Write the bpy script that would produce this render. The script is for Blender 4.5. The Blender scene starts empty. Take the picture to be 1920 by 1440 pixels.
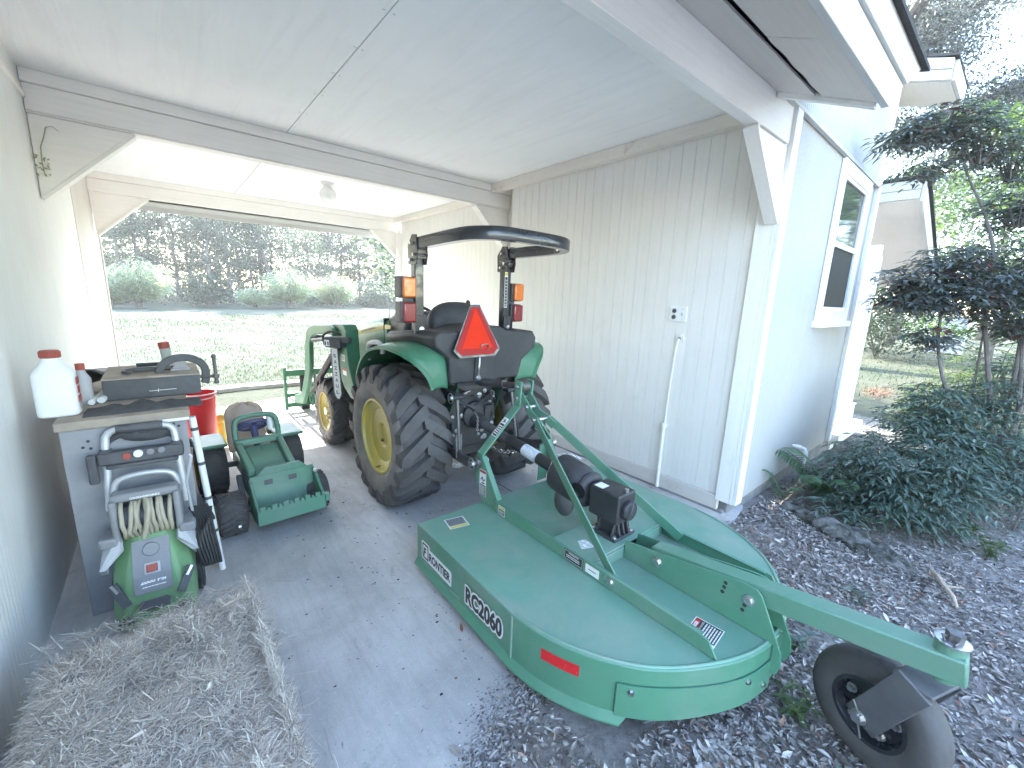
import bpy, bmesh, math, random
from mathutils import Vector as V, Matrix, Quaternion, noise as mnoise
SC = bpy.context.scene
COL = SC.collection
PI = math.pi
R = math.radians
random.seed(7)

# ---------------------------------------------------------------- helpers
class MB:
    """collects shapes, then links them as ONE mesh object"""
    def __init__(s):
        s.v = []; s.f = []; s.mi = []
    def add(s, vs, fs, mi=0):
        o = len(s.v)
        s.v += [tuple(p) for p in vs]
        s.f += [tuple(i + o for i in f) for f in fs]
        s.mi += [mi] * len(fs)
        return s
    def bx(s, x0, x1, y0, y1, z0, z1, mi=0):
        return s.add([(x0,y0,z0),(x1,y0,z0),(x1,y1,z0),(x0,y1,z0),(x0,y0,z1),(x1,y0,z1),(x1,y1,z1),(x0,y1,z1)],
                     [(0,3,2,1),(4,5,6,7),(0,1,5,4),(1,2,6,5),(2,3,7,6),(3,0,4,7)], mi)
    def box(s, c, d, M=None, mi=0):
        c = V(c); h = V(d) / 2
        vs = []
        for z in (-1, 1):
            for x, y in ((-1,-1),(1,-1),(1,1),(-1,1)):
                p = V((x*h.x, y*h.y, z*h.z))
                vs.append(c + (M @ p if M else p))
        return s.add(vs, [(0,3,2,1),(4,5,6,7),(0,1,5,4),(1,2,6,5),(2,3,7,6),(3,0,4,7)], mi)
    def bar(s, a, b, w, t, up=(0,0,1), mi=0):
        """rectangular bar a->b, w across, t along up"""
        a = V(a); b = V(b); d = (b - a); L = d.length; d.normalize()
        x = d.cross(V(up))
        if x.length < 1e-5: x = d.cross(V((1,0,0)))
        x.normalize(); u = x.cross(d)
        M = Matrix((x, d, u)).transposed()
        return s.box((a + b) / 2, (w, L, t), M, mi)
    def path(s, pts, prof, up=(0,0,1), mi=0, closed=False, caps=True):
        """sweep a closed 2D profile [(side, up)] along pts"""
        pts = [V(p) for p in pts]; n = len(pts); m = len(prof); vs = []; pu = V(up)
        for i, p in enumerate(pts):
            a = pts[i-1] if (i or closed) else pts[i]
            b = pts[(i+1) % n] if (i < n-1 or closed) else pts[i]
            d = (b - a).normalized()
            x = d.cross(pu)
            if x.length < 1e-4: x = d.cross(V((0.31,0.77,0.2)))
            x.normalize(); u = x.cross(d)
            for q in prof: vs.append(p + x*q[0] + u*q[1])
        fs = []
        for i in range(n if closed else n-1):
            j = (i+1) % n
            for k in range(m):
                l = (k+1) % m
                fs.append((i*m+k, j*m+k, j*m+l, i*m+l))
        if caps and not closed:
            fs.append(tuple(range(m))[::-1] if False else tuple(range(m)))
            fs.append(tuple((n-1)*m + k for k in range(m))[::-1])
        return s.add(vs, fs, mi)
    def tube(s, pts, r, n=8, mi=0, closed=False):
        """round tube with parallel-transported frame; r number or list"""
        pts = [V(p) for p in pts]; N = len(pts); vs = []; fs = []
        rs = r if isinstance(r, (list, tuple)) else [r] * N
        x = None
        for i, p in enumerate(pts):
            a = pts[i-1] if (i or closed) else pts[i]
            b = pts[(i+1) % N] if (i < N-1 or closed) else pts[i]
            d = (b - a)
            if d.length < 1e-9: d = V((0,0,1))
            d.normalize()
            if x is None:
                x = d.cross(V((0,0,1)))
                if x.length < 1e-3: x = d.cross(V((1,0,0)))
            else:
                x = x - d * x.dot(d)
            x.normalize(); y = d.cross(x)
            for k in range(n):
                t = 2*PI*k/n
                vs.append(p + (x*math.cos(t) + y*math.sin(t)) * rs[i])
        for i in range(N if closed else N-1):
            j = (i+1) % N
            for k in range(n):
                l = (k+1) % n
                fs.append((i*n+k, i*n+l, j*n+l, j*n+k))
        if not closed:
            fs.append(tuple(range(n))[::-1]); fs.append(tuple((N-1)*n+k for k in range(n)))
        return s.add(vs, fs, mi)
    def cyl(s, a, b, r, r2=None, n=16, mi=0):
        return s.tube([a, b], [r, r if r2 is None else r2], n, mi)
    def lathe(s, prof, o, ax, n=24, mi=0, close=False, cap=True):
        """prof [(radius, height)] about axis ax through o; a list of mi per ring segment is allowed"""
        o = V(o); ax = V(ax).normalized()
        x = ax.cross(V((0,0,1)))
        if x.length < 1e-3: x = V((1,0,0))
        x.normalize(); y = ax.cross(x); vs = []; m = len(prof)
        for k in range(n):
            t = 2*PI*k/n; e = x*math.cos(t) + y*math.sin(t)
            for r, h in prof: vs.append(o + e*r + ax*h)
        base = len(s.v); s.v += [tuple(p) for p in vs]
        for k in range(n):
            l = (k+1) % n
            for i in range(m if close else m-1):
                j = (i+1) % m
                s.f.append((base+k*m+i, base+l*m+i, base+l*m+j, base+k*m+j))
                s.mi.append(mi[i] if isinstance(mi, (list, tuple)) else mi)
        if not close and cap:
            for e, i in ((0, 0), (1, m-1)):
                if prof[i][0] > 1e-4:
                    f = tuple(base+k*m+i for k in range(n))
                    s.f.append(f if e else f[::-1]); s.mi.append(mi[min(i, m-2)] if isinstance(mi, (list, tuple)) else mi)
        return s
    def prism(s, poly, o, u, v, w, mi=0):
        """polygon in plane (u, v) at o, extruded along vector w"""
        o = V(o); u = V(u); v = V(v); w = V(w); n = len(poly)
        A = [o + u*a + v*b for a, b in poly]
        vs = A + [p + w for p in A]
        fs = [tuple(range(n))[::-1], tuple(range(n, 2*n))]
        fs += [(i, (i+1) % n, n + (i+1) % n, n + i) for i in range(n)]
        if u.cross(v).dot(w) < 0: fs = [f[::-1] for f in fs]
        return s.add(vs, fs, mi)
    def yz(s, poly, x0, x1, mi=0):
        return s.prism(poly, (x0,0,0), (0,1,0), (0,0,1), (x1-x0,0,0), mi)
    def xy(s, poly, z0, z1, mi=0):
        return s.prism(poly, (0,0,z0), (1,0,0), (0,1,0), (0,0,z1-z0), mi)
    def xz(s, poly, y0, y1, mi=0):
        return s.prism(poly, (0,y0,0), (1,0,0), (0,0,1), (0,y1-y0,0), mi)
    def ell(s, c, r, n=14, m=9, mi=0, M=None):
        c = V(c); r = V(r) if isinstance(r, (tuple, list, V)) else V((r,r,r)); vs = []; fs = []
        for i in range(m+1):
            ph = PI*i/m
            for k in range(n):
                t = 2*PI*k/n
                p = V((math.sin(ph)*math.cos(t)*r.x, math.sin(ph)*math.sin(t)*r.y, math.cos(ph)*r.z))
                vs.append(c + (M @ p if M else p))
        for i in range(m):
            for k in range(n):
                l = (k+1) % n
                fs.append((i*n+k, (i+1)*n+k, (i+1)*n+l, i*n+l))
        return s.add(vs, fs, mi)
    def bolt(s, p, ax, r=.011, h=.009, mi=0):
        p = V(p); ax = V(ax).normalized()
        s.cyl(p, p + ax*h*.35, r*1.5, n=12, mi=mi)
        return s.cyl(p + ax*h*.35, p + ax*h*1.3, r, n=6, mi=mi)
    def build(s, name, mats, parent=None, bevel=0, smooth=32, seg=2, kind=None, fixn=False):
        me = bpy.data.meshes.new(name)
        me.from_pydata(s.v, [], s.f)
        if not isinstance(mats, (list, tuple)): mats = [mats]
        for m in mats: me.materials.append(m)
        if len(mats) > 1: me.polygons.foreach_set('material_index', s.mi)
        if fixn:
            bm = bmesh.new(); bm.from_mesh(me)
            bmesh.ops.remove_doubles(bm, verts=bm.verts, dist=1e-5)
            bmesh.ops.recalc_face_normals(bm, faces=bm.faces); bm.to_mesh(me); bm.free()
        if smooth:
            me.polygons.foreach_set('use_smooth', [True]*len(me.polygons))
            me.set_sharp_from_angle(angle=R(smooth))
        me.update()
        o = bpy.data.objects.new(name, me); COL.objects.link(o)
        if bevel:
            b = o.modifiers.new('bevel', 'BEVEL'); b.width = bevel; b.segments = seg
            b.limit_method = 'ANGLE'; b.angle_limit = R(35); b.harden_normals = False
        if parent is not None:
            o.parent = parent
            o.matrix_parent_inverse = ROOTINV.get(parent.name, Matrix())
        if kind: o['kind'] = kind
        return o
    def each(s, name, mats, parent=None, **kw):
        """one object per separate piece; loops that touch or nest count as one piece"""
        n = len(s.v); par = list(range(n))
        def find(i):
            while par[i] != i: par[i] = par[par[i]]; i = par[i]
            return i
        for f in s.f:
            for q in f[1:]: par[find(q)] = find(f[0])
        comp = {}
        for i in range(n): comp.setdefault(find(i), []).append(i)
        bb = []
        for c, ids in comp.items():
            lo = [min(s.v[i][k] for i in ids)-.002 for k in range(3)]; hi = [max(s.v[i][k] for i in ids)+.002 for k in range(3)]
            bb.append([lo, hi, {c}])
        done = False
        while not done:
            done = True
            for i in range(len(bb)):
                for j in range(len(bb)-1, i, -1):
                    if all(bb[i][0][k] <= bb[j][1][k] and bb[j][0][k] <= bb[i][1][k] for k in range(3)):
                        bb[i] = [[min(a, b) for a, b in zip(bb[i][0], bb[j][0])], [max(a, b) for a, b in zip(bb[i][1], bb[j][1])], bb[i][2] | bb[j][2]]
                        bb.pop(j); done = False
        root = [find(i) for i in range(n)]; out = []
        for lo, hi, cs in bb:
            p = MB(); ren = {}
            for i in range(n):
                if root[i] in cs: ren[i] = len(p.v); p.v.append(s.v[i])
            for f, m_ in zip(s.f, s.mi):
                if f[0] in ren: p.f.append(tuple(ren[q] for q in f)); p.mi.append(m_)
            if p.f: out.append(p.build(name, mats, parent, **kw))
        return out
ROOTINV = {}
def tag(o, label=None, cat=None, group=None, kind=None):
    if label: o['label'] = label
    if cat: o['category'] = cat
    if group: o['group'] = group
    if kind: o['kind'] = kind
    return o
def thing(name, label, cat, loc=(0,0,0), group=None):
    o = bpy.data.objects.new(name, None); COL.objects.link(o)
    o.location = loc; o.empty_display_size = .1
    ROOTINV[o.name] = Matrix.Translation(-V(loc))
    return tag(o, label, cat, group)
def text_mesh(txt, size, off=0, res=3, shear=0, sx=1, sp=1):
    cu = bpy.data.curves.new('lettering', 'FONT')
    cu.body = txt; cu.size = size; cu.offset = off; cu.resolution_u = res; cu.shear = shear; cu.space_character = sp
    o = bpy.data.objects.new('lettering', cu); COL.objects.link(o)
    dg = bpy.context.evaluated_depsgraph_get()
    me = o.evaluated_get(dg).to_mesh()
    vs = [(v.co.x*sx, v.co.y) for v in me.vertices]; fs = [tuple(p.vertices) for p in me.polygons]
    o.evaluated_get(dg).to_mesh_clear()
    bpy.data.objects.remove(o); bpy.data.curves.remove(cu)
    return vs, fs
def put_text(mb, txt, size, o, u, v, off=0, mi=0, width=None, shear=0, center=False, lift=0, height=None):
    """lay lettering in plane (u, v) at o; width squeezes the line to that length"""
    vs, fs = text_mesh(txt, size, off, shear=shear)
    if not vs: return
    x0 = min(a for a, b in vs); x1 = max(a for a, b in vs)
    y0 = min(b for a, b in vs); y1 = max(b for a, b in vs)
    kx = width/(x1-x0) if width else 1
    ky = height/(y1-y0) if height else 1
    o = V(o); u = V(u).normalized(); v = V(v).normalized(); n = u.cross(v)
    cx = (x0+x1)/2 if center else x0
    mb.add([o + u*((a-cx)*kx) + v*((b-(y0 if height else 0))*ky) + n*lift for a, b in vs], fs, mi)

# ---------------------------------------------------------------- materials
def nodes(name):
    m = bpy.data.materials.new(name); m.use_nodes = True
    nt = m.node_tree; b = nt.nodes['Principled BSDF']
    return m, nt, b
def N(nt, t, **kw):
    n = nt.nodes.new(t)
    for k, v in kw.items():
        if k.startswith('i_'): n.inputs[k[2:].replace('_', ' ')].default_value = v
        else: setattr(n, k, v)
    return n
def ramp(nt, fac, stops):
    r = nt.nodes.new('ShaderNodeValToRGB'); e = r.color_ramp.elements
    while len(e) < len(stops): e.new(.5)
    for i, (p, c) in enumerate(stops):
        e[i].position = p; e[i].color = (c[0], c[1], c[2], 1) if not isinstance(c, (int, float)) else (c, c, c, 1)
    nt.links.new(fac, r.inputs[0]); return r.outputs[0]
def coord(nt, scale=(1,1,1), rot=(0,0,0), kind='Object'):
    t = nt.nodes.new('ShaderNodeTexCoord'); mp = nt.nodes.new('ShaderNodeMapping')
    mp.inputs['Scale'].default_value = scale; mp.inputs['Rotation'].default_value = rot
    nt.links.new(t.outputs[kind], mp.inputs[0]); return mp.outputs[0]
def noise(nt, vec, scale, detail=4, rough=.6, dist=0):
    n = N(nt, 'ShaderNodeTexNoise'); n.inputs['Scale'].default_value = scale
    n.inputs['Detail'].default_value = detail; n.inputs['Roughness'].default_value = rough; n.inputs['Distortion'].default_value = dist
    nt.links.new(vec, n.inputs['Vector']); return n.outputs['Fac']
def mix(nt, fac, a, b, blend='MIX'):
    n = nt.nodes.new('ShaderNodeMix'); n.data_type = 'RGBA'; n.blend_type = blend
    for sock, x in ((n.inputs[0], fac), (n.inputs[6], a), (n.inputs[7], b)):
        if hasattr(x, 'is_output') or isinstance(x, bpy.types.NodeSocket): nt.links.new(x, sock)
        elif isinstance(x, (int, float)): sock.default_value = x
        else: sock.default_value = (x[0], x[1], x[2], 1)
    return n.outputs[2]
def bump(nt, b, h, strength=.3, dist=.01, prev=None):
    n = nt.nodes.new('ShaderNodeBump'); n.inputs['Strength'].default_value = strength; n.inputs['Distance'].default_value = dist
    nt.links.new(h, n.inputs['Height'])
    if prev is not None: nt.links.new(prev, n.inputs['Normal'])
    nt.links.new(n.outputs[0], b.inputs['Normal']); return n.outputs[0]
def mat(name, col, rough=.5, metal=0, var=.15, scale=6, dirt=None, dirt_amt=.4, dirt_scale=3, bs=0, bscale=60, spec=.5, rvar=.1, coat=0):
    """painted / plastic surface: base colour with mottling, optional dust or grime patches, fine bump"""
    m, nt, b = nodes(name); L = nt.links
    vec = coord(nt)
    n1 = noise(nt, vec, scale, 5, .65)
    c = ramp(nt, n1, [(.25, [x*(1-var) for x in col]), (.75, [min(1, x*(1+var)) for x in col])])
    if dirt:
        n2 = noise(nt, vec, dirt_scale, 6, .7, .4)
        f = ramp(nt, n2, [(.42, 0), (.72, dirt_amt)])
        c = mix(nt, f, c, dirt)
    L.new(c, b.inputs['Base Color'])
    n3 = noise(nt, vec, scale*2.3, 4, .6)
    rr = nt.nodes.new('ShaderNodeMapRange'); rr.inputs[3].default_value = max(.02, rough-rvar); rr.inputs[4].default_value = min(1, rough+rvar)
    L.new(n3, rr.inputs[0]); L.new(rr.outputs[0], b.inputs['Roughness'])
    b.inputs['Metallic'].default_value = metal; b.inputs['Specular IOR Level'].default_value = spec
    b.inputs['Coat Weight'].default_value = coat
    if bs: bump(nt, b, noise(nt, vec, bscale, 3, .6), bs, .004)
    return m
def island_mat(name, stops, rough=.7, trans=0, spec=.3, tcol=None, big=None):
    """colour picked at random for each loose piece (leaf, blade, straw, pebble); trans = light let through"""
    m, nt, b = nodes(name); L = nt.links
    g = nt.nodes.new('ShaderNodeNewGeometry')
    c = ramp(nt, g.outputs['Random Per Island'], stops)
    if big:
        n2 = noise(nt, coord(nt), big[0], 4, .6)
        c = mix(nt, ramp(nt, n2, [(.4, 0), (.65, big[2])]), c, big[1])
    L.new(c, b.inputs['Base Color']); b.inputs['Roughness'].default_value = rough
    b.inputs['Specular IOR Level'].default_value = spec
    if trans:
        t = nt.nodes.new('ShaderNodeBsdfTranslucent'); ms = nt.nodes.new('ShaderNodeMixShader'); ms.inputs[0].default_value = trans
        h = nt.nodes.new('ShaderNodeMix'); h.data_type = 'RGBA'; h.blend_type = 'MULTIPLY'; h.inputs[0].default_value = 1
        L.new(c, h.inputs[6]); h.inputs[7].default_value = (*(tcol or (1.3,1.5,.7)), 1)
        L.new(h.outputs[2], t.inputs[0])
        L.new(b.outputs[0], ms.inputs[1]); L.new(t.outputs[0], ms.inputs[2])
        L.new(ms.outputs[0], nt.nodes['Material Output'].inputs[0])
    return m

def wood_paint(name, col, grain_axis='z', reed=0, stain=(.35,.30,.24), stain_amt=.35, bs=.25):
    """painted wood: brushed grain along one axis, mildew and rub marks"""
    m, nt, b = nodes(name); L = nt.links
    sc = {'z': (1,1,.04), 'y': (1,.04,1), 'x': (.04,1,1)}[grain_axis]
    v1 = coord(nt, sc); v0 = coord(nt)
    g = noise(nt, v1, 55, 5, .7)
    big = noise(nt, v0, 1.1, 4, .6)
    c = ramp(nt, big, [(.3, [x*.93 for x in col]), (.7, [min(1, x*1.04) for x in col])])
    c = mix(nt, ramp(nt, g, [(.3, .16), (.55, 0)]), c, [x*.62 for x in col])
    st = noise(nt, v0, 3.2, 7, .75, .6)
    c = mix(nt, ramp(nt, st, [(.60, 0), (.80, stain_amt)]), c, stain)
    sp = noise(nt, v0, 42, 2, .5)
    c = mix(nt, ramp(nt, sp, [(.76, 0), (.80, .5)]), c, (.2,.17,.13))
    L.new(c, b.inputs['Base Color']); b.inputs['Roughness'].default_value = .62; b.inputs['Specular IOR Level'].default_value = .25
    nrm = bump(nt, b, g, bs, .003)
    if reed:
        w = N(nt, 'ShaderNodeTexWave', bands_direction='X' if reed > 0 else 'Y', wave_profile='SIN')
        w.inputs['Scale'].default_value = abs(reed); w.inputs['Distortion'].default_value = .6; w.inputs['Detail'].default_value = 2; w.inputs['Detail Scale'].default_value = .8
        L.new(coord(nt, (1,1,.12)), w.inputs['Vector'])
        bump(nt, b, w.outputs['Fac'], .55 if reed > 0 else .2, .008 if reed > 0 else .005, nrm)
    return m

M = {}
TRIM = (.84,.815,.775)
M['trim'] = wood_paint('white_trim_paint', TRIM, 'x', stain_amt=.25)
M['trimv'] = wood_paint('white_post_paint', (.85,.83,.80), 'z', stain_amt=.22)
M['siding'] = wood_paint('beige_siding_paint', (.755,.73,.69), 'z', stain_amt=.2)
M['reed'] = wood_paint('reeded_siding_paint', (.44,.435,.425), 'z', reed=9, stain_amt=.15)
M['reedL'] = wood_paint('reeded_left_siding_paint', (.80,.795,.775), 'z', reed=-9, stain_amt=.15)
M['soffit'] = wood_paint('beige_soffit_board', (.66,.61,.57), 'x', stain_amt=.3)
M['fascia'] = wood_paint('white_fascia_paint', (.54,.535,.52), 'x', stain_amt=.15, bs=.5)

def ceiling_mat():
    m, nt, b = nodes('painted_plywood_ceiling'); L = nt.links
    v1 = coord(nt, (.06,1,1)); v0 = coord(nt)
    g = noise(nt, coord(nt, (1,.09,1), (0,0,.12)), 9, 6, .7, .9)
    c = ramp(nt, noise(nt, v0, .9, 5, .65), [(.3, (.81,.82,.83)), (.7, (.88,.885,.89))])
    c = mix(nt, ramp(nt, g, [(.25, .3), (.52, 0)]), c, (.62,.63,.64))
    c = mix(nt, ramp(nt, noise(nt, v0, 2.3, 7, .75, .8), [(.62, 0), (.85, .35)]), c, (.45,.45,.44))
    c = mix(nt, ramp(nt, noise(nt, v0, 30, 2, .5), [(.78, 0), (.82, .6)]), c, (.25,.22,.2))
    L.new(c, b.inputs['Base Color']); b.inputs['Roughness'].default_value = .6; b.inputs['Specular IOR Level'].default_value = .25
    bump(nt, b, g, .45, .006); return m
M['ceiling'] = ceiling_mat()

def concrete_mat():
    m, nt, b = nodes('worn_concrete'); L = nt.links
    v0 = coord(nt)
    c = ramp(nt, noise(nt, v0, 1.4, 6, .65, .3), [(.30, (.34,.328,.32)), (.5, (.48,.467,.455)), (.70, (.60,.588,.575))])
    c = mix(nt, ramp(nt, noise(nt, coord(nt, (1,.12,1), (0,0,.5)), 26, 5, .7), [(.3, .32), (.55, 0)]), c, (.27,.26,.255))
    c = mix(nt, ramp(nt, noise(nt, v0, 3.1, 7, .75, 1.2), [(.58, 0), (.72, .62)]), c, (.22,.20,.19))
    c = mix(nt, ramp(nt, noise(nt, v0, 60, 3, .6), [(.64, 0), (.72, .5)]), c, (.18,.17,.17))
    c = mix(nt, ramp(nt, noise(nt, v0, 120, 2, .5), [(.2, .35), (.42, 0)]), c, (.72,.72,.74))
    L.new(c, b.inputs['Base Color']); b.inputs['Roughness'].default_value = .8; b.inputs['Specular IOR Level'].default_value = .3
    bump(nt, b, noise(nt, v0, 70, 5, .7), .35, .004); return m
M['concrete'] = concrete_mat()
M['block'] = mat('grey_foundation_block', (.30,.29,.29), .9, var=.3, scale=9, dirt=(.10,.09,.08), dirt_amt=.7, bs=.5, bscale=90)
M['shingle'] = mat('dark_asphalt_shingle', (.045,.042,.042), .95, var=.5, scale=40, bs=.8, bscale=120)

def ground_mat():
    m, nt, b = nodes('yard_ground'); L = nt.links
    v0 = coord(nt)
    dirt = ramp(nt, noise(nt, v0, 16, 8, .8, .5), [(.25, (.095,.08,.072)), (.48, (.27,.243,.225)), (.72, (.46,.43,.405))])
    sand = ramp(nt, noise(nt, v0, 45, 4, .7), [(.3, (.28,.26,.25)), (.7, (.52,.495,.48))])
    dirt = mix(nt, ramp(nt, noise(nt, v0, 1.8, 5, .6, .8), [(.52, 0), (.64, .8)]), dirt, sand)
    grass = ramp(nt, noise(nt, v0, 18, 8, .8, .4), [(.28, (.03,.042,.028)), (.5, (.065,.078,.05)), (.72, (.115,.115,.085))])
    grass = mix(nt, ramp(nt, noise(nt, v0, .5, 6, .7, .6), [(.45, 0), (.68, .65)]), grass, (.135,.12,.09))
    sx = nt.nodes.new('ShaderNodeSeparateXYZ'); L.new(v0, sx.inputs[0])
    # lawn beyond the slab (y > 6) and out in the side yard (x > 7.5)
    wob = noise(nt, v0, 1.3, 4, .6)
    def edge(out, at):
        a = nt.nodes.new('ShaderNodeMath'); a.operation = 'MULTIPLY_ADD'; L.new(wob, a.inputs[0]); a.inputs[1].default_value = 1.2; L.new(out, a.inputs[2])
        q = nt.nodes.new('ShaderNodeMapRange'); q.inputs[1].default_value = at; q.inputs[2].default_value = at + .5; L.new(a.outputs[0], q.inputs[0]); return q.outputs[0]
    e1 = edge(sx.outputs[1], 6.6); e2 = edge(sx.outputs[0], 8.2)
    mx = nt.nodes.new('ShaderNodeMath'); mx.operation = 'MAXIMUM'; L.new(e1, mx.inputs[0]); L.new(e2, mx.inputs[1])
    c = mix(nt, mx.outputs[0], dirt, grass)
    L.new(c, b.inputs['Base Color']); b.inputs['Roughness'].default_value = .95; b.inputs['Specular IOR Level'].default_value = .15
    bump(nt, b, noise(nt, v0, 30, 8, .8), .8, .03); return m
M['ground'] = ground_mat()

GREEN = (.09,.24,.155)
M['green'] = mat('dusty_green_paint', GREEN, .38, var=.08, scale=4, dirt=(.24,.28,.25), dirt_amt=.5, dirt_scale=2.6, bs=.04, bscale=200, rvar=.14)
M['greendeck'] = mat('dusty_green_deck', (.14,.29,.215), .42, var=.1, scale=3, dirt=(.28,.31,.26), dirt_amt=.7, dirt_scale=3.3, bs=.05, bscale=160, rvar=.12)
M['greent'] = mat('tractor_green_paint', (.045,.165,.09), .42, var=.1, scale=5, dirt=(.2,.24,.2), dirt_amt=.3, spec=.35)
M['greentoy'] = mat('faded_green_plastic', (.09,.215,.145), .5, var=.12, scale=5, dirt=(.25,.28,.27), dirt_amt=.4)
M['greenwash'] = mat('washer_green_plastic', (.16,.33,.14), .5, var=.1, scale=5, dirt=(.3,.32,.27), dirt_amt=.45)
M['yellow'] = mat('yellow_wheel_paint', (.50,.40,.075), .4, var=.1, scale=6, dirt=(.38,.34,.22), dirt_amt=.6, dirt_scale=4)
M['black'] = mat('matt_black_plastic', (.028,.027,.029), .55, var=.2, scale=9, dirt=(.10,.095,.095), dirt_amt=.45, bs=.15, bscale=260)
M['blackgloss'] = mat('black_gloss_paint', (.022,.023,.027), .24, var=.15, scale=5, dirt=(.08,.08,.085), dirt_amt=.3, coat=.4)
M['cast'] = mat('black_cast_iron', (.028,.028,.031), .5, var=.3, scale=25, dirt=(.09,.08,.075), dirt_amt=.4, bs=.3, bscale=110)
M['steel'] = mat('zinc_plated_steel', (.62,.62,.62), .32, 1, var=.1, scale=30, dirt=(.3,.28,.26), dirt_amt=.3)
M['dsteel'] = mat('dull_dark_steel', (.16,.155,.155), .5, .7, var=.25, scale=20, dirt=(.12,.10,.09), dirt_amt=.5)
M['silver'] = mat('silver_grey_tube', (.55,.56,.57), .4, .35, var=.08, scale=8, dirt=(.3,.3,.3), dirt_amt=.3)
M['grey'] = mat('grey_plastic', (.22,.22,.23), .55, var=.12, scale=8, dirt=(.32,.32,.32), dirt_amt=.4)
M['lgrey'] = mat('light_grey_plastic', (.42,.42,.43), .5, var=.12, scale=8)
M['dgrey'] = mat('dark_grey_plastic', (.075,.075,.08), .55, var=.2, scale=8, dirt=(.2,.2,.2), dirt_amt=.45)
M['white'] = mat('white_plastic', (.80,.80,.79), .42, var=.03, scale=6)
M['decalw'] = mat('white_decal', (.80,.80,.78), .4, var=.04, scale=12)
M['decalk'] = mat('black_decal', (.02,.02,.022), .4, var=.1, scale=12)
M['decalr'] = mat('red_decal', (.45,.04,.03), .4, var=.1, scale=12)
M['decaly'] = mat('yellow_decal', (.62,.52,.10), .4, var=.1, scale=12)
M['decalg'] = mat('grey_decal', (.34,.34,.35), .4, var=.1, scale=12)
M['refl'] = mat('red_reflector_tape', (.62,.025,.03), .25, var=.12, scale=40)
M['amber'] = mat('amber_lens', (.68,.17,.025), .2, var=.2, scale=60, coat=.5)
M['redlens'] = mat('dark_red_lens', (.22,.018,.022), .2, var=.2, scale=60, coat=.5)
M['smvo'] = mat('fluorescent_orange_panel', (.66,.032,.010), .6, var=.04, scale=10, spec=.12)
M['smvr'] = mat('red_retroreflective_border', (.34,.016,.014), .5, var=.45, scale=140, spec=.2)
M['redcap'] = mat('rusty_red_cap', (.36,.075,.05), .5, var=.12, scale=10)
M['red'] = mat('red_bucket_plastic', (.66,.035,.04), .38, var=.08, scale=6)
M['brown'] = mat('tan_plastic_seat', (.52,.39,.31), .5, var=.1, scale=6)
M['navy'] = mat('slate_blue_plastic', (.07,.075,.16), .45, var=.1, scale=6)
M['hose'] = mat('tan_rubber_hose', (.40,.36,.27), .5, var=.12, scale=20)
M['ply'] = mat('weathered_plywood', (.36,.30,.24), .8, var=.25, scale=8, dirt=(.2,.17,.14), dirt_amt=.5, bs=.3, bscale=60)
M['benchgrey'] = mat('grey_painted_panel', (.30,.30,.315), .7, var=.1, scale=5, dirt=(.19,.18,.18), dirt_amt=.5, bs=.1)
M['cloth'] = mat('dark_grey_cloth', (.075,.075,.08), .95, var=.3, scale=30, bs=.6, bscale=120)
M['pvc'] = mat('white_pipe', (.76,.75,.72), .45, var=.06, scale=10, dirt=(.4,.36,.3), dirt_amt=.3)
M['bark'] = mat('grey_brown_bark', (.12,.10,.088), .95, var=.45, scale=14, dirt=(.30,.28,.25), dirt_amt=.5, bs=1, bscale=40)
M['barkd'] = mat('dark_pine_bark', (.085,.07,.06), .95, var=.5, scale=9, bs=1, bscale=30)
M['rot'] = mat('rotting_log_bark', (.026,.026,.019), .95, var=.7, scale=20, dirt=(.34,.33,.31), dirt_amt=.75, dirt_scale=13, bs=1, bscale=40)
M['glass'] = mat('dark_window_glass', (.05,.055,.06), .05, var=.05, scale=2, spec=.9, rvar=.02)
M['screen'] = mat('dark_insect_screen', (.03,.031,.034), .6, var=.15, scale=200, spec=.08)
M['opal'] = mat('opal_glass_globe', (.80,.80,.78), .2, var=.02, scale=3)

def tyre_mat(name, dust):
    m, nt, b = nodes(name); L = nt.links
    v0 = coord(nt)
    c = ramp(nt, noise(nt, v0, 14, 5, .7), [(.3, (.026,.026,.028)), (.7, (.05,.049,.05))])
    c = mix(nt, ramp(nt, noise(nt, v0, 5, 6, .7, .5), [(.3, dust*.4), (.7, dust)]), c, (.26,.235,.22))
    L.new(c, b.inputs['Base Color']); b.inputs['Roughness'].default_value = .75; b.inputs['Specular IOR Level'].default_value = .3
    bump(nt, b, noise(nt, v0, 130, 4, .6), .2, .003); return m
M['tyre'] = tyre_mat('black_rubber_tread', .35)
M['sidewall'] = tyre_mat('dusty_rubber_sidewall', 1.0)
M['solid'] = tyre_mat('scuffed_solid_rubber', .30)
# ---------------------------------------------------------------- setting: ground, slab
g = MB()
# one sheet to the horizon, finer near the camera so it can undulate a little
gx = [-260,-120,-60,-30,-15,-8,-4] + [-2+.4*i for i in range(26)] + [9,11,14,18,24,40,70,130,260]
gy = [-120,-60,-30,-12,-6,-3] + [-1.6+.35*i for i in range(12)] + [3,5,6,7,8,10,13,17,22,28,36,50,80,140,300]
def gz(x, y):
    n = mnoise.noise(V((x*.55, y*.55, 3.1)))*.035 + mnoise.noise(V((x*1.7, y*1.7, 8)))*.012
    inside = (x > -1.2 and x < 3.3 and y > 1.3 and y < 6.9)
    if inside: return -.06
    d = max(0, min(1, (math.hypot(max(0, abs(x-1)-2.4), max(0, abs(y-3.6)-3.2)))*1.2))
    z = -.045 + n*d + .015
    if y < 1.2 and x < 3: z = -.012 + n*.5 if y < .55 else -.006 + n*.12
    if y > 9: z += mnoise.noise(V((x*.12, y*.12, 1)))*.12*min(1, (y-9)/6)
    return z
nx, ny = len(gx), len(gy)
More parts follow.
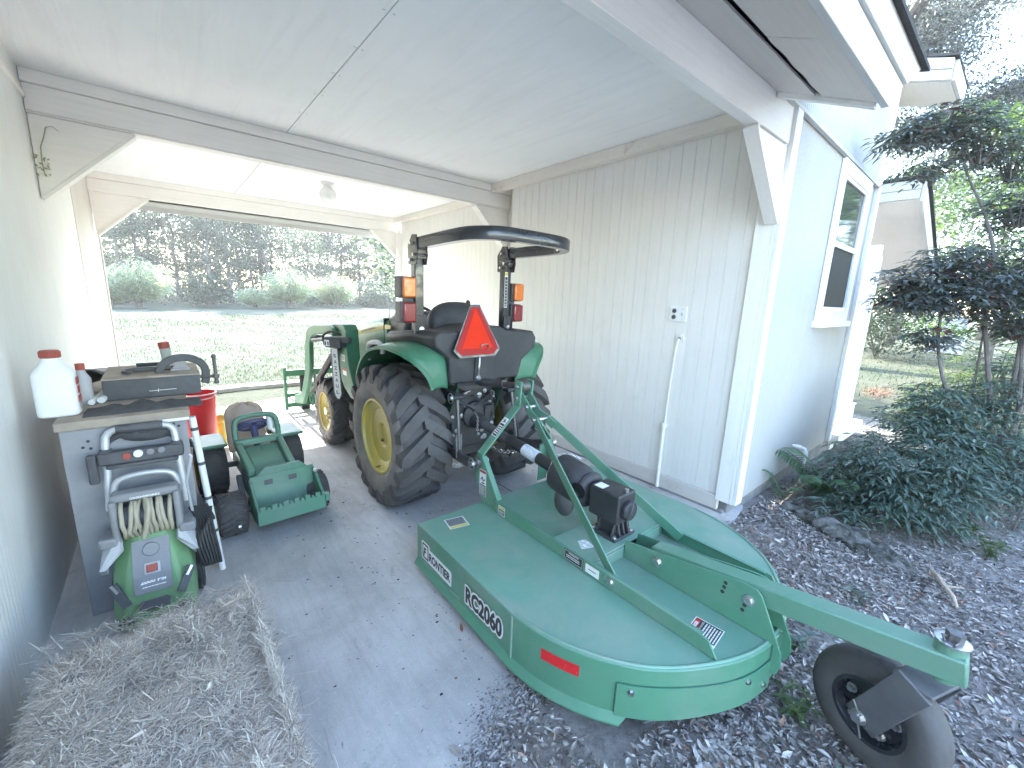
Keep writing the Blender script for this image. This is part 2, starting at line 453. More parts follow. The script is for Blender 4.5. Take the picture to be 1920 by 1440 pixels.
g.add([(x, y, gz(x, y)) for y in gy for x in gx], [(j*nx+i, j*nx+i+1, (j+1)*nx+i+1, (j+1)*nx+i) for j in range(ny-1) for i in range(nx-1)])
g.build('ground', M['ground'], smooth=80, kind='structure')
s = MB()
# slab with a ragged, soil-covered front edge and a saw-cut joint
front = [(-.8,.55),(.2,.66),(.48,.78),(.62,.84),(.74,.93),(.92,.985),(1.2,1.0),(1.6,1.02),(2.2,1.04),(3.05,1.07)]
s.xy(front + [(3.3,1.12),(3.3,6.95),(1.9,6.6),(.9,6.35),(.2,6.2),(-.8,6.1)], -.14, 0)
s.build('concrete_floor', M['concrete'], smooth=0, kind='structure')
jt = MB(); jt.bx(1.98,1.99,1.1,6.4,.0005,.0015)
jt.build('floor_joint', mat('joint_crack_dirt', (.16,.14,.13), .9), smooth=0, kind='structure')
k = MB()
kp = [(-1.4,7.35),(-.2,7.3),(.9,7.42),(2.0,7.35),(2.9,7.5)]
for a, b in zip(kp, kp[1:]):
    k.bar((a[0]+.012,a[1],-.02), (b[0]-.012,b[1],-.015), .24, .09)
k.build('kerb', M['concrete'], smooth=0, bevel=.01, kind='structure')

# ---------------------------------------------------------------- siding helper
def siding(mb, a, b, z0, z1, out, groove=.1015, depth=.0035, gw=.0055, thick=.02, top=None):
    """sheet from a to b (xy), grooves cut as real channels; out = unit normal (xy); top(t) gives the height for a sloping head"""
    a = V((a[0], a[1], 0)); b = V((b[0], b[1], 0)); L = (b-a).length; d = (b-a)/L; o = V((out[0], out[1], 0))
    prof = [(0, 0)]; t = groove
    while t < L - .03 and groove:
        prof += [(t-gw/2, 0), (t-gw/2+.001, -depth), (t+gw/2-.001, -depth), (t+gw/2, 0)]; t += groove
    prof += [(L, 0), (L, -thick), (0, -thick)]
    n = len(prof)
    P = [a + d*p + o*q for p, q in prof]
    tp = [z1 if top is None else top(p/L) for p, q in prof]
    vs = [(p.x, p.y, z0) for p in P] + [(p.x, p.y, h) for p, h in zip(P, tp)]
    fs = [(i, (i+1) % n, n+(i+1) % n, n+i) for i in range(n)]
    if d.cross(V((0,0,1))).dot(o) < 0: fs = [f[::-1] for f in fs]
    mb.add(vs, fs + [tuple(range(n)), tuple(range(n, 2*n))])

# ---------------------------------------------------------------- house on the right
house = thing('house', 'beige sided house with a white double hung window on the right of the carport', 'house', (3.03,1.1,0))
w = MB(); siding(w, (3.03,3.72), (3.03,1.14), .13, 2.74, (-1,0)); w.build('carport_wall', M['siding'], house, smooth=0)
w = MB(); siding(w, (3.25,6.95), (3.25,3.72), .13, 2.74, (-1,0), thick=.2)
w.bx(3.035,3.249,3.70,3.74,.13,2.74); w.build('carport_wall', M['siding'], house, smooth=0)
w = MB(); w.bx(3.012,3.05,1.2,2.449,.02,.128); w.bx(3.012,3.05,2.455,3.72,.02,.128); w.bx(3.232,3.27,3.76,6.95,.02,.128)
w.build('skirt_board', wood_paint('dirty_skirt_paint', (.60,.56,.52), 'y', stain_amt=.6), house, bevel=.003)
w = MB(); w.bx(3.06,5.75,1.145,1.35,-.12,.095)
for i in range(5): w.bx(3.02,3.2,1.16+i*.44,1.16+i*.44+.43,-.06,.0185)
w.build('foundation', M['block'], house, bevel=.006)
wd = V((1,.02,0)).normalized(); wn = V((wd.y,-wd.x,0))
def wp(x, off=0, z=0): return V((x, 1.1+.02*(x-3.05), z)) + wn*off
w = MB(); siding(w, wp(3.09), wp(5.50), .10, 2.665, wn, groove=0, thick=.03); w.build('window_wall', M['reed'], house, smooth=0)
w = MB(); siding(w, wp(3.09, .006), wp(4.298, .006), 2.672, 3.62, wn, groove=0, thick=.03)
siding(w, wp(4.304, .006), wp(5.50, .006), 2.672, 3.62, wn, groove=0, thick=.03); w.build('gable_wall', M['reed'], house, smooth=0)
w = MB(); w.bar(wp(2.73,.02,2.667), wp(5.46,.02,2.667), .03, .022); w.build('joint_trim', M['fascia'], house, bevel=.003)
# corner boards
w = MB(); w.bx(3.005,3.03,1.118,1.215,.10,2.46); w.bx(3.005,3.03,1.095,1.1175,.10,2.46); w.build('corner_board', M['trimv'], house, bevel=.003)
w = MB(); w.bx(3.006,3.10,1.068,1.094,.105,2.66); w.build('corner_board', wood_paint('white_shaded_post_paint', (.80,.80,.80), 'z', stain_amt=.1), house, bevel=.003)
w = MB(); w.bar(wp(5.46,.018,.10), wp(5.46,.018,3.62), .09, .035, (0,-1,0)); w.bar(wp(5.515,-.03,.10), wp(5.515,-.03,3.62), .02, .12, (0,-1,0)); w.build('corner_board', M['trimv'], house, bevel=.003)
# far faces so the house is solid from a step aside
w = MB(); w.bx(5.44,5.5,1.19,6.9,.1,3.6); w.bx(3.3,5.44,6.86,6.93,.1,3.6); w.build('end_wall', M['siding'], house, smooth=0)
# window in the end wall: x 4.30-5.17, z 1.40-2.60
def wbar(mb, xa, za, xb, zb, wd_, th, off): mb.bar(wp(xa, off, za), wp(xb, off, zb), wd_, th, (wn.x, wn.y, 0))
X0, X1, Z0, Z1 = 4.23, 5.12, 1.44, 2.60
w = MB()
for xa, za, xb, zb in ((X0,Z0-.05,X0,Z1+.05),(X1,Z0-.05,X1,Z1+.05),(X0+.05,Z1,X1-.05,Z1),(X0+.05,Z0,X1-.05,Z0)): wbar(w, xa, za, xb, zb, .10, .028, .016)
win = w.build('window', M['trim'], house, bevel=.004)
w = MB(); a, b = X0+.06, X1-.06
for xa, za, xb, zb in ((a,Z0+.05,a,Z1-.05),(b,Z0+.05,b,Z1-.05),(a+.02,Z1-.062,b-.02,Z1-.062),(a+.02,Z0+.062,b-.02,Z0+.062)): wbar(w, xa, za, xb, zb, .034, .02, .012)
wbar(w, a+.02, 2.03, b-.02, 2.03, .045, .024, .014)
w.build('sash', M['white'], win, bevel=.003)
w = MB(); w.bar(wp((a+b)/2,.004,2.052), wp((a+b)/2,.004,Z1-.05), b-a-.02, .004, (wn.x,wn.y,0)); w.build('upper_pane', M['glass'], win, smooth=0)
w = MB(); w.bar(wp((a+b)/2,.003,Z0+.05), wp((a+b)/2,.003,2.010), b-a-.02, .004, (wn.x,wn.y,0)); w.build('lower_pane', M['screen'], win, smooth=0)
w = MB(); w.bar(wp(X0-.06,.03,Z0-.07), wp(X1+.06,.03,Z0-.07), .07, .05); w.build('sill', M['trim'], win, bevel=.004)
# upper roof end and its overhang beyond the corner
w = MB()
w.yz([(1.26,3.645),(.80,3.52),(.80,3.60),(1.26,3.735)], 5.56, 5.60); w.yz([(1.26,3.737),(.80,3.602),(.80,3.685),(1.26,3.84)], 5.54, 5.60)
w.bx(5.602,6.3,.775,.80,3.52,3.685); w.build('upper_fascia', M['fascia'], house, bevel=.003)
w = MB(); w.yz([(1.26,3.64),(.802,3.515),(.802,3.53),(1.26,3.655)], 5.602, 6.3); w.build('upper_soffit', M['soffit'], house, smooth=0)
w = MB(); w.yz([(4.2,4.65),(.77,3.687),(.77,3.705),(4.2,4.69)], 5.52, 6.34); w.build('upper_shingles', M['shingle'], house, smooth=0)
w = MB(); siding(w, (5.60,1.27), (6.3,1.27), 2.3, 3.7, (0,-1), groove=.2); w.build('upper_wall', M['siding'], house, smooth=0)

# porch beyond the corner
porch = thing('porch', 'small side porch with a square white post and a steep lean-to roof beyond the corner', 'porch', (6.5,1.25,0))
w = MB(); w.bx(5.56,6.75,1.12,2.6,-.03,.05); w.bx(5.56,6.62,1.06,2.6,.052,.16); w.build('porch_floor', M['trim'], porch, bevel=.006)
w = MB(); w.bx(6.38,6.52,1.18,1.30,.37,2.12); w.build('post', M['trimv'], porch, bevel=.004)
w = MB(); w.bx(6.355,6.545,1.155,1.325,.16,.355); w.bx(6.345,6.555,1.145,1.335,.355,.372); w.build('post_base', M['trimv'], porch, bevel=.004)
w = MB(); w.bx(6.39,6.51,1.19,3.2,2.12,2.24); w.build('porch_beam', M['trim'], porch, bevel=.004)
w = MB(); w.prism([(6.24,2.66),(8.4,1.86),(8.4,1.88),(6.24,2.68)], (0,.93,0), (1,0,0), (0,0,1), (0,3,0)); w.build('porch_soffit', M['soffit'], porch, smooth=0)
w = MB(); w.prism([(6.22,2.64),(8.4,1.83),(8.4,2.0),(6.22,2.86)], (0,.90,0), (1,0,0), (0,0,1), (0,.026,0)); w.bx(6.21,6.238,.93,3.9,2.67,2.76); w.bx(6.20,6.238,.93,3.9,2.763,2.86)
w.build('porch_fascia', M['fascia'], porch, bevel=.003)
w = MB(); w.prism([(6.17,2.865),(8.4,2.005),(8.4,2.03),(6.17,2.892)], (0,.87,0), (1,0,0), (0,0,1), (0,3.2,0)); w.build('porch_shingles', M['shingle'], porch, smooth=0)

# ---------------------------------------------------------------- wall on the left
lw = thing('siding_wall', 'long off white reeded wall along the left of the carport', 'wall', (-.515,4,0))
w = MB()
for y0, y1 in ((-.7,1.34),(1.344,3.985),(3.989,5.555)): w.bx(-.60,-.515,y0,y1,-.02,2.56)
w.bx(-.60,-.515,-.7,5.555,2.563,2.74)
w.build('siding_panel', M['reedL'], lw, smooth=0)
w = MB(); w.bx(-.60,-.512,5.559,7.46,-.02,2.74); w.build('end_panel', wood_paint('smooth_left_panel_paint', (.62,.575,.53), 'z', stain_amt=.3), lw, smooth=0)
w = MB(); w.bx(-.62,-.495,7.462,7.56,-.02,2.5); w.build('end_post', wood_paint('tan_end_post_paint', (.58,.52,.46), 'z', stain_amt=.4), lw, bevel=.004)
w = MB(); w.bx(-.53,-.498,-.7,4.04,2.56,2.585); w.build('trim_strip', M['trim'], lw, bevel=.003)

# ---------------------------------------------------------------- carport roof
roof = thing('carport_roof', 'white painted carport roof with plywood ceiling, cross beams and open front eave', 'roof', (1.25,4,2.72))
w = MB(); zc = 2.72
w.bx(-.55,.911,1.142,7.1,zc,zc+.018); w.bx(.917,3.3,1.142,7.1,zc,zc+.018)
w.build('ceiling', M['ceiling'], roof, smooth=0)
w = MB()
for i in range(16):
    y = 1.35+i*.36+random.uniform(-.03,.03)
    for sx in (-1, 1):
        w.cyl((.914+sx*.022, y, zc-.0008), (.914+sx*.022, y, zc+.001), .0028, n=7)
        a = random.uniform(0,6); w.bar((.914+sx*.018,y,zc-.0008), (.914+sx*.018+.014*math.cos(a),y+.014*math.sin(a),zc-.0008), .0018, .0008)
w.build('ceiling_nails', M['grey'], roof, smooth=0, kind='stuff')
def beam(y0, y1, z0, name='beam'):
    w = MB(); w.bx(-.512,3.248 if y0 > 3 else 3.0,y0,y1,z0,zc-.075); w.bx(-.512,3.248 if y0 > 3 else 3.0,y0-.022,y1,zc-.073,zc-.001); return w
w = beam(4.05,4.17,2.495); w.bx(-.512,3.248,4.058,4.16,2.485,2.4945); w.build('cross_beam', M['trim'], roof, bevel=.004)
w = beam(7.05,7.17,2.505); w.build('cross_beam', M['trim'], roof, bevel=.004)
w = MB(); w.bx(-.512,3.003,1.09,1.14,2.46,2.73); w.bx(-.512,2.60,1.083,1.15,2.452,2.4595); w.build('front_beam', M['trim'], roof, bevel=.004)
w = MB(); w.bx(2.955,3.028,1.145,4.027,2.628,2.719); w.bx(3.16,3.248,4.172,7.049,2.64,2.719); w.build('ceiling_trim', wood_paint('chipped_trim_paint', (.74,.69,.63), 'y', stain=(.25,.2,.16), stain_amt=.8), roof, bevel=.005)
def gusset(p, y, th=.05, strip=.075):
    """triangular plywood bracket; p = wall-top, beam end, wall-bottom in (x, z)"""
    w = MB(); w.xz(p, y, y+th); a, b = p[1], p[2]
    m = (.0, .0)
    w.bar((a[0],y+th/2,a[1]-.008), (b[0],y+th/2,b[1]-.008), strip, .022, (0,1,0)) if False else None
    dx, dz = b[0]-a[0], b[1]-a[1]; L = math.hypot(dx, dz); nx_, nz_ = dz/L, -dx/L
    if nz_ > 0: nx_, nz_ = -nx_, -nz_
    w.prism([(a[0],a[1]),(b[0],b[1]),(b[0]+nx_*.022,b[1]+nz_*.022),(a[0]+nx_*.022,a[1]+nz_*.022)], (0,y-.02,0), (1,0,0), (0,0,1), (0,th+.05,0))
    return w.build('bracket', M['trim'], roof, bevel=.003)
gusset([(-.512,2.484),(-.03,2.484),(-.512,2.0)], 4.075); gusset([(3.248,2.484),(2.80,2.484),(3.248,2.04)], 4.075)
gusset([(-.512,2.504),(.0,2.504),(-.492,2.03)], 7.07); gusset([(3.29,2.504),(2.80,2.504),(3.29,2.04)], 7.07)
gusset([(3.003,2.45),(2.53,2.45),(3.003,2.02)], 1.098, .028)
w = MB(); w.bx(3.19,3.27,6.955,7.06,.02,2.5); w.build('corner_post', M['trimv'], roof, bevel=.004)
# front eave: soffit boards with an open gap, sloping down to the fascia
sl = (2.654-2.462)/(1.088-.622)
def sz(y): return 2.462 + (y-.622)*sl
w = MB()
for ya, yb, x0, x1, sag in ((1.088,.90,-2.2,2.715,.0),(.868,.622,-2.2,1.99,.012),(.866,.622,1.995,2.715,.004)):
    n = 14; vs = []; fs = []
    for i in range(n+1):
        x = x0+(x1-x0)*i/n
        q = math.sin(i*1.3)*.004
        for y, dz in ((ya, 0), (yb, -sag*math.sin(PI*i/n)+q*.3)):
            yy = y + (q if y in (.868,.866,.90) else 0)
            vs += [(x,yy,sz(yy)+dz),(x,yy,sz(yy)+dz+.012)]
    for i in range(n):
        b_ = i*4
        fs += [(b_,b_+2,b_+6,b_+4),(b_+1,b_+5,b_+7,b_+3),(b_+2,b_+3,b_+7,b_+6),(b_,b_+4,b_+5,b_+1)]
    w.add(vs, fs)
w.build('soffit', M['soffit'], roof, smooth=60)
w = MB(); w.yz([(1.09,2.70),(.62,2.51),(.62,2.53),(1.09,2.72)], -2.2, 2.9); w.build('roof_deck', mat('dark_roof_boards', (.05,.045,.04), .9), roof, smooth=0)
w = MB(); w.yz([(1.085,2.628),(.64,2.445),(.64,2.485),(1.085,2.668)], 2.716, 2.752); w.build('eave_return', M['trim'], roof, bevel=.003)
w = MB()
fl = lambda za, zb, xa, xb, y0, y1: w.prism([(-2.2,za),(xa,za),(xb,zb),(-2.2,zb)], (0,y0,0), (1,0,0), (0,0,1), (0,y1-y0,0))
fl(2.448,2.592,2.752,2.925,.590,.620); fl(2.596,2.735,2.93,3.165,.574,.620)
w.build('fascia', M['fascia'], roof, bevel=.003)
w = MB(); w.yz([(.60,2.737),(.545,2.722),(.545,2.742),(4.6,4.25),(4.6,4.225),(.60,2.76)], -2.2, 3.19)
w.yz([(.612,2.762),(.562,2.745),(.562,2.763),(.612,2.782)], -2.2, 3.205); w.build('shingles', M['shingle'], roof, smooth=0)
w = MB(); w.yz([(4.6,4.25),(7.62,2.66),(7.62,2.635),(4.6,4.225)], -2.2, 3.19); w.build('rear_shingles', M['shingle'], roof, smooth=0)
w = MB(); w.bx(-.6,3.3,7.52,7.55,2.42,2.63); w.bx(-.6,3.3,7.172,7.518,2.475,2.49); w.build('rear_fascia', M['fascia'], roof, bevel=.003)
# solid attic ends keep daylight out of the roof space
w = MB(); w.yz([(1.2,2.745),(7.5,2.745),(4.6,4.2)], 3.2, 3.24); w.yz([(1.2,2.745),(7.5,2.745),(4.6,4.2)], -.62, -.58); w.build('attic_end', M['siding'], roof, smooth=0)

# globe lamp, outlet, pipes
lamp = thing('ceiling_light', 'round opal glass globe lamp hanging under the rear ceiling bay', 'lamp', (1.64,5.45,2.72))
w = MB(); w.lathe([(.0,0),(.068,0),(.068,-.018),(.052,-.035),(.05,-.062),(0,-.062)], (1.64,5.45,2.7195), (0,0,1), 24); w.build('lamp_base', M['white'], lamp)
w = MB(); w.lathe([(.045,-.05),(.052,-.062),(.072,-.078),(.088,-.105),(.092,-.135),(.085,-.165),(.066,-.193),(.036,-.212),(0,-.218)], (1.64,5.45,2.7195), (0,0,1), 28); w.build('globe', M['opal'], lamp)
oc = thing('wall_outlet', 'white double gang plate with two dark sockets and a switch on the beige wall', 'outlet', (3.03,1.68,1.42))
w = MB(); w.bx(3.018,3.0285,1.612,1.748,1.365,1.478); w.build('cover_plate', M['white'], oc, bevel=.003)
w = MB()
for z in (1.397,1.444): w.cyl((3.0185,1.712,z), (3.0145,1.712,z), .017, n=16)
w.each('socket', M['dgrey'], oc)
w = MB(); w.bx(3.012,3.018,1.640,1.652,1.408,1.434); w.build('switch_toggle', M['lgrey'], oc, bevel=.002)
w = MB()
for y, z in ((1.646,1.385),(1.646,1.458),(1.712,1.4205)): w.cyl((3.0185,y,z), (3.0165,y,z), .004, n=8)
w.each('screw', M['steel'], oc)
cp = thing('cable_conduit', 'thin white cable running down the beige wall into a short conduit pipe', 'pipe', (3.02,1.66,.0))
w = MB(); w.cyl((3.029,1.643,1.238), (3.014,1.643,1.238), .032, n=20); w.cyl((3.014,1.643,1.238), (3.011,1.643,1.238), .012, n=10, mi=1); w.build('wall_rosette', [M['pvc'], M['dgrey']], cp)
w = MB(); w.tube([(3.012,1.643,1.235),(2.995,1.644,1.225),(2.997,1.655,1.12),(3.003,1.668,.95),(3.008,1.676,.75),(3.01,1.679,.55)], .0075, 8); w.build('cable', M['pvc'], cp)
w = MB(); w.cyl((3.0,1.68,.02), (3.0,1.68,.545), .0135, n=12); w.cyl((3.0,1.68,.53), (3.0,1.68,.562), .022, n=12); w.bx(2.995,3.028,1.66,1.70,.538,.55); w.build('conduit', M['pvc'], cp)
hp = thing('standpipe', 'short white water pipe with an elbow against the window wall', 'pipe', (4.25,1.06,0))
w = MB(); w.tube([(4.22,1.115,.30),(4.22,1.05,.302),(4.225,1.02,.295),(4.225,1.01,.27),(4.225,1.01,-.05)], .013, 10); w.cyl((4.225,1.01,.27),(4.225,1.01,.225),.019,n=12); w.cyl((4.22,1.09,.301),(4.22,1.05,.302),.019,n=12); w.build('pipe', M['pvc'], hp)
# small dried sprig stuck to the left bracket
w = MB(); random.seed(3)
pts = [(-.44,4.07,2.42),(-.455,4.066,2.36),(-.475,4.064,2.30),(-.48,4.063,2.22),(-.478,4.063,2.14)]
w.tube(pts, .003, 5); w.tube([(-.44,4.07,2.42),(-.41,4.068,2.43),(-.385,4.07,2.41)], .002, 5)
for i in range(20):
    c = V(pts[3]) + V((random.uniform(-.03,.03), random.uniform(-.012,.0), random.uniform(-.09,.03))); r = random.uniform(.006,.013); a = random.uniform(0,6)
    w.add([c+V((math.cos(a)*r,0,math.sin(a)*r)), c+V((-math.sin(a)*r*.5,-.004,math.cos(a)*r*.5)), c-V((math.cos(a)*r,0,math.sin(a)*r)), c+V((math.sin(a)*r*.5,.003,-math.cos(a)*r*.5))], [(0,1,2,3)])
tag(w.build('dried_sprig', mat('dry_olive_sprig', (.33,.33,.22), .9), smooth=0), 'dry olive sprig stuck on the left bracket under the middle beam', 'plant')
# ---------------------------------------------------------------- rotary cutter
XC = 1.67
cut = thing('rotary_cutter', 'dusty green rotary cutter with a rounded rear deck parked behind the tractor', 'mower', (1.67,1.1,0))
half = [(.715,1.89),(.725,1.07),(.71,.955),(.683,.86),(.64,.765),(.59,.685),(.525,.605),(.44,.535),(.335,.472),(.235,.425),(.14,.395),(.05,.381)]
# smooth the curved part
def crm(pts, n=4):
    out = []
    for i in range(len(pts)-1):
        p0 = V((*pts[max(0,i-1)],0)); p1 = V((*pts[i],0)); p2 = V((*pts[i+1],0)); p3 = V((*pts[min(len(pts)-1,i+2)],0))
        for k in range(n):
            t = k/n
            q = .5*((2*p1)+(p2-p0)*t+(2*p0-5*p1+4*p2-p3)*t*t+(3*p1-p0-3*p2+p3)*t**3)
            out.append((q.x,q.y))
    return out + [pts[-1]]
curve = crm([half[1]]+half[1:], 3)[3:]
hl = [half[0]] + curve
outl = [(XC-a,b) for a, b in hl] + [(XC+a,b) for a, b in reversed(hl)]
inn = lambda d: [(XC+(x-XC)*(1-d/.72), y if y > 1.8 else y+d*.9*max(0,(1.1-y)/.7)) for x, y in outl]
w = MB(); w.xy(outl[::-1] if False else outl, .274, .280); w.build('deck', M['greendeck'], cut, smooth=30, bevel=.002)
# skirt with turned-out foot
w = MB(); ring = outl; n = len(ring)
def nrm2(i):
    a = V((*ring[max(0,i-1)],0)); b = V((*ring[min(n-1,i+1)],0)); d = (b-a).normalized(); return V((-d.y, d.x, 0))
sgn = -1 if nrm2(2).x > 0 else 1
rows = []
LL = [0]
for i in range(1, n): LL.append(LL[-1] + math.dist(ring[i], ring[i-1]))
def foot(i): return not (.336 < LL[i]/LL[-1] < .664)      # the turned-out foot stops where the rear guards begin
for off, z in ((0,.2795),(.003,.276),(.003,.085),(.022,.055),(.022,.048),(.0,.078),(-.004,.085),(-.004,.27)):
    rows.append([V((x,y,z if foot(i) or z > .1 else .095)) + nrm2(i)*sgn*(off if foot(i) or off < .01 else .003) for i, (x, y) in enumerate(ring)])
vs = [p for r in rows for p in r]; m = len(rows); fs = []
for j in range(m-1):
    for i in range(n-1): fs.append((j*n+i, j*n+i+1, (j+1)*n+i+1, (j+1)*n+i))
w.add(vs, fs); w.build('skirt', M['green'], cut, smooth=30, fixn=True)
w = MB()
rp = [V((x,y,.2815)) for x, y in inn(.012)][1:-1]
w.path(rp, [(-.007,-.004),(.007,-.004),(.005,.003),(0,.005),(-.005,.003)]); w.build('weld_bead', M['greendeck'], cut, smooth=60)
w = MB(); w.bar((.945,1.07,.07),(.945,1.07,.275),.008,.008,(1,0,0)); w.tube([(.9425,1.07,.07),(.9425,1.07,.27)],.006,6)
for y0, y1 in ((1.72,1.80),(1.45,1.54),(1.16,1.24)): w.bar((.948,y0,.10),(.948,y1,.096),.012,.006,(1,0,0))
w.each('weld_seam', M['greendeck'], cut)
# rear guard plate bolted over the skirt
def arc_pts(t0, t1, off, k=26):
    L = [0]
    for i in range(1, n): L.append(L[-1] + math.dist(ring[i], ring[i-1]))
    T = L[-1]; out = []
    for q in range(k+1):
        s_ = (t0 + (t1-t0)*q/k)*T; i = max(j for j in range(n-1) if L[j] <= s_+1e-9); f = (s_-L[i])/max(1e-6, L[i+1]-L[i])
        p = V((*ring[i],0)).lerp(V((*ring[i+1],0)), f); nn = nrm2(i).lerp(nrm2(min(n-1,i+1)), f)*sgn
        out.append(p + nn*off)
    return out
A0, A1 = arc_pts(.325,.49,.012), arc_pts(.325,.49,.007); w = MB(); kk = len(A0)
vs = []
for j, p in enumerate(A0):
    t = j/(kk-1); zt = .212 + .004*math.sin(t*7); zb = .082 + .012*t
    q = A1[j]; vs += [(p.x,p.y,zb),(p.x,p.y,zt),(q.x,q.y,zt),(q.x,q.y,zb)]
fs = []
for j in range(kk-1):
    o = j*4
    for a in range(4): fs.append((o+a, o+(a+1)%4, o+4+(a+1)%4, o+4+a))
w.add(vs, fs+[(0,1,2,3),(kk*4-4,kk*4-1,kk*4-2,kk*4-3)]); w.build('rear_guard', M['green'], cut, smooth=30, fixn=True)
w = MB()
for j, z in ((2,.188),(20,.186),(24,.13)):
    p = A0[j]; d = (A0[min(kk-1,j+1)]-A0[j-1]).normalized(); nn = V((-d.y,d.x,0))*sgn; w.bolt((p.x,p.y,z), nn, .008, .006)
w.each('guard_bolt', M['steel'], cut)
# rails along the deck
for sx in (-1, 1):
    w = MB(); x = XC + sx*.295
    w.yz([(1.75,.281),(1.75,.345),(.545,.345),(.505,.338),(.468,.283),(.475,.281)], x-.004, x+.004)
    xi = x - sx*.018
    w.bx(min(x,xi), max(x,xi), .53, 1.75, .3405, .3455)
    w.build('deck_rail', M['green'], cut, bevel=.002)
w = MB(); w.bx(1.3795,1.9605,1.04,1.285,.337,.346); w.bx(1.3795,1.9605,1.281,1.289,.281,.3365); w.bx(1.3795,1.615,1.035,1.043,.281,.3365); w.bx(1.725,1.9605,1.035,1.043,.281,.3365)
w.build('gearbox_plate', M['greendeck'], cut, bevel=.003)
# channel plates that carry the tail arm
for sx in (-1, 1):
    x = XC + sx*.052 - .0; w = MB()
    w.yz([(1.034,.281),(1.034,.372),(.88,.395),(.60,.445),(.50,.463),(.455,.462),(.435,.445),(.345,.262),(.338,.21),(.352,.165),(.372,.165),(.375,.281)], x-.004, x+.004)
    w.build('channel_plate', M['green'], cut, bevel=.002)
w = MB(); w.bx(XC-.047,XC+.047,.95,1.03,.30,.306); w.build('channel_floor', M['dsteel'], cut)
w = MB()
for y, z, r in ((.86,.355,.017),(.475,.405,.014)):
    for sx in (-1, 1): w.bolt((XC+sx*.056,y,z),(sx,0,0),r,.012)
w.each('channel_bolt', M['steel'], cut)
w = MB()
for y, z in ((.565,.425),(.568,.405),(.572,.382),(.487,.375),(.492,.352)): w.cyl((XC-.0555,y,z),(XC-.0565,y,z),.008,n=10)
w.each('adjuster_hole', M['black'], cut)
# tail arm (square tube) and hub
a = V((XC,.90,.362)); b = V((XC,-.078,.510))
w = MB(); w.bar(a, b, .080, .078); w.build('tail_arm', M['green'], cut, bevel=.006)
hub = V((XC-.0,-.035,.0)); w = MB()
w.cyl((XC,-.035,.535),(XC,-.035,.572),.036,n=24); w.cyl((XC,-.035,.448),(XC,-.035,.47),.030,n=24); w.each('hub_sleeve', M['green'], cut, bevel=.002)
w = MB(); w.lathe([(0,0),(.040,0),(.040,.005),(.033,.006),(.018,.006),(0,.006)], (XC,-.035,.572), (0,0,1), 28); w.build('hub_washer', M['steel'], cut)
w = MB(); w.cyl((XC+.004,-.037,.578),(XC+.004,-.037,.602),.021,n=6); w.tube([(XC-.03,-.02,.582),(XC-.012,-.012,.588),(XC-.004,-.03,.586),(XC-.02,-.045,.584),(XC-.036,-.04,.582)],.0035,6); w.build('hub_nut', M['dsteel'], cut)
# fork and solid tail wheel, turned about 22 degrees
yw = R(20); F = V((math.sin(yw), math.cos(yw), 0)); S = V((math.cos(yw), -math.sin(yw), 0))
piv = V((XC,-.035,.415)); ax = V((XC,-.035,.195)) + F*.125
w = MB()
w.bar(piv+F*.03-S*.075+V((0,0,-.002)), piv+F*.03+S*.075+V((0,0,-.002)), .10, .012)
for sx in (-1, 1):
    w.bar(piv+F*.02+S*sx*.078+V((0,0,.004)), ax+S*sx*.078-V((0,0,.02)), .095, .010, S)
w.build('tail_fork', M['dgrey'], cut, bevel=.003)
tw = MB(); tw.lathe([(.108,-.045),(.128,-.052),(.165,-.050),(.182,-.040),(.190,-.02),(.192,0),(.190,.02),(.182,.040),(.165,.050),(.128,.052),(.108,.045)], ax, S, 48, cap=False)
tail = tw.build('tail_wheel', M['solid'], cut, smooth=40)
w = MB(); w.lathe([(0,-.03),(.045,-.034),(.05,-.022),(.088,-.018),(.098,-.046),(.110,-.046),(.110,.046),(.098,.046),(.088,.018),(.05,.022),(.045,.034),(0,.03)], ax, S, 36); w.build('wheel_rim', M['blackgloss'], tail, smooth=35)
w = MB()
for k in range(5):
    t = 2*PI*k/5+.4; e = (F*math.cos(t)+V((0,0,1))*math.sin(t))*.07
    for sx in (-1, 1): w.bolt(ax+e+S*sx*.018, S*sx, .0105, .014)
for sx in (-1, 1): w.bolt(ax+S*sx*.084, S*sx, .016, .016)
q = ax - S*.094; w.tube([q+V((0,0,.05))+F*.02, q+V((0,0,.02)), q+V((0,0,-.02))-F*.006, q+V((0,0,-.06))-F*.02],.0028,6)
w.each('wheel_nut', M['steel'], tail)
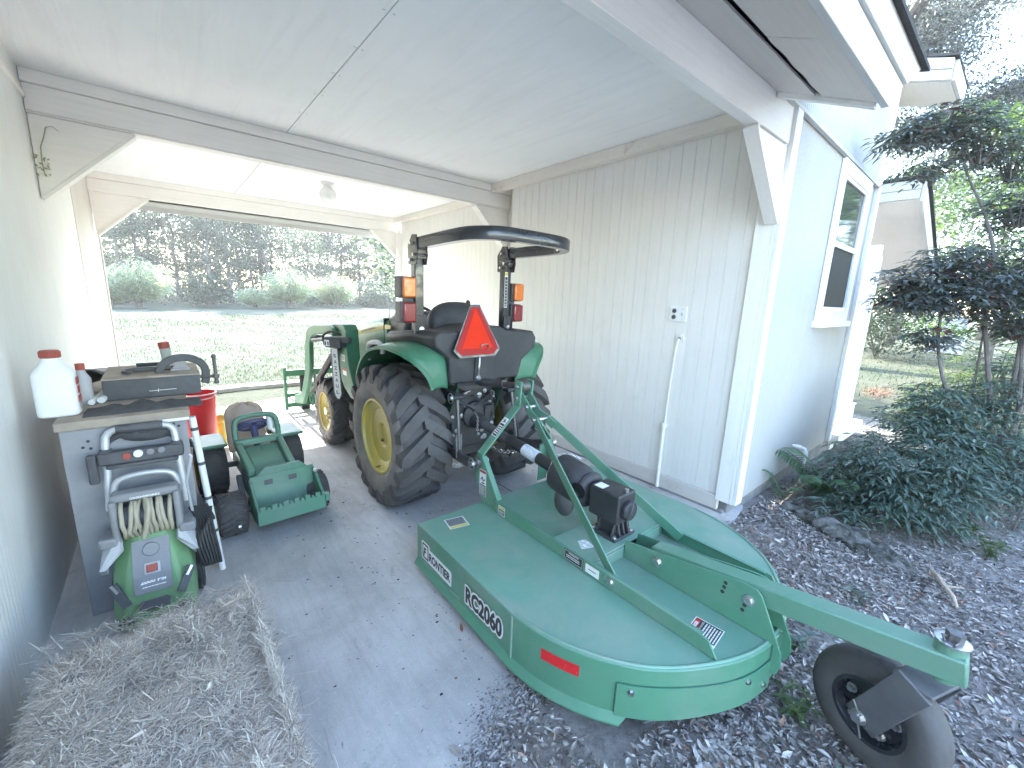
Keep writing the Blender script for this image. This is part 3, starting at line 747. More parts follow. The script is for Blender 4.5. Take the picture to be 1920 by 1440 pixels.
# front hitch: two lugs, A-frame bars, top plates, link plates and long braces
for sx in (-1, 1):
    x = XC + sx*.281
    w = MB(); w.yz([(1.745,.281),(1.745,.349),(1.905,.565),(1.955,.575),(1.985,.53),(1.985,.47),(1.90,.281)], x-.005, x+.005)
    w.bar((x-sx*.012,1.745,.345),(x-sx*.012,1.905,.565),.03,.006)
    xi = x - sx*.085
    w.xz([(min(xi,x-sx*.006),.281),(max(xi,x-sx*.006),.281),(max(xi,x-sx*.006),.30),(min(xi,x-sx*.006),.46)], 1.915, 1.923) if sx < 0 else w.bx(xi, x-.006, 1.915, 1.923, .281, .53)
    w.build('hitch_lug', M['green'], cut, bevel=.002)
    w = MB(); p0 = V((x,1.935,.52)); p1 = V((x,1.925,.575)); p2 = V((XC+sx*.045,1.885,.845)); p3 = V((XC+sx*.045,1.875,1.0))
    for a, b in ((p0,p1),(p1,p2),(p2,p3)): w.bar(a-(b-a).normalized()*.006, b+(b-a).normalized()*.006, .013, .058, (0,1,0))
    w.build('frame_bar', M['green'], cut, bevel=.003)
    lp = [V((XC+sx*.032,1.872,.915)), V((XC+sx*.032,1.825,.875)), V((XC+sx*.032,1.775,.82)), V((XC+sx*.040,1.715,.800)), V((XC+sx*.05,1.655,.765))]
    w = MB(); w.path(lp, [(-.004,-.026),(.004,-.026),(.004,.026),(-.004,.026)]); w.build('link_plate', M['green'], cut, bevel=.002)
    w = MB(); a = V((XC+sx*.055,1.70,.795)); b = V((XC+sx*.275,.925,.318)); w.bar(a, b, .009, .052); w.build('long_brace', M['green'], cut, bevel=.002)
    w = MB(); w.bolt((XC+sx*.285,.955,.322),(-1 if sx < 0 else -1,0,0),.013,.012); w.bolt((XC+sx*.299,.93,.318),(sx,0,0),.013,.01)
    for y, z, dx in ((1.935,.52,.288),):
        w.cyl((XC+sx*.22,y,z),(XC+sx*.34,y,z),.0125,n=12); w.bolt((XC+sx*.288,y,z),(sx,0,0),.014,.012); w.bolt((XC+sx*.274,y,z),(-sx,0,0),.014,.012)
    for y, z, dx in ((1.885,.965,.052),(1.885,.895,.052),(1.805,.855,.037),(1.712,.80,.06)):
        w.bolt((XC+sx*dx,y,z),(sx,0,0),.011,.01)
    w.each('hitch_bolt', M['steel'], cut)
w = MB()
for y, z, h in ((1.885,.965,.05),(1.885,.895,.05),(1.805,.855,.035),(1.712,.80,.055)): w.cyl((XC-h,y,z),(XC+h,y,z),.012,n=12)
w.each('hitch_pin', M['steel'], cut)
# gearbox
gb = MB(); gx_, gy_ = 1.665, 1.152
gb.bx(gx_-.085,gx_+.085,gy_-.085,gy_+.085,.3465,.362)
gearbase = gb.build('gearbox_foot', M['cast'], cut, bevel=.012, seg=3)
w = MB(); w.bx(gx_-.07,gx_+.07,gy_-.075,gy_+.105,.43,.583); w.xz([(gx_-.045,.36),(gx_+.045,.36),(gx_+.055,.435),(gx_-.055,.435)], gy_-.05, gy_+.06)
w.build('gearbox', M['cast'], cut, bevel=.009, seg=3)
w = MB()
for px, py, ux, uy in ((-.04,-.05,-1,0),(-.04,.04,-1,0),(.04,-.05,1,0),(.04,.04,1,0),(-.035,-.045,0,-1),(.035,-.045,0,-1),(0,-.045,0,-1)):
    w.prism([(0,.3622),(0,.44),(.012,.44),(.036,.3622)], (gx_+px-.005*abs(uy),gy_+py-.005*abs(ux),0), (ux,uy,0), (0,0,1), (.010*abs(uy),.010*abs(ux),0))
w.each('gearbox_rib', M['cast'], cut, bevel=.002)
w = MB(); w.lathe([(0,0),(.05,0),(.052,-.02),(.046,-.03),(0,-.032)], (gx_,gy_-.076,.50), (0,1,0), 20)
w.bar((gx_-.035,gy_-.10,.47),(gx_+.005,gy_-.10,.535),.028,.02,(0,1,0))
w.tube([(gx_+.01,gy_-.10,.545),(gx_-.01,gy_-.112,.52),(gx_-.03,gy_-.112,.485),(gx_-.036,gy_-.105,.47)],.009,8)
w.build('gearbox_cap', M['cast'], cut, bevel=.003)
w = MB(); w.cyl((gx_+.01,gy_-.06,.582),(gx_+.01,gy_-.06,.598),.011,n=12); w.cyl((gx_+.071,gy_-.055,.50),(gx_+.082,gy_-.055,.50),.013,n=14)
for px in (-.066,.066):
    for py in (-.066,.066): w.bolt((gx_+px,gy_+py,.362),(0,0,1),.009,.010)
w.each('gearbox_bolt', M['steel'], cut)
w = MB(); w.add([(gx_-.062,gy_+.03,.5845),(gx_-.005,gy_+.03,.5845),(gx_-.005,gy_+.085,.5845),(gx_-.062,gy_+.085,.5845)],[(0,1,2,3)]); w.build('gearbox_sticker', M['decalw'], cut, smooth=0)
w = MB(); w.cyl((gx_,gy_+.105,.505),(gx_,gy_+.135,.505),.06,n=24); w.build('input_flange', M['cast'], cut, bevel=.004)
# rubber bell shield over the coupling, PTO shaft up to the tractor
sh = thing('drive_shaft', 'black telescopic drive shaft with bell shields between tractor and gearbox', 'drive shaft', (XC,1.6,.52))
p0 = V((gx_,1.285,.507)); p1 = V((XC,2.50,.640)); dr = (p1-p0).normalized()
w = MB(); w.lathe([(.062,0),(.085,.006),(.098,.02),(.099,.04),(.088,.052),(.094,.066),(.106,.085),(.109,.14),(.108,.235),(.104,.25),(.098,.252),(.098,.08),(.06,.02)], p0, dr, 32)
w.build('bell_shield', M['black'], sh, smooth=40)
w = MB(); up = V((0,0,1)); q = p0+dr*.16+V((-.1085,0,.0)); w.ell(q+V((.012,0,.01)), (.004,.058,.044), M=Matrix.Rotation(.1,3,'X')); w.ell(p0+dr*.03+V((-.092,0,.02)),(.006,.05,.04)); w.build('shield_opening', mat('dark_opening_rubber', (.006,.006,.007), .9), sh)
w = MB(); w.ell(p0+dr*.165+V((-.045,0,-.125)), (.035,.07,.085)); w.build('shield_skirt', M['dgrey'], sh)
w = MB(); w.cyl(p0+dr*.2, p0+dr*.72, .037, n=20); w.build('outer_tube', M['black'], sh)
w = MB(); w.cyl(p0+dr*.7, p0+dr*1.08, .031, n=20); w.build('inner_tube', M['dgrey'], sh)
w = MB(); w.lathe([(.033,0),(.04,.02),(.05,.05),(.052,.09),(.07,.11),(.085,.16),(.09,.22),(.084,.222),(.05,.12)], p0+dr*1.0, dr, 28); w.build('bell_shield', M['black'], sh, smooth=40)
w = MB(); w.lathe([(.0385,0),(.0385,.13)], p0+dr*.43, dr, 24); w.build('shaft_label', mat('torn_white_label', (.74,.75,.76), .5, dirt=(.20,.30,.40), dirt_amt=.9, dirt_scale=30), sh, smooth=60)
def chain(pts, name, par, r=.0022, L=.018):
    w = MB(); tot = 0; P = [V(p) for p in pts]; 
    for a, b in zip(P, P[1:]):
        k = max(1, int((b-a).length/(L*.8)))
        for i in range(k):
            c = a.lerp(b, (i+.5)/k); dd = (b-a).normalized(); s_ = dd.cross(V((0,0,1))) if i % 2 else dd.cross(V((1,0,.2)))
            s_.normalize()
            w.tube([c+dd*math.cos(t)*L*.6+s_*math.sin(t)*L*.32 for t in [2*PI*j/10 for j in range(10)]], r, 5, closed=True)
    return w.build(name, M['steel'], par)
chain([p0+dr*.245+V((-.1,0,.02)), p0+dr*.27+V((-.04,-.01,.095)), p0+dr*.22+V((.03,0,.118)), p0+dr*.16+V((.075,0,.10))], 'safety_chain', sh)
chain([p0+dr*1.20+V((-.03,0,.105)), p0+dr*1.1+V((-.03,0,.085)), p0+dr*1.02+V((-.045,0,.05)), p0+dr*.99+V((-.08,-.02,-.02))], 'safety_chain', sh)

# decals on the cutter: lettering is geometry
def panel(mb, o, u, v, wd_, ht, mi, lift):
    o, u, v = V(o), V(u).normalized(), V(v).normalized(); nn = u.cross(v)*lift
    mb.add([o+nn, o+u*wd_+nn, o+u*wd_+v*ht+nn, o+v*ht+nn], [(0,1,2,3)], mi)
def outlined(mb, txt, o, u, v, width, height, grow, mi_out, mi_in, lift):
    """solid letters with a fat pale surround: a boxy halo of the same letters underneath"""
    o = V(o); u = V(u).normalized(); v = V(v).normalized(); nn = u.cross(v)
    vs, fs = text_mesh(txt, 1, .045)
    x0 = min(a for a, b in vs); x1 = max(a for a, b in vs); y0 = min(b for a, b in vs); y1 = max(b for a, b in vs)
    kx = width/(x1-x0); ky = height/(y1-y0); i = 0
    for da in range(12):
        t = 2*PI*da/12
        mb.add([o+u*((a-x0)*kx+grow*math.cos(t))+v*((b-y0)*ky+grow*math.sin(t))+nn*(lift*(.5+.02*da)) for a, b in vs], fs, mi_out)
    mb.add([o+u*((a-x0)*kx)+v*((b-y0)*ky)+nn*lift for a, b in vs], fs, mi_in)
U, Vv = (0,-1,0), (0,0,1); xs = .9405
w = MB()
outlined(w, 'RC2060', (xs,1.395,.125), U, Vv, .268, .088, .009, 0, 1, .0016)
w.build('model_lettering', [M['decalw'], M['decalk']], cut, smooth=0)
UD = V((-.0122,-1,0))
w = MB(); ox = .9385
dx = lambda y: .955 - .07*.0122 - .0046 - {1.70:0,1.68:0,1.65:.0009,1.75:.0003}[y]
w.prism([(-.008,-.012),(.283,-.012),(.292,-.003),(.292,.062),(.283,.071),(.073,.071),(.073,.082),(.063,.092),(-.006,.092),(-.016,.082),(-.016,-.004)], (dx(1.70),1.82,.125), UD, Vv, (-.0004,0,0), 0)
o = (dx(1.68)-.0006,1.82,.125)
put_text(w, 'RONTIER', 1, (dx(1.65)-.0012,1.752,.131), UD, Vv, off=.04, mi=1, width=.214, height=.050, lift=.0002)
w.prism([(-.006,.002),(.0,-.003),(.06,-.003),(.06,.080),(.054,.084),(-.002,.084),(-.006,.078)], (dx(1.75)-.0008,1.82,.125), UD, Vv, (-.0003,0,0), 1)
w.prism([(.006,.008),(.052,.008),(.052,.074),(.004,.074)], (dx(1.75)-.0014,1.82,.125), UD, Vv, (-.0003,0,0), 0)
put_text(w, 'F', 1, (dx(1.75)-.0021,1.812,.136), UD, Vv, off=.05, mi=1, width=.032, height=.052, lift=.0002, shear=.15)
w.build('maker_lettering', [M['decalw'], M['decalk']], cut, smooth=0)
# red reflector on the curved skirt
Q = arc_pts(.252,.291,.0045,6); w = MB(); vs = []
for p in Q: vs += [(p.x,p.y,.182),(p.x,p.y,.228)]
w.add(vs, [(2*i,2*i+2,2*i+3,2*i+1) for i in range(6)]); w.build('reflector', M['refl'], cut, smooth=40, fixn=True)
def lines(mb, o, u, v, wd_, ht, rows, mi, lift, seed=1):
    rr = random.Random(seed); o = V(o); u = V(u).normalized(); v = V(v).normalized()
    for i in range(rows):
        y = ht*(i+.5)/rows; x = 0
        while x < wd_*.93:
            l = rr.uniform(.06,.2)*wd_
            if x+l > wd_: l = wd_-x
            panel(mb, o+u*x+v*(y-ht/rows*.25), u, v, l*.86, ht/rows*.5, mi, lift); x += l
        if rr.random() < .3: pass
DM = [M['decalw'], M['decalk'], M['decalr'], M['decaly'], M['decalg']]
# deck corner label, danger label, gearbox plate label, lug label, rail labels
w = MB(); u = V((.85,-.16,0)).normalized(); v = V((.16,.85,0)).normalized(); o = V((1.065,1.735,.2805))
panel(w,o,u,v,.112,.105,0,.0004); panel(w,o+u*.005+v*.025,u,v,.102,.075,4,.0008); panel(w,o+u*.005+v*.004,u,v,.102,.018,3,.0008); lines(w,o+u*.009+v*.03,u,v,.094,.066,8,1,.0012,3); w.build('warning_label', DM, cut, smooth=0)
w = MB(); u = V((.62,.25,0)).normalized(); u = V((0.995,.10,0)).normalized(); v = V((-.10,.995,0)); o = V((1.388,.498,.2805))
panel(w,o,u,v,.148,.108,0,.0004); panel(w,o+u*.045+v*.004,u,v,.099,.10,1,.0008)
for i in range(1): panel(w,o+u*.045+v*.083,u,v,.099,.021,2,.0012)
put_text(w,'DANGER',.02,o+u*.062+v*.087,u,v,off=.001,mi=0,width=.062,height=.013,lift=.0016)
put_text(w,'ROTATING BLADES',.02,o+u*.052+v*.070,u,v,mi=0,width=.084,height=.008,lift=.0016)
lines(w,o+u*.05+v*.006,u,v,.088,.060,6,0,.0014,5)
w.tube([o+u*.012+v*.075+V((0,0,.001)),o+u*.02+v*.06+V((0,0,.001)),o+u*.012+v*.045+V((0,0,.001)),o+u*.03+v*.03+V((0,0,.001))],.002,4,mi=1); w.tube([o+u*.03+v*.09+V((0,0,.001)),o+u*.02+v*.07+V((0,0,.001)),o+u*.034+v*.06+V((0,0,.001))],.002,4,mi=1); w.tube([o+u*.008+v*.02+V((0,0,.001)),o+u*.022+v*.012+V((0,0,.001)),o+u*.036+v*.016+V((0,0,.001))],.002,4,mi=1)
w.build('danger_label', DM, cut, smooth=0)
w = MB(); u = V((.93,-.35,0)).normalized(); v = V((.35,.93,0)); o = V((1.418,1.135,.3465))
for i in range(7): panel(w,o+v*(.010*i)+u*(.002*i),u,v,.072-.004*i,.006,0,.0005)
for a, b in ((.02,.012),(.045,.03),(.03,.05)): panel(w,o+u*a+v*b,u,v,.016,.018,0,.0007)
w.build('oil_label', DM, cut, smooth=0)
x = XC-.295-.0045
w = MB(); panel(w,(x,1.20,.286),U,Vv,.118,.054,1,.0006)
for a_, b_, c_, d_ in ((.004,.004,.110,.0018),(.004,.048,.110,.0018),(.004,.004,.0018,.046),(.112,.004,.0018,.046)): panel(w,(x,1.20-a_,.286+b_),U,Vv,c_,d_,0,.0014)
put_text(w,'WARNING',1,V((x-.0014,1.172,.323)),U,Vv,off=.03,mi=0,width=.062,height=.008,lift=.0002); lines(w,(x,1.185,.300),U,Vv,.085,.018,2,0,.0014,8); w.build('serial_plate', DM, cut, smooth=0)
w = MB(); panel(w,(x,1.068,.290),U,Vv,.078,.042,0,.0004); lines(w,(x,1.05,.306),U,Vv,.045,.009,1,1,.0008,2); w.build('barcode_label', DM, cut, smooth=0)
w = MB(); panel(w,(x,1.715,.284),U,Vv,.058,.056,0,.0004); panel(w,(x,1.711,.290),U,Vv,.05,.03,1,.0008); panel(w,(x,1.711,.323),U,Vv,.05,.013,3,.0008); lines(w,(x,1.708,.296),U,Vv,.044,.018,3,0,.0012,9); w.build('grease_label', DM, cut, smooth=0)
x = XC-.281-.0056
w = MB(); panel(w,(x,1.925,.32),U,Vv,.068,.165,0,.0004); panel(w,(x,1.921,.322),U,Vv,.060,.068,1,.0008); panel(w,(x,1.921,.465),U,Vv,.060,.016,2,.0008); lines(w,(x,1.918,.326),U,Vv,.054,.060,6,0,.0012,4)
w.tube([(x-.001,1.91,.42),(x-.001,1.895,.44),(x-.001,1.885,.415),(x-.001,1.87,.43)],.004,4,mi=1); w.tube([(x-.001,1.90,.40),(x-.001,1.875,.402)],.004,4,mi=1); w.build('safety_label', DM, cut, smooth=0)
# label on the slanted frame bar
p1 = V((XC-.281,1.925,.575)); p2 = V((XC-.045,1.885,.845)); d = (p2-p1).normalized()
nn = d.cross(V((0,1,0))).normalized()
if nn.x > 0: nn = -nn
u = d.cross(nn).normalized(); o = p1.lerp(p2,.36) + nn*.0068 - u*.024
w = MB(); panel(w,o,u,d,.048,.135,0,.0004); panel(w,o+u*.004+d*.004,u,d,.040,.088,1,.0008); lines(w,o+u*.008+d*.012,u,d,.032,.07,5,0,.0012,6)
w.tube([o+u*.015+d*.10+nn*.001,o+u*.03+d*.115+nn*.001,o+u*.022+d*.125+nn*.001],.003,4,mi=1); w.tube([o+u*.012+d*.118+nn*.001,o+u*.036+d*.106+nn*.001],.003,4,mi=1)
w.build('safety_label', DM, cut, smooth=0)
# ---------------------------------------------------------------- compact tractor
tr = thing('tractor', 'green compact tractor with yellow wheels, folded roll bar and front loader, seen from behind', 'tractor', (1.67,3.3,0))
def crv(pts, n=6):
    """Catmull-Rom through 3D points"""
    P = [V(p) for p in pts]; out = []
    for i in range(len(P)-1):
        p0, p1, p2, p3 = P[max(0,i-1)], P[i], P[i+1], P[min(len(P)-1,i+2)]
        for k in range(n):
            t = k/n
            out.append(.5*((2*p1)+(p2-p0)*t+(2*p0-5*p1+4*p2-p3)*t*t+(3*p1-p0-3*p2+p3)*t**3))
    return out + [P[-1]]
def wheel(cx, cy, Rr, wd_, rim, nl, side, par, lug=.034, fat=.072, rot=0, dish=.05, sweep=.34):
    """industrial lugged tyre (part), with rim and bolts as sub-parts; side = -1 when the outer face looks to -x"""
    c = V((cx, cy, Rr)); ax = V((side,0,0)); h = wd_/2; Rc = Rr - lug
    prof = [(rim,-h*.80),(rim+.02,-h*.9),(rim+.35*(Rc-rim),-h*1.0),(rim+.7*(Rc-rim),-h*.98),(Rc-.02,-h*.86),(Rc,-h*.6),(Rc+.004,0),(Rc,h*.6),(Rc-.02,h*.86),(rim+.7*(Rc-rim),h*.98),(rim+.35*(Rc-rim),h*1.0),(rim+.02,h*.9),(rim,h*.80)]
    w = MB(); mi = [1,1,1,1,0,0,0,0,1,1,1,1]; w.lathe(prof, c, ax, 64, mi=mi, cap=False)
    # lugs: curved bars from each shoulder to just past the middle
    for k in range(nl):
        for sd in (-1, 1):
            t0 = 2*PI*(k + (.5 if sd > 0 else 0))/nl + rot
            secs = []
            K = 7
            for i in range(K+1):
                f = i/K                        # 0 shoulder .. 1 beyond centre
                a = sd*h*(1.0 - 1.12*f); th = t0 - sweep*f**.8
                wid = fat*(1.0 - .12*f)/Rr*.5*(1 if f > .01 else .72)
                rt = Rr - .012*abs(a/h)**3; rb = Rc - .01
                if f == 0: rt = Rr - .030; rb = Rc - .075
                secs.append((a, th, wid, rt, rb))
            vs = []
            for a, th, wid, rt, rb in secs:
                for dt, r in ((-wid*1.25, rb), (-wid, rt), (wid, rt), (wid*1.25, rb)):
                    vs.append(c + V((side*a, math.cos(th+dt)*r, math.sin(th+dt)*r)))
            fs = []
            for i in range(K):
                o = i*4
                for q in range(3): fs.append((o+q, o+q+1, o+4+q+1, o+4+q))
            fs += [(0,1,2,3), (K*4+3,K*4+2,K*4+1,K*4)]
            if (sd*side) < 0: fs = [f[::-1] for f in fs]
            w.add(vs, fs, 0)
    ty = w.build('wheel', [M['tyre'], M['sidewall']], par, smooth=40)
    w = MB(); o = h*.84
    w.lathe([(0,o-dish-.02),(rim*.28,o-dish-.02),(rim*.34,o-dish),(rim*.72,o-dish+.006),(rim*.80,o-dish+.02),(rim*.90,o-.02),(rim*.955,o-.012),(rim*.97,o+.006),(rim*1.02,o+.008),(rim*1.035,o-.004),(rim*1.0,-h*.8),(rim*.9,-h*.8),(rim*.86,-h*.2),(rim*.6,-h*.1),(0,-h*.1)], c, ax, 48)
    rm = w.build('rim', M['yellow'], ty, smooth=30)
    w = MB()
    nb = 6 if Rr < .4 else 8
    if Rr < .4:
        for k in range(nb):
            t = 2*PI*k/nb; p = c + ax*(o-dish+.004) + V((0,math.cos(t),math.sin(t)))*rim*.52; w.bolt(p, ax, .012, .016)
        w.cyl(c+ax*(o-dish-.02), c+ax*(o-dish+.05), rim*.25, rim*.2, n=18)
    else:
        p = c + ax*(o-dish+.006) + V((0,-.02,-.03)); w.bolt(p, ax, .010, .010)
        w.cyl(c+ax*(o-.03)+V((0,.0,-rim*.86)), c+ax*(o+.012)+V((0,0,-rim*.88)), .005, n=8)
    w.each('wheel_bolt', M['steel'] if Rr < .4 else M['dsteel'], ty)
    return ty
wheel(1.235, 2.755, .505, .37, .262, 19, -1, tr, lug=.046, rot=.1, fat=.090, dish=.045)
wheel(2.150, 2.755, .505, .37, .262, 19, 1, tr, lug=.046, rot=.25, fat=.090, dish=.045)
wheel(1.245, 4.20, .335, .25, .185, 14, -1, tr, lug=.030, fat=.058, rot=.2, dish=.05)
wheel(2.095, 4.20, .335, .25, .185, 14, 1, tr, lug=.030, fat=.058, dish=.05)
mx_ = lambda p: (2*XC-p[0]+(.045 if p[0] < 1.3 else 0), p[1], p[2])
# rear fenders: swept shell, inner skirt, grab handle
outer = [(1.13,3.26,.74),(1.10,3.17,.86),(1.085,3.03,1.005),(1.08,2.85,1.105),(1.08,2.62,1.15),(1.09,2.45,1.145),(1.12,2.36,1.12),(1.17,2.305,1.075),(1.235,2.285,.99),(1.265,2.285,.91)]
inner = [(1.47,3.26,.80),(1.47,3.19,.95),(1.47,3.06,1.08),(1.47,2.88,1.17),(1.47,2.64,1.185),(1.46,2.47,1.18),(1.44,2.40,1.16),(1.41,2.35,1.11),(1.39,2.32,1.02),(1.385,2.31,.90)]
for mr in (False, True):
    f = mx_ if mr else (lambda p: p)
    A = crv([f(p) for p in outer], 4); B = crv([f(p) for p in inner], 4); w = MB(); n = len(A); K = 6; vs = []
    for a, b in zip(A, B):
        for k in range(K+1):
            t = k/K; p = a.lerp(b, t) + V((0,0,.012*math.sin(PI*t)))
            vs.append(p)
    fs = [(i*(K+1)+k, (i+1)*(K+1)+k, (i+1)*(K+1)+k+1, i*(K+1)+k+1) for i in range(n-1) for k in range(K)]
    w.add(vs, fs)
    fd = w.build('rear_fender', M['greent'], tr, smooth=50, fixn=True)
    sd = fd.modifiers.new('shell', 'SOLIDIFY'); sd.thickness = .012; sd.offset = 0
    w = MB(); w.path(A, [(-.006,-.014),(.006,-.014),(.006,.006),(-.006,.006)]); w.build('fender_lip', M['greent'], fd, smooth=50)
    w = MB(); poly = [(p.y, p.z) for p in B] + [(2.45,.62),(3.05,.62)]
    x = 1.47 if not mr else 2*XC-1.47
    w.yz(poly, x-.006, x+.006); w.build('inner_skirt', mat('dark_green_inner', (.02,.055,.035), .6), fd)
    w = MB(); hx = 1.155 if not mr else 2*XC-1.155
    w.tube(crv([(hx,3.06,1.0),(hx,3.05,1.10),(hx,3.0,1.135),(hx,2.86,1.15),(hx,2.80,1.125),(hx,2.79,1.08)],4), .018, 8); w.build('grab_handle', M['lgrey'], fd, smooth=60)
# black console between the fenders
w = MB()
def loft(mb, secs, caps=True, mi=0):
    n = len(secs[0]); o = 0; vs = [p for s_ in secs for p in s_]; fs = []
    for i in range(len(secs)-1):
        for k in range(n): fs.append((i*n+k, i*n+(k+1)%n, (i+1)*n+(k+1)%n, (i+1)*n+k))
    if caps: fs += [tuple(range(n))[::-1], tuple((len(secs)-1)*n+k for k in range(n))]
    mb.add(vs, fs, mi)
sec = lambda y, pts: [(XC+a, y, b) for a, b in pts]
back = [(-.285,.93),(.30,.93),(.335,1.055),(.45,1.135),(.468,1.21),(.43,1.262),(.18,1.272),(.12,1.30),(-.12,1.30),(-.18,1.272),(-.36,1.268),(-.40,1.235),(-.385,1.175),(-.295,1.10)]
front_ = [(-.30,1.0),(.30,1.0),(.33,1.10),(.46,1.17),(.468,1.205),(.44,1.235),(.2,1.24),(.12,1.25),(-.12,1.25),(-.2,1.24),(-.44,1.235),(-.468,1.205),(-.46,1.17),(-.33,1.10)]
loft(w, [sec(2.285,[(a*.98,b) for a, b in back]), sec(2.34,back), sec(2.55,[(a*1.06,b) for a,b in back]), sec(2.74,front_), sec(2.92,[(a*.93,b-.01) for a, b in front_])])
con = w.build('console', M['black'], tr, bevel=.012, seg=3, fixn=True)
w = MB(); w.xz([(XC-.13,.86),(XC+.13,.86),(XC+.285,.935),(XC-.285,.935)], 2.34, 2.40); w.xz([(XC-.10,.93),(XC+.09,.93),(XC+.075,1.16),(XC-.085,1.16)], 2.272, 2.29)
w.build('rear_panel', M['black'], con, bevel=.006)
w = MB(); panel(w,(1.365,2.338,1.222),(1,-.35,0),(0,0,1),.05,.018,0,.012); w.build('white_tag', M['decalw'], con, smooth=0)
# seat
w = MB()
def sq(c, rx, ry, rz, p=2.6, n=28, m=16):
    c = V(c); f = lambda a, q: math.copysign(abs(a)**(2/q), a); vs = []
    for i in range(m+1):
        ph = PI*i/m-PI/2
        for k in range(n):
            t = 2*PI*k/n; vs.append(c + V((rx*f(math.cos(ph),p)*f(math.cos(t),p), ry*f(math.cos(ph),p)*f(math.sin(t),p), rz*f(math.sin(ph),p))))
    w.add(vs, [(i*n+k,i*n+(k+1)%n,(i+1)*n+(k+1)%n,(i+1)*n+k) for i in range(m) for k in range(n)])
sq((XC+.015,2.70,1.265), .235, .085, .185, 2.5); sq((XC+.015,2.98,1.14), .23, .22, .065, 3)
w.build('seat', M['black'], tr, smooth=60)
# steering wheel and dash
w = MB(); c = V((1.655,3.24,1.31)); a = V((0,-.55,.83)).normalized(); e1 = V((1,0,0)); e2 = a.cross(e1)
w.tube([c+(e1*math.cos(t)+e2*math.sin(t))*.165 for t in [2*PI*k/28 for k in range(28)]], .014, 8, closed=True)
for t in (.5, 2.6, 4.7): w.bar(c-a*.01, c+(e1*math.cos(t)+e2*math.sin(t))*.16, .022, .012, a)
w.cyl(c-a*.03, c+a*.02, .04, n=18); w.cyl(c-a*.28, c-a*.02, .028, n=14); w.build('steering_wheel', M['black'], tr)
w = MB(); w.yz([(3.38,1.29),(3.16,1.36),(3.06,1.355),(3.02,1.28),(3.10,1.16),(3.16,1.0),(3.36,.98)], 1.45, 1.90); w.build('dashboard', M['dgrey'], tr, bevel=.025, seg=3)
w = MB(); w.tube(crv([(2.02,2.95,1.2),(2.0,2.96,1.34),(1.96,2.94,1.42)],4),.010,7); w.ell((1.95,2.935,1.435),(.018,.018,.028)); w.tube([(1.93,2.36,1.26),(1.93,2.33,1.36)],.008,6); w.build('lever', M['black'], tr)
w = MB(); w.bx(1.40,1.94,2.95,3.45,.55,.59); w.bx(1.18,1.46,3.02,3.48,.56,.59); w.bx(1.88,2.16,3.02,3.48,.56,.59); w.build('platform', M['dgrey'], tr, bevel=.006)
w = MB(); w.tube([(1.30,3.22,.98),(1.32,3.35,.99),(1.40,3.45,.97)],.016,8); w.tube([(1.27,3.30,.45),(1.24,3.34,.30),(1.30,3.40,.29),(1.44,3.42,.30)],.014,7); w.bx(1.17,1.42,3.28,3.40,.275,.295); w.build('step', M['dgrey'], tr, bevel=.003)
# hood, nose, yellow stripe with the maker's name
hd = [(3.34,1.285),(3.60,1.268),(3.95,1.215),(4.30,1.150),(4.62,1.075),(4.82,1.01),(4.88,.95),(4.89,.70),(4.86,.62),(3.34,.80)]
w = MB()
secs = []
for y, z in hd[:7]: 
    zb = .80-.18*(y-3.34)/1.5
    secs.append([(XC-.24,y,zb),(XC-.245,y,z-.09),(XC-.225,y,z-.02),(XC-.15,y,z+.006),(XC,y,z+.014),(XC+.15,y,z+.006),(XC+.225,y,z-.02),(XC+.245,y,z-.09),(XC+.24,y,zb)])
secs.append([(x*.9+XC*.1,4.92,z*.97) for x, y, z in secs[-1]])
loft(w, secs); w.build('hood', M['greent'], tr, smooth=40, bevel=.006, fixn=True)
w = MB(); w.bx(XC-.247,XC-.238,3.40,3.408,.85,1.272); w.bar((XC-.247,3.404,1.262),(XC+.247,3.404,1.262),.008,.05); w.build('hood_seam', M['black'], tr)
w = MB(); x = XC-.2465
w.add([(x,3.275,1.203),(x,3.262,1.237),(x+.002,3.39,1.232),(x,3.39,1.197)],[(0,1,2,3)]); w.add([(x,3.42,1.193),(x+.001,3.42,1.228),(x,4.28,1.086),(x,4.28,1.055)],[(0,1,2,3)])
w.add([(x,4.40,1.02),(x,4.40,1.075),(x+.01,4.80,.985),(x+.01,4.80,.955)],[(0,1,2,3)])
u = V((0,-.986,.167)).normalized(); vv = V((0,.167,.986)).normalized()
put_text(w,'JOHN DEERE',1,V((x-.0015,3.93,1.119)),u,vv,off=.03,mi=1,width=.36,height=.024,lift=.0008,shear=.25)
w.build('hood_stripe', [mat('yellow_hood_stripe',(.52,.43,.13),.4,var=.04), M['decalk']], tr, smooth=0)
w = MB(); w.bx(XC-.235,XC+.235,3.30,4.85,.42,.80); w.bx(XC-.16,XC+.16,3.2,4.7,.30,.42); w.build('engine', M['cast'], tr, bevel=.01)
w = MB()
for y in (3.52,3.60,3.68): w.tube([(XC-.26,y,1.07),(XC-.265,y,.9),(XC-.262,y+.05,.7)],.012,6)
w.tube([(XC-.30,3.30,1.03),(XC-.31,3.42,1.06),(XC-.29,3.55,1.08)],.008,6); w.tube([(XC-.30,3.44,1.10),(XC-.295,3.45,.82)],.006,6); w.each('loader_hose', M['black'], tr)
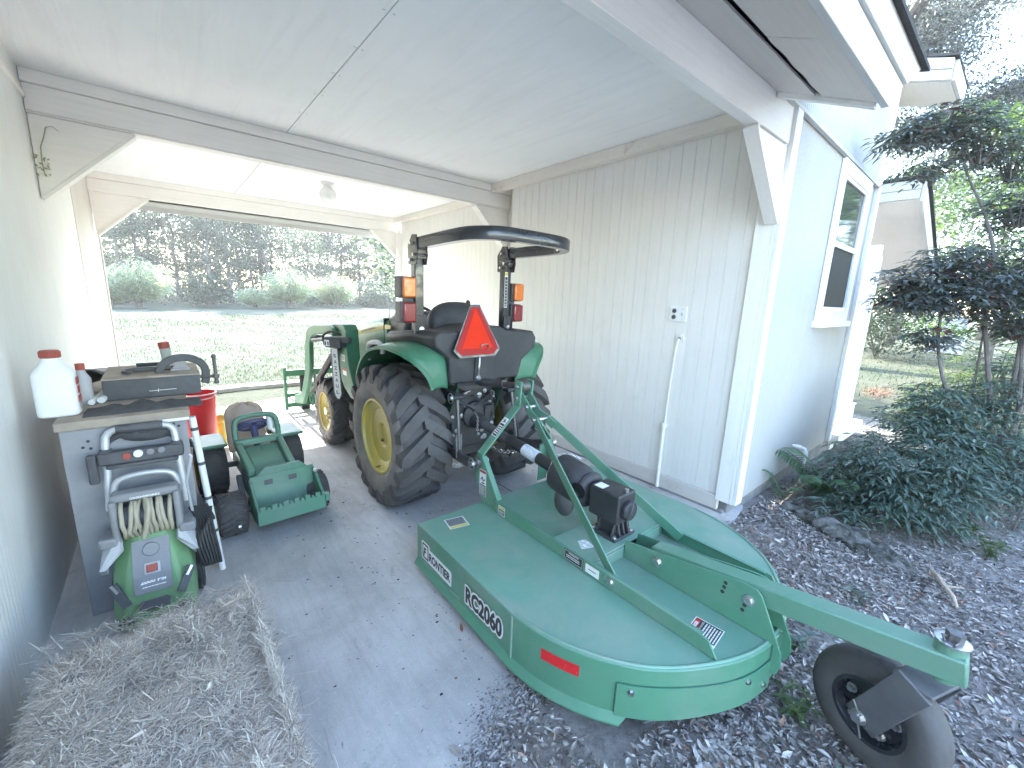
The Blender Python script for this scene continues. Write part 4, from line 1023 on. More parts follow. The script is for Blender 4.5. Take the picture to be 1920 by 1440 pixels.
# roll bar
for sx in (-1, 1):
    x = XC + sx*.365
    w = MB(); w.bx(x-.032,x+.032,2.53,2.59,1.20,1.72); w.build('roll_post', M['blackgloss'], tr, bevel=.006)
    w = MB(); w.yz([(2.615,1.68),(2.50,1.68),(2.485,1.74),(2.50,1.86),(2.56,1.865),(2.62,1.80)], x-.038, x-.030); w.yz([(2.615,1.68),(2.50,1.68),(2.485,1.74),(2.50,1.86),(2.56,1.865),(2.62,1.80)], x+.030, x+.038)
    w.xz([(x-.045,1.22),(x+.045,1.22),(x+.04,1.36),(x-.04,1.36)], 2.505, 2.528); w.each('hinge_plate', M['blackgloss'], tr, bevel=.003)
    w = MB(); 
    for y, z in ((2.555,1.81),(2.52,1.74),(2.565,1.71)): w.cyl((x-.055,y,z),(x+.055,y,z),.009,n=10)
    w.tube([(x+.05,2.555+.02*math.cos(t),1.80+.025*math.sin(t)) for t in [2*PI*k/12 for k in range(12)]], .003, 5, closed=True)
    w.bolt((x,2.504,1.27),(0,-1,0),.012,.01); w.each('hinge_pin', M['steel'], tr)
hp_ = [(XC-.365,2.57,1.80),(XC-.365,2.42,1.805),(XC-.365,2.15,1.812),(XC-.345,2.0,1.818),(XC-.27,1.905,1.822),(XC-.15,1.875,1.825),(XC+.15,1.875,1.825),(XC+.30,1.905,1.822),(XC+.39,2.0,1.818),(XC+.40,2.15,1.812),(XC+.375,2.42,1.805),(XC+.365,2.57,1.80)]
w = MB(); w.path(crv(hp_,5), [(-.027,-.026),(.027,-.026),(.030,-.02),(.030,.038),(.024,.044),(-.024,.044),(-.030,.038),(-.030,-.02)]); w.build('roll_hoop', M['blackgloss'], tr, smooth=50)
w = MB(); panel(w,(XC+.365-.030,2.5285,1.42),(1,0,0),(0,0,1),.03,.26,0,.0005); panel(w,(XC+.365-.027,2.5285,1.425),(1,0,0),(0,0,1),.024,.22,1,.001); lines(w,(XC+.341,2.5285,1.43),(1,0,0),(0,0,1),.018,.2,9,4,.0014,7); panel(w,(XC+.335,2.5285,1.655),(1,0,0),(0,0,1),.03,.02,3,.001)
w.build('post_label', DM, tr, smooth=0)
# lamps on the posts
for sx in (-1, 1):
    x0 = XC + sx*.452 - .002; 
    for nm, z0, z1, lens in (('turn_signal',1.468,1.602,'amber'),('tail_light',1.312,1.446,'redlens')):
        w = MB(); w.bx(x0-.052,x0+.048,2.515,2.60,z0,z1); lt = w.build(nm, M['dgrey'], tr, bevel=.008, seg=3)
        w = MB(); w.bx(x0-.043,x0+.046,2.485,2.514,z0+.004,z1-.004); w.build('lens', M[lens], lt, bevel=.012, seg=3)
    w = MB(); w.bx(min(x0,XC+sx*.40)-.01,max(x0,XC+sx*.40)+.01,2.555,2.575,1.44,1.475); w.bx(min(x0,XC+sx*.40)-.01,max(x0,XC+sx*.40)+.01,2.555,2.575,1.32,1.345); w.each('lamp_bracket', M['dgrey'], tr, bevel=.003)
# slow-moving-vehicle triangle
c = V((XC-.095,2.262,1.262)); tl = R(8); uu = V((1,0,0)); vv = V((0,-math.sin(-tl),math.cos(tl))); nf = uu.cross(vv)
if nf.y > 0: nf = -nf
tri = lambda s_: [(-.185*s_,-.112*s_),(-.138*s_,-.158*s_),(.138*s_,-.158*s_),(.185*s_,-.112*s_),(.036*s_,.182*s_),(-.036*s_,.182*s_)]
w = MB(); w.prism(tri(1.0), c, uu, vv, -nf*.006, 0); w.prism(tri(.91), c+nf*.0005, uu, vv, nf*.0012, 1); w.prism([(-.124,-.102),(.124,-.102),(.0,.160)], c+nf*.002, uu, vv, nf*.0014, 2)
w.build('warning_triangle', [M['blackgloss'], M['smvr'], M['smvo']], tr, smooth=0)
w = MB(); w.tube(crv([(XC-.06,2.27,1.13),(XC-.075,2.25,1.06),(XC-.08,2.25,1.02),(XC-.075,2.26,.98),(XC-.07,2.25,.965)],4),.006,6); w.tube(crv([(XC-.07,2.246,1.16),(XC-.065,2.232,1.185),(XC-.02,2.232,1.185),(XC-.012,2.246,1.15)],4),.005,6); w.bolt((XC-.07,2.27,.96),(0,-1,0),.012,.014); w.build('latch_hook', M['steel'], tr)
# transmission housing, PTO guard, three point hitch
w = MB(); w.bx(1.47,1.87,2.45,3.2,.34,.80); w.xz([(1.50,.42),(1.84,.42),(1.87,.78),(1.80,.90),(1.54,.90),(1.47,.78)], 2.42, 2.62); w.cyl((1.38,2.755,.505),(1.96,2.755,.505),.09,n=24); w.cyl((1.96,2.755,.505),(2.05,2.755,.505),.12,n=24); w.cyl((1.32,2.755,.505),(1.38,2.755,.505),.16,n=24); w.build('transmission', M['cast'], tr, bevel=.012)
w = MB(); w.yz([(2.62,.60),(2.62,.84),(2.42,.80),(2.40,.78),(2.46,.60)], 1.52, 1.535); w.yz([(2.62,.60),(2.62,.84),(2.42,.80),(2.40,.78),(2.46,.60)], 1.805, 1.82); w.bx(1.536,1.804,2.41,2.62,.785,.80)
w.lathe([(.0,0),(.10,0),(.10,.03),(.04,.05)], (XC,2.42,.66), (0,-1,0), 20); w.build('shaft_guard', M['black'], tr, bevel=.004)
w = MB()
rr = random.Random(5)
for i in range(30):
    x, z = rr.uniform(1.48,1.86), rr.uniform(.44,.92); w.bolt((x,2.418,z),(0,-1,0),rr.choice((.008,.011,.014)),.010)
w.each('housing_bolt', M['steel'], tr)
w = MB()
for i in range(9):
    x, z = rr.uniform(1.5,1.84), rr.uniform(.5,.95); x2, z2 = x+rr.uniform(-.2,.2), z+rr.uniform(-.16,.16)
    w.tube(crv([(x,2.41,z),((x+x2)/2+rr.uniform(-.04,.04),2.36,(z+z2)/2+.02),(x2,2.41,z2)],5), rr.choice((.006,.009)), 6)
w.bx(1.52,1.60,2.36,2.42,.88,.96); w.bx(1.74,1.82,2.37,2.42,.60,.72); w.bx(1.58,1.70,2.33,2.42,.915,.99); w.build('hydraulic_line', M['black'], tr, bevel=.003)
for sx in (-1, 1):
    x = XC + sx*.23
    w = MB(); w.bar((x,2.55,.86),(x,2.28,.84),.03,.05); w.cyl((x-.04,2.28,.84),(x+.04,2.28,.84),.02,n=12); w.build('lift_arm', M['cast'], tr, bevel=.004)
    w = MB(); w.cyl((x-sx*.0,2.275,.83),(x+sx*.015,2.22,.50),.011,n=10); 
    for q in (-1, 1): w.bar((x+sx*.012+q*.018,2.232,.60),(x+sx*.02+q*.018,2.215,.45),.008,.016)
    w.build('lift_link', M['dsteel'], tr)
    w = MB(); w.path([(XC+sx*.20,2.66,.42),(XC+sx*.235,2.35,.445),(XC+sx*.28,2.10,.475),(XC+sx*.302,1.965,.505)], [(-.008,-.032),(.008,-.032),(.008,.032),(-.008,.032)]); w.cyl((XC+sx*.29,1.935,.52),(XC+sx*.318,1.935,.52),.032,n=18); w.build('lower_link', M['dsteel'], tr, bevel=.002)
    w = MB(); q = V((XC+sx*.338,1.935,.52)); w.tube([q+V((sx*.004,.03*math.cos(t),.034*math.sin(t))) for t in [2*PI*k/14 for k in range(14)]],.0035,5,closed=True); w.cyl(q-V((sx*.01,0,0)),q+V((sx*.012,0,0)),.016,n=10)
    q = V((x+sx*.045,2.28,.84)); w.tube([q+V((sx*.004,.03*math.cos(t),.034*math.sin(t))) for t in [2*PI*k/14 for k in range(14)]],.0035,5,closed=True); w.cyl(q-V((sx*.01,0,0)),q+V((sx*.012,0,0)),.016,n=10); w.each('linch_pin', M['steel'], tr)
    w = MB(); a = V((XC+sx*.19,2.5,.36)); b = V((XC+sx*.272,2.12,.45)); 
    for i in range(12):
        t = i/11; p = a.lerp(b,t)+V((0,0,-.05*math.sin(PI*t))); w.tube([p+V((.012*math.cos(s_),.016*math.sin(s_)*(1 if i%2 else .4),.012*math.sin(s_)*(.4 if i%2 else 1))) for s_ in [2*PI*k/9 for k in range(9)]],.003,5,closed=True)
    w.build('check_chain', M['steel'], tr)
w = MB(); w.cyl((XC-.03,2.46,.90),(XC-.012,1.92,.965),.019,n=14); w.cyl((XC-.02,2.3,.918),(XC-.016,2.05,.95),.027,n=14); w.cyl((XC-.03,1.885,.965),(XC+.03,1.885,.965),.034,n=18); w.build('top_link', M['dsteel'], tr)
w = MB(); w.cyl((XC-.10,2.36,.955),(XC+.20,2.33,.98),.014,n=10); w.lathe([(.0,0),(.024,0),(.03,.01),(.03,.03),(.02,.05),(.026,.06),(.026,.08),(0,.085)],(XC+.12,2.33,.975),(1,0,0),18); w.build('hydraulic_coupler', M['black'], tr)
# loader: masts, booms, frame on the front
mast = [(3.98,1.165),(3.95,1.205),(3.66,1.215),(3.61,1.17),(3.60,1.0),(3.56,.86),(3.42,.66),(3.45,.60),(3.56,.60),(3.70,.66),(3.83,.76),(3.90,.90)]
boom = [(3.82,1.17),(3.95,1.195),(4.40,1.165),(4.60,1.13),(4.72,1.06),(4.78,.95),(4.86,.62),(5.08,.34),(5.42,.25),(5.42,.15),(5.04,.22),(4.76,.50),(4.64,.70),(4.60,.96),(4.54,1.03),(4.38,1.075),(3.92,1.11),(3.82,1.10)]
for sx in (-1, 1):
    x = XC + sx*.44
    w = MB(); w.yz(mast, x-.055, x+.055); w.bx(min(x,XC+sx*.2),max(x,XC+sx*.2),3.46,3.6,.52,.66); w.build('loader_mast', M['greent'], tr, bevel=.008)
    w = MB(); w.yz(boom, x-.10*(1 if sx > 0 else 1)+(.06 if sx > 0 else 0), x-.056 if sx < 0 else x+.06)
    w.build('loader_boom', M['greent'], tr, bevel=.01)
    w = MB(); w.cyl((x-sx*.0+sx*.08,3.74,1.02),(x+sx*.08,4.40,.62),.032,n=14); w.cyl((x+sx*.08,4.38,.63),(x+sx*.08,4.72,.42),.018,n=10); w.cyl((x+sx*.09,4.05,1.06),(x+sx*.09,4.50,1.0),.02,n=10); w.build('lift_cylinder', M['black'], tr)
    w = MB(); xo = x + sx*.102
    for y, z in ((3.90,1.14),(3.78,.98),(4.66,1.02)): w.cyl((x-sx*.06,y,z),(xo,y,z),.016,n=12)
    w.each('pivot_pin', M['dsteel'], tr)
x = XC-.44-.0556
w = MB(); panel(w,(x,3.74,.90),U,Vv,.085,.055,0,.0005); panel(w,(x,3.735,.905),U,Vv,.075,.044,4,.0009); panel(w,(x,3.72,.78),U,Vv,.095,.06,0,.0005); panel(w,(x,3.72,.82),U,Vv,.095,.02,2,.0009); w.lathe([(0,0),(.026,0)],(x-.0008,3.70,1.06),(-1,0,0),16,mi=0); w.each('mast_label', DM, tr, smooth=0)
# the same labels face the camera across the mast's rear edge
w = MB(); yb = 3.6
fr = MB(); fx0, fx1, fy = 1.075, 2.28, 5.60
for x in (fx0, fx1): fr.bx(x-.016,x+.016,fy-.03,fy+.03,.03,.56)
fr.bx(fx0+.017,fx1-.017,fy-.025,fy+.025,.45,.525); fr.bx(fx0+.017,fx1-.017,fy-.02,fy+.02,.19,.235); fr.bx(fx0+.017,fx1-.017,fy-.02,fy+.02,.06,.115)
for x in (1.34, 2.0):
    fr.yz([(5.40,.14),(5.42,.34),(5.56,.47),(5.574,.47),(5.574,.12),(5.46,.08)], x-.012, x+.012); fr.yz([(5.40,.14),(5.42,.34),(5.56,.47),(5.574,.47),(5.574,.12),(5.46,.08)], x+.05, x+.074); fr.cyl((x-.03,5.46,.16),(x+.09,5.46,.16),.03,n=14)
fr.build('loader_frame', M['greent'], tr, bevel=.004)
fk = MB()
for x in (1.30, 2.05): fk.yz([(5.63,.0),(5.63,.5),(5.67,.5),(5.675,.05),(6.7,.02),(6.7,.008),(5.66,.008)], x-.05, x+.05)
fk.each('loader_fork', M['black'], tr, bevel=.004)
# chainsaw hung on the loader mast
cs = thing('chainsaw', 'chainsaw hanging bar down from a holder on the tractor loader mast', 'chainsaw', (1.13,3.6,.6))
o = V((1.095,3.62,.60)); u = V((.55,-.83,0)).normalized(); v = V((-.02,.06,1)).normalized(); nf = u.cross(v)
if nf.x > 0: nf = -nf
bar = [(-.028,.42),(-.034,.05),(-.026,.015),(-.012,-.006),(.0,-.012),(.012,-.006),(.026,.015),(.034,.05),(.028,.42)]
w = MB(); w.prism(bar, o, u, v, -nf*.005); bb = w.build('guide_bar', M['decalw'], cs, smooth=0)
w = MB(); ro = [o+u*a*1.16+v*(b if b > .01 else b-.006)-nf*.0025 for a, b in bar]; w.path(crv(ro,3), [(-.004,-.005),(.004,-.005),(.004,.005),(-.004,.005)]); w.build('saw_chain', M['dsteel'], bb)
w = MB()
for i, ch in enumerate('SAZZAUL'): put_text(w, ch, 1, o+u*0+v*(.345-.052*i)+nf*.0012, u, v, off=.02, width=.026, height=.030, center=True)
w.build('bar_lettering', M['decalk'], bb, smooth=0)
w = MB(); w.box(o+v*.475+u*.02, (.15,.10,.09), Matrix((u,nf,v)).transposed()); w.box(o+v*.50+u*.12, (.10,.05,.05), Matrix((u,nf,v)).transposed()); w.build('motor_housing', M['dgrey'], cs, bevel=.012)
w = MB(); panel(w, o+v*.445-u*.05, u, v, .05, .05, 0, .052 if u.cross(v).dot(nf) > 0 else -.052); panel(w, o+v*.452-u*.043, u, v, .012, .03, 1, .053 if u.cross(v).dot(nf) > 0 else -.053); panel(w, o+v*.452-u*.018, u, v, .012, .03, 1, .053 if u.cross(v).dot(nf) > 0 else -.053); w.build('side_plate', [M['decalw'], M['decalk']], cs, smooth=0)
w = MB(); w.tube(crv([o+v*.44-u*.09,o+v*.52-u*.10,o+v*.56-u*.02,o+v*.54+u*.08],4),.010,7); w.build('front_handle', M['black'], cs)
# ---------------------------------------------------------------- child's pedal tractor with front loader
toy = thing('toy_tractor', 'small green ride-on toy tractor with a tan seat and a toothed front bucket', 'toy', (.45,3.2,0))
ta = R(3); TU = V((math.cos(ta), math.sin(ta), 0)); TF = V((math.sin(ta), -math.cos(ta), 0)); T0 = V((.448,2.93,0))
def tp(a, f, z): return T0 + TU*a + TF*f + V((0,0,z))      # across, forward (towards the camera), up
TM = Matrix((TU, TF, V((0,0,1)))).transposed()
def tbox(w, a0, a1, f0, f1, z0, z1, mi=0): w.box(tp((a0+a1)/2,(f0+f1)/2,(z0+z1)/2), (a1-a0,f1-f0,z1-z0), TM, mi)
def toy_wheel(a, f, r, wd_, side):
    c = tp(a, f, r); ax = TU*side; h = wd_/2; w = MB()
    w.lathe([(r*.55,-h),(r*.85,-h),(r*.97,-h*.75),(r,-h*.3),(r,h*.3),(r*.97,h*.75),(r*.85,h),(r*.62,h),(r*.55,h*.9)], c, ax, 40, cap=False)
    for k in range(22):
        t = 2*PI*k/22
        for sd in (-1, 1):
            a_ = t + (0 if sd > 0 else PI/22)
            p = c + (TF*math.cos(a_)+V((0,0,1))*math.sin(a_))*r*1.0; q = c + (TF*math.cos(a_+.22)+V((0,0,1))*math.sin(a_+.22))*r*1.0
            w.bar(p+ax*sd*h*.86, q+ax*sd*h*.05, .010, .012, (p-c))
    ty = w.build('wheel', M['solid'], toy, smooth=40)
    w = MB(); w.lathe([(0,h*.3),(r*.2,h*.5),(r*.3,h*.3),(r*.5,h*.45),(r*.56,h*.95),(r*.60,h*.98),(r*.56,-h*.9),(0,-h*.9)], c, ax, 28); w.build('rim', M['yellow'], ty, smooth=35); return ty
toy_wheel(-.245,.03,.128,.15,-1); toy_wheel(.245,.0,.128,.15,1); toy_wheel(-.25,-.66,.195,.17,-1); toy_wheel(.25,-.66,.195,.17,1)
w = MB()
def toyhull(secs):
    n = len(secs[0]); w.add([p for s_ in secs for p in s_], [(i*n+k,i*n+(k+1)%n,(i+1)*n+(k+1)%n,(i+1)*n+k) for i in range(len(secs)-1) for k in range(n)]+[tuple(range(n))[::-1], tuple((len(secs)-1)*n+k for k in range(n))])
def ts(f, hw, zb, zt): return [tp(-hw,f,zb), tp(hw,f,zb), tp(hw,f,zt-.03), tp(hw*.8,f,zt), tp(-hw*.8,f,zt), tp(-hw,f,zt-.03)]
toyhull([ts(-.30,.125,.14,.43), ts(-.12,.12,.14,.40), ts(.02,.115,.14,.35), ts(.06,.105,.15,.30)])
tbox(w,-.09,.09,-.85,-.25,.14,.24); body = w.build('body', M['greentoy'], toy, bevel=.014, seg=3, fixn=True)
w = MB()
for sx in (-1, 1): w.bar(tp(sx*.125,-.32,.455), tp(sx*.118,.03,.36), .04, .05)
w.bar(tp(-.145,-.31,.46), tp(.145,-.31,.46), .045, .045); w.bar(tp(-.11,.0,.30),tp(.11,.0,.30),.02,.10); w.build('hood_frame', M['greentoy'], body, bevel=.010, seg=3)
w = MB()
for a in (-.10,.10): pass
w.bar(tp(0,-.26,.424), tp(0,.01,.354), .006, .006); w.build('hood_groove', M['dgrey'], body)
w = MB(); 
for k in range(5): w.bar(tp(-.1265,-.22+.05*k,.32), tp(-.1265,-.19+.05*k,.22), .01, .012)
w.build('side_vent', M['dgrey'], body)
w = MB(); w.tube(crv([tp(-.13,-.33,.45),tp(-.13,-.35,.54),tp(-.12,-.36,.595),tp(-.085,-.365,.62),tp(0,-.37,.628),tp(.085,-.365,.62),tp(.12,-.36,.595),tp(.13,-.35,.54),tp(.13,-.33,.45)],5), .018, 10); w.build('front_bar', M['greentoy'], toy, smooth=60)
w = MB(); P = crv([tp(0,-.62,.30),tp(0,-.70,.32),tp(0,-.76,.42),tp(0,-.79,.54),tp(0,-.81,.63)],4)
vs = []; K = 8
for j, p in enumerate(P):
    t = j/(len(P)-1); hw = .13 if t < .75 else .13*math.sqrt(max(.1,1-((t-.75)/.27)**2))
    for k in range(K+1):
        q = -1+2*k/K; vs.append(p + TU*q*hw + TF*(.035*q*q)*(1 if t > .4 else .3))
w.add(vs, [(j*(K+1)+k,j*(K+1)+k+1,(j+1)*(K+1)+k+1,(j+1)*(K+1)+k) for j in range(len(P)-1) for k in range(K)])
st = w.build('seat', M['brown'], toy, smooth=60, fixn=True); sd = st.modifiers.new('shell','SOLIDIFY'); sd.thickness = .03
w = MB(); c = tp(0,-.46,.53); a = (TF*.5+V((0,0,.86))).normalized()*1; a = (-TF*.55+V((0,0,.83))).normalized(); e1 = TU; e2 = a.cross(e1)
w.tube([c+(e1*math.cos(t)+e2*math.sin(t))*.095 for t in [2*PI*k/24 for k in range(24)]], .014, 8, closed=True); w.bar(c-e1*.09,c+e1*.09,.03,.016,a); w.bar(c, c-e2*.09,.03,.016,a); w.cyl(c-a*.22,c,.022,n=12); w.build('steering_wheel', M['navy'], toy)
w = MB(); w.cyl(tp(.10,-.40,.50),tp(.10,-.41,.62),.022,.030,n=14); w.build('lever', M['white'], toy)
w = MB(); w.cyl(tp(-.24,.02,.128),tp(.24,.02,.128),.022,n=12); w.cyl(tp(-.25,-.66,.195),tp(.25,-.66,.195),.022,n=12); tbox(w,-.14,.14,-.05,.08,.10,.17); w.build('axle', M['dgrey'], toy)
w = MB()
for sx in (-1, 1):
    P = [(-.60,.30),(-.60,.42),(-.42,.44),(-.42,.30)]
    tbox(w, sx*.25-.095, sx*.25+.095, -.80,-.50,.385,.41); tbox(w, sx*.25-.095, sx*.25+.095, -.88,-.80,.33,.39)
w.each('fender', M['greentoy'], toy, bevel=.02, seg=3)
# bucket
bk = MB(); hw = .185
def bsec(a): return [tp(a+.045,f-.07,z+.015) for f,z in ((.13,.335),(.135,.20),(.17,.115),(.22,.085),(.345,.10),(.345,.195),(.335,.195),(.335,.112),(.225,.098),(.185,.125),(.152,.20),(.145,.335))]
A, B = bsec(-hw), bsec(hw); n = len(A); bk.add(A+B, [(i,(i+1)%n,n+(i+1)%n,n+i) for i in range(n)]+[tuple(range(n))[::-1],tuple(range(n,2*n))])
for sx in (-1, 1):
    P = [(.132,.32),(.14,.20),(.17,.115),(.22,.085),(.345,.10),(.345,.19),(.30,.215),(.24,.26),(.19,.31)]
    o_ = tp(sx*hw+.045, -.07, .015); bk.prism(P, o_-TU*.008, TF, (0,0,1), TU*.016)
bk.prism([(-.15,.335),(.15,.335),(.10,.38),(-.10,.38)], tp(.045,.058,.015), TU, (0,0,1), TF*.018)
for i in range(6):
    a = -.135+.062*i; tbox(bk,a,a+.031,.262,.279,.20,.234)
    tbox(bk,a+.038,a+.055,.254,.276,.20,.222)
tbox(bk,.232,.262,.24,.285,.165,.21); tbox(bk,-.05,.12,.10,.17,.06,.10)
bucket = bk.build('bucket', M['greentoy'], toy, bevel=.004, fixn=True)
w = MB()
for a in (-.085,.055): tbox(w,a+.045-.024,a+.045+.024,.0755,.0785,.275,.315)
w.each('bucket_slot', M['dgrey'], bucket)
w = MB()
for sx in (-1, 1): w.bar(tp(sx*.165,-.12,.30), tp(sx*.175,.08,.15), .03, .045); w.cyl(tp(sx*.165,-.02,.14),tp(sx*.18,.11,.10),.009,n=8)
w.each('loader_arm', M['dgrey'], toy, bevel=.005)
w = MB()
for sx, z, f in ((-1,.14,.10),(1,.34,.15),(-1,.10,.17)): w.bolt(tp(sx*.22,f,z), -TU if sx < 0 else TF, .010, .01)
w.each('bolt', M['steel'], toy)

# ---------------------------------------------------------------- pressure washer
pw = thing('pressure_washer', 'green and grey upright pressure washer with a hose reel and tall tube handle', 'pressure washer', (-.15,2.2,0))
wa = R(-4); WU = V((math.cos(wa), math.sin(wa), 0)); WB = V((-math.sin(wa), math.cos(wa), 0)); W0 = V((-.145,2.17,0))
def pp(a, b, z): return W0 + WU*a*.88 + WB*b + V((0,0,z))      # across, back, up
WM = Matrix((WU, WB, V((0,0,1)))).transposed()
def pbox(w, a0, a1, b0, b1, z0, z1, mi=0): w.box(pp((a0+a1)/2,(b0+b1)/2,(z0+z1)/2), ((a1-a0)*.88,b1-b0,z1-z0), WM, mi)
w = MB()
def ps(z, hw, b0, b1, ch): return [pp(-hw,b1,z),pp(-hw,b0+ch,z),pp(-hw+ch,b0,z),pp(hw-ch,b0,z),pp(hw,b0+ch,z),pp(hw,b1,z)]
secs = [ps(.04,.155,.0,.30,.03), ps(.14,.16,-.01,.30,.045), ps(.27,.155,.03,.28,.06), ps(.38,.14,.09,.26,.07), ps(.425,.11,.12,.25,.06)]
n = 6; w.add([p for s_ in secs for p in s_], [(i*n+k,i*n+(k+1)%n,(i+1)*n+(k+1)%n,(i+1)*n+k) for i in range(4) for k in range(n)]+[tuple(range(n))[::-1],tuple(24+k for k in range(n))])
shell = w.build('shell', M['greenwash'], pw, bevel=.012, seg=3, fixn=True)
def face(a, t):    # point on the sloping front, t up the slope 0..1
    zs = [.04,.14,.27,.38,.425]; bs = [.0,-.01,.03,.09,.12]; z = .04+t*(.385); i = max(j for j in range(4) if zs[j] <= z+1e-6); f = (z-zs[i])/(zs[i+1]-zs[i]); return pp(a, bs[i]+(bs[i+1]-bs[i])*f-.006, z)
w = MB(); L_ = [face(-.072,t) for t in (.42,.6,.8,.94)]; R_ = [face(.072,t) for t in (.42,.6,.8,.94)]
w.add(L_+R_, [(i,i+4,i+5,i+1) for i in range(3)]); pl = w.build('control_panel', M['grey'], shell, smooth=0, fixn=True); pl.modifiers.new('shell','SOLIDIFY').thickness = .004
w = MB(); d = (face(0,.8)-face(0,.6)).normalized(); nn = d.cross(WU).normalized(); nn = -nn if nn.y > 0 else nn
Mf = Matrix((WU, d, nn)).transposed()
w.box(face(0,.66)+nn*.006,(.055,.048,.008),Mf); w.build('switch_frame', M['lgrey'], shell, bevel=.004); w = MB(); w.box(face(0,.66)+nn*.012,(.038,.032,.008),Mf); w.build('switch_rocker', M['redcap'], shell, bevel=.003)
w = MB(); w.cyl(face(0,.84)+nn*.002, face(0,.84)+nn*.014, .030, .026, n=20); w.build('round_cap', M['grey'], shell)
w = MB(); put_text(w,'2000 PSI',1,face(0,.515)+nn*.006,WU,d,off=.05,width=.085,height=.017,center=True); lines(w,face(-.042,.47)+nn*.005,WU,d,.085,.008,1,0,.0008,3); w.build('lettering', M['decalw'], shell, smooth=0)
d2 = (face(0,.36)-face(0,.26)).normalized(); n2 = d2.cross(WU); n2 = -n2 if n2.y > 0 else n2
w = MB(); q = face(0,.30)+n2*.003; w.prism([(-.052,-.016),(-.04,-.022),(.04,-.022),(.052,-.016),(.052,.012),(.04,.02),(-.04,.02),(-.052,.012)], q, WU, d2, n2*.006); w.build('badge', M['dgrey'], shell, bevel=.002)
w = MB()
for sx in (-1, 1):
    w.add([pp(sx*.163,.04,.33),pp(sx*.10,.085,.38),pp(sx*.105,.12,.435),pp(sx*.16,.14,.40),pp(sx*.168,.10,.28)],[(0,1,2,3),(0,3,4)])
[c_.modifiers.new('shell','SOLIDIFY').__setattr__('thickness', .02) for c_ in w.each('side_cheek', M['lgrey'], shell, smooth=0, fixn=True)]
w = MB()
for sx in (-1, 1):
    w.bar(pp(sx*.150,.035,.26),pp(sx*.10,-.008,.17),.03,.014,WB); 
    for k in range(4): w.bar(pp(sx*.135-sx*.016*k,-.013,.075),pp(sx*.135-sx*.016*k,-.015,.125),.006,.006,WB)
w.each('vent_slot', M['dgrey'], shell)
w = MB()
for sx in (-1, 1): w.bar(pp(sx*.150,.03,.262),pp(sx*.128,.012,.232),.010,.018,WB)
w.each('chrome_strip', M['steel'], shell)
for sx in (-1, 1):
    w = MB(); w.lathe([(.04,-.03),(.10,-.03),(.11,-.02),(.11,.02),(.10,.03),(.04,.03),(.03,.02),(0,.02)], pp(sx*.15,.27,.11), WU*sx, 28); w.build('wheel', M['black'], pw, smooth=40)
# reel housing and hose coils
w = MB(); pbox(w,-.135,-.105,.09,.24,.38,.60); pbox(w,.105,.135,.09,.24,.38,.60); w.bar(pp(-.13,.15,.60),pp(.13,.15,.60),.07,.035); pbox(w,-.105,.105,.20,.24,.40,.60); 
for sx in (-1, 1): pbox(w,sx*.15-.035,sx*.15+.035,.08,.20,.40,.445)
w.build('reel_housing', M['grey'], pw, bevel=.012, seg=3)
w = MB(); put_text(w,'GREENWORKS',1,pp(0,.1135,.592),WU,V((0,0,1)),off=.03,width=.10,height=.010,center=True,lift=.001); w.build('reel_lettering', M['decalw'], pw, smooth=0)
w = MB(); rr = random.Random(4)
for i in range(10):
    a0 = -.088+.0195*i; tw_ = rr.uniform(-.02,.03); P = []
    for k in range(15):
        t = 2*PI*k/15; P.append(pp(a0+tw_*math.sin(t*.5+.3)+rr.uniform(-.002,.002), .165-.078*math.cos(t), .49+.088*math.sin(t)))
    w.tube(P, .0088, 7, closed=True)
w.tube(crv([pp(-.02,.075,.42),pp(.0,.07,.49),pp(.012,.08,.555),pp(.0,.12,.585)],5),.009,7)
w.build('hose', M['hose'], pw, smooth=60)
w = MB(); w.cyl(pp(-.10,.165,.49),pp(.10,.165,.49),.06,n=18); w.build('reel_drum', M['dgrey'], pw)
hb = .235
w = MB(); w.tube(crv([pp(-.150,hb-.02,.52),pp(-.140,hb,.70),pp(-.134,hb+.015,.82),pp(-.124,hb+.02,.85),pp(-.095,hb+.02,.868),pp(0,hb+.02,.870),pp(.095,hb+.02,.868),pp(.124,hb+.02,.85),pp(.134,hb+.015,.82),pp(.140,hb,.70),pp(.150,hb-.02,.50)],5), .0145, 10)
w.tube(crv([pp(-.125,.20,.56),pp(-.12,.20,.625),pp(-.09,.20,.66),pp(0,.20,.672),pp(.09,.20,.66),pp(.12,.20,.625),pp(.125,.20,.56)],5), .0125, 10); w.build('tube_handle', M['silver'], pw, smooth=60)
w = MB(); w.cyl(pp(-.09,hb+.02,.870),pp(.09,hb+.02,.870),.019,n=16); w.build('foam_grip', M['dgrey'], pw)
w = MB(); w.bar(pp(-.165,hb-.01,.755),pp(.165,hb-.01,.755),.05,.055); w.bar(pp(-.14,hb-.015,.715),pp(.14,hb-.015,.715),.03,.02)
for sx in (-1, 1): w.bar(pp(sx*.138,hb+.003,.72),pp(sx*.136,hb+.003,.79),.042,.045,WB)
w.bar(pp(-.185,hb-.02,.78),pp(-.185,hb-.02,.65),.032,.03,WB); w.build('nozzle_rack', M['dgrey'], pw, bevel=.008)
w = MB(); w.cyl(pp(-.055,hb-.036,.762),pp(-.055,hb-.046,.762),.014,n=14,mi=0); w.cyl(pp(-.012,hb-.036,.767),pp(-.012,hb-.046,.767),.016,n=14,mi=1); w.cyl(pp(.035,hb-.036,.768),pp(.035,hb-.046,.768),.013,n=14,mi=2); w.cyl(pp(.078,hb-.036,.77),pp(.078,hb-.046,.77),.013,n=14,mi=2); w.each('nozzle_tip', [M['redcap'], M['decalw'], M['grey']], pw)
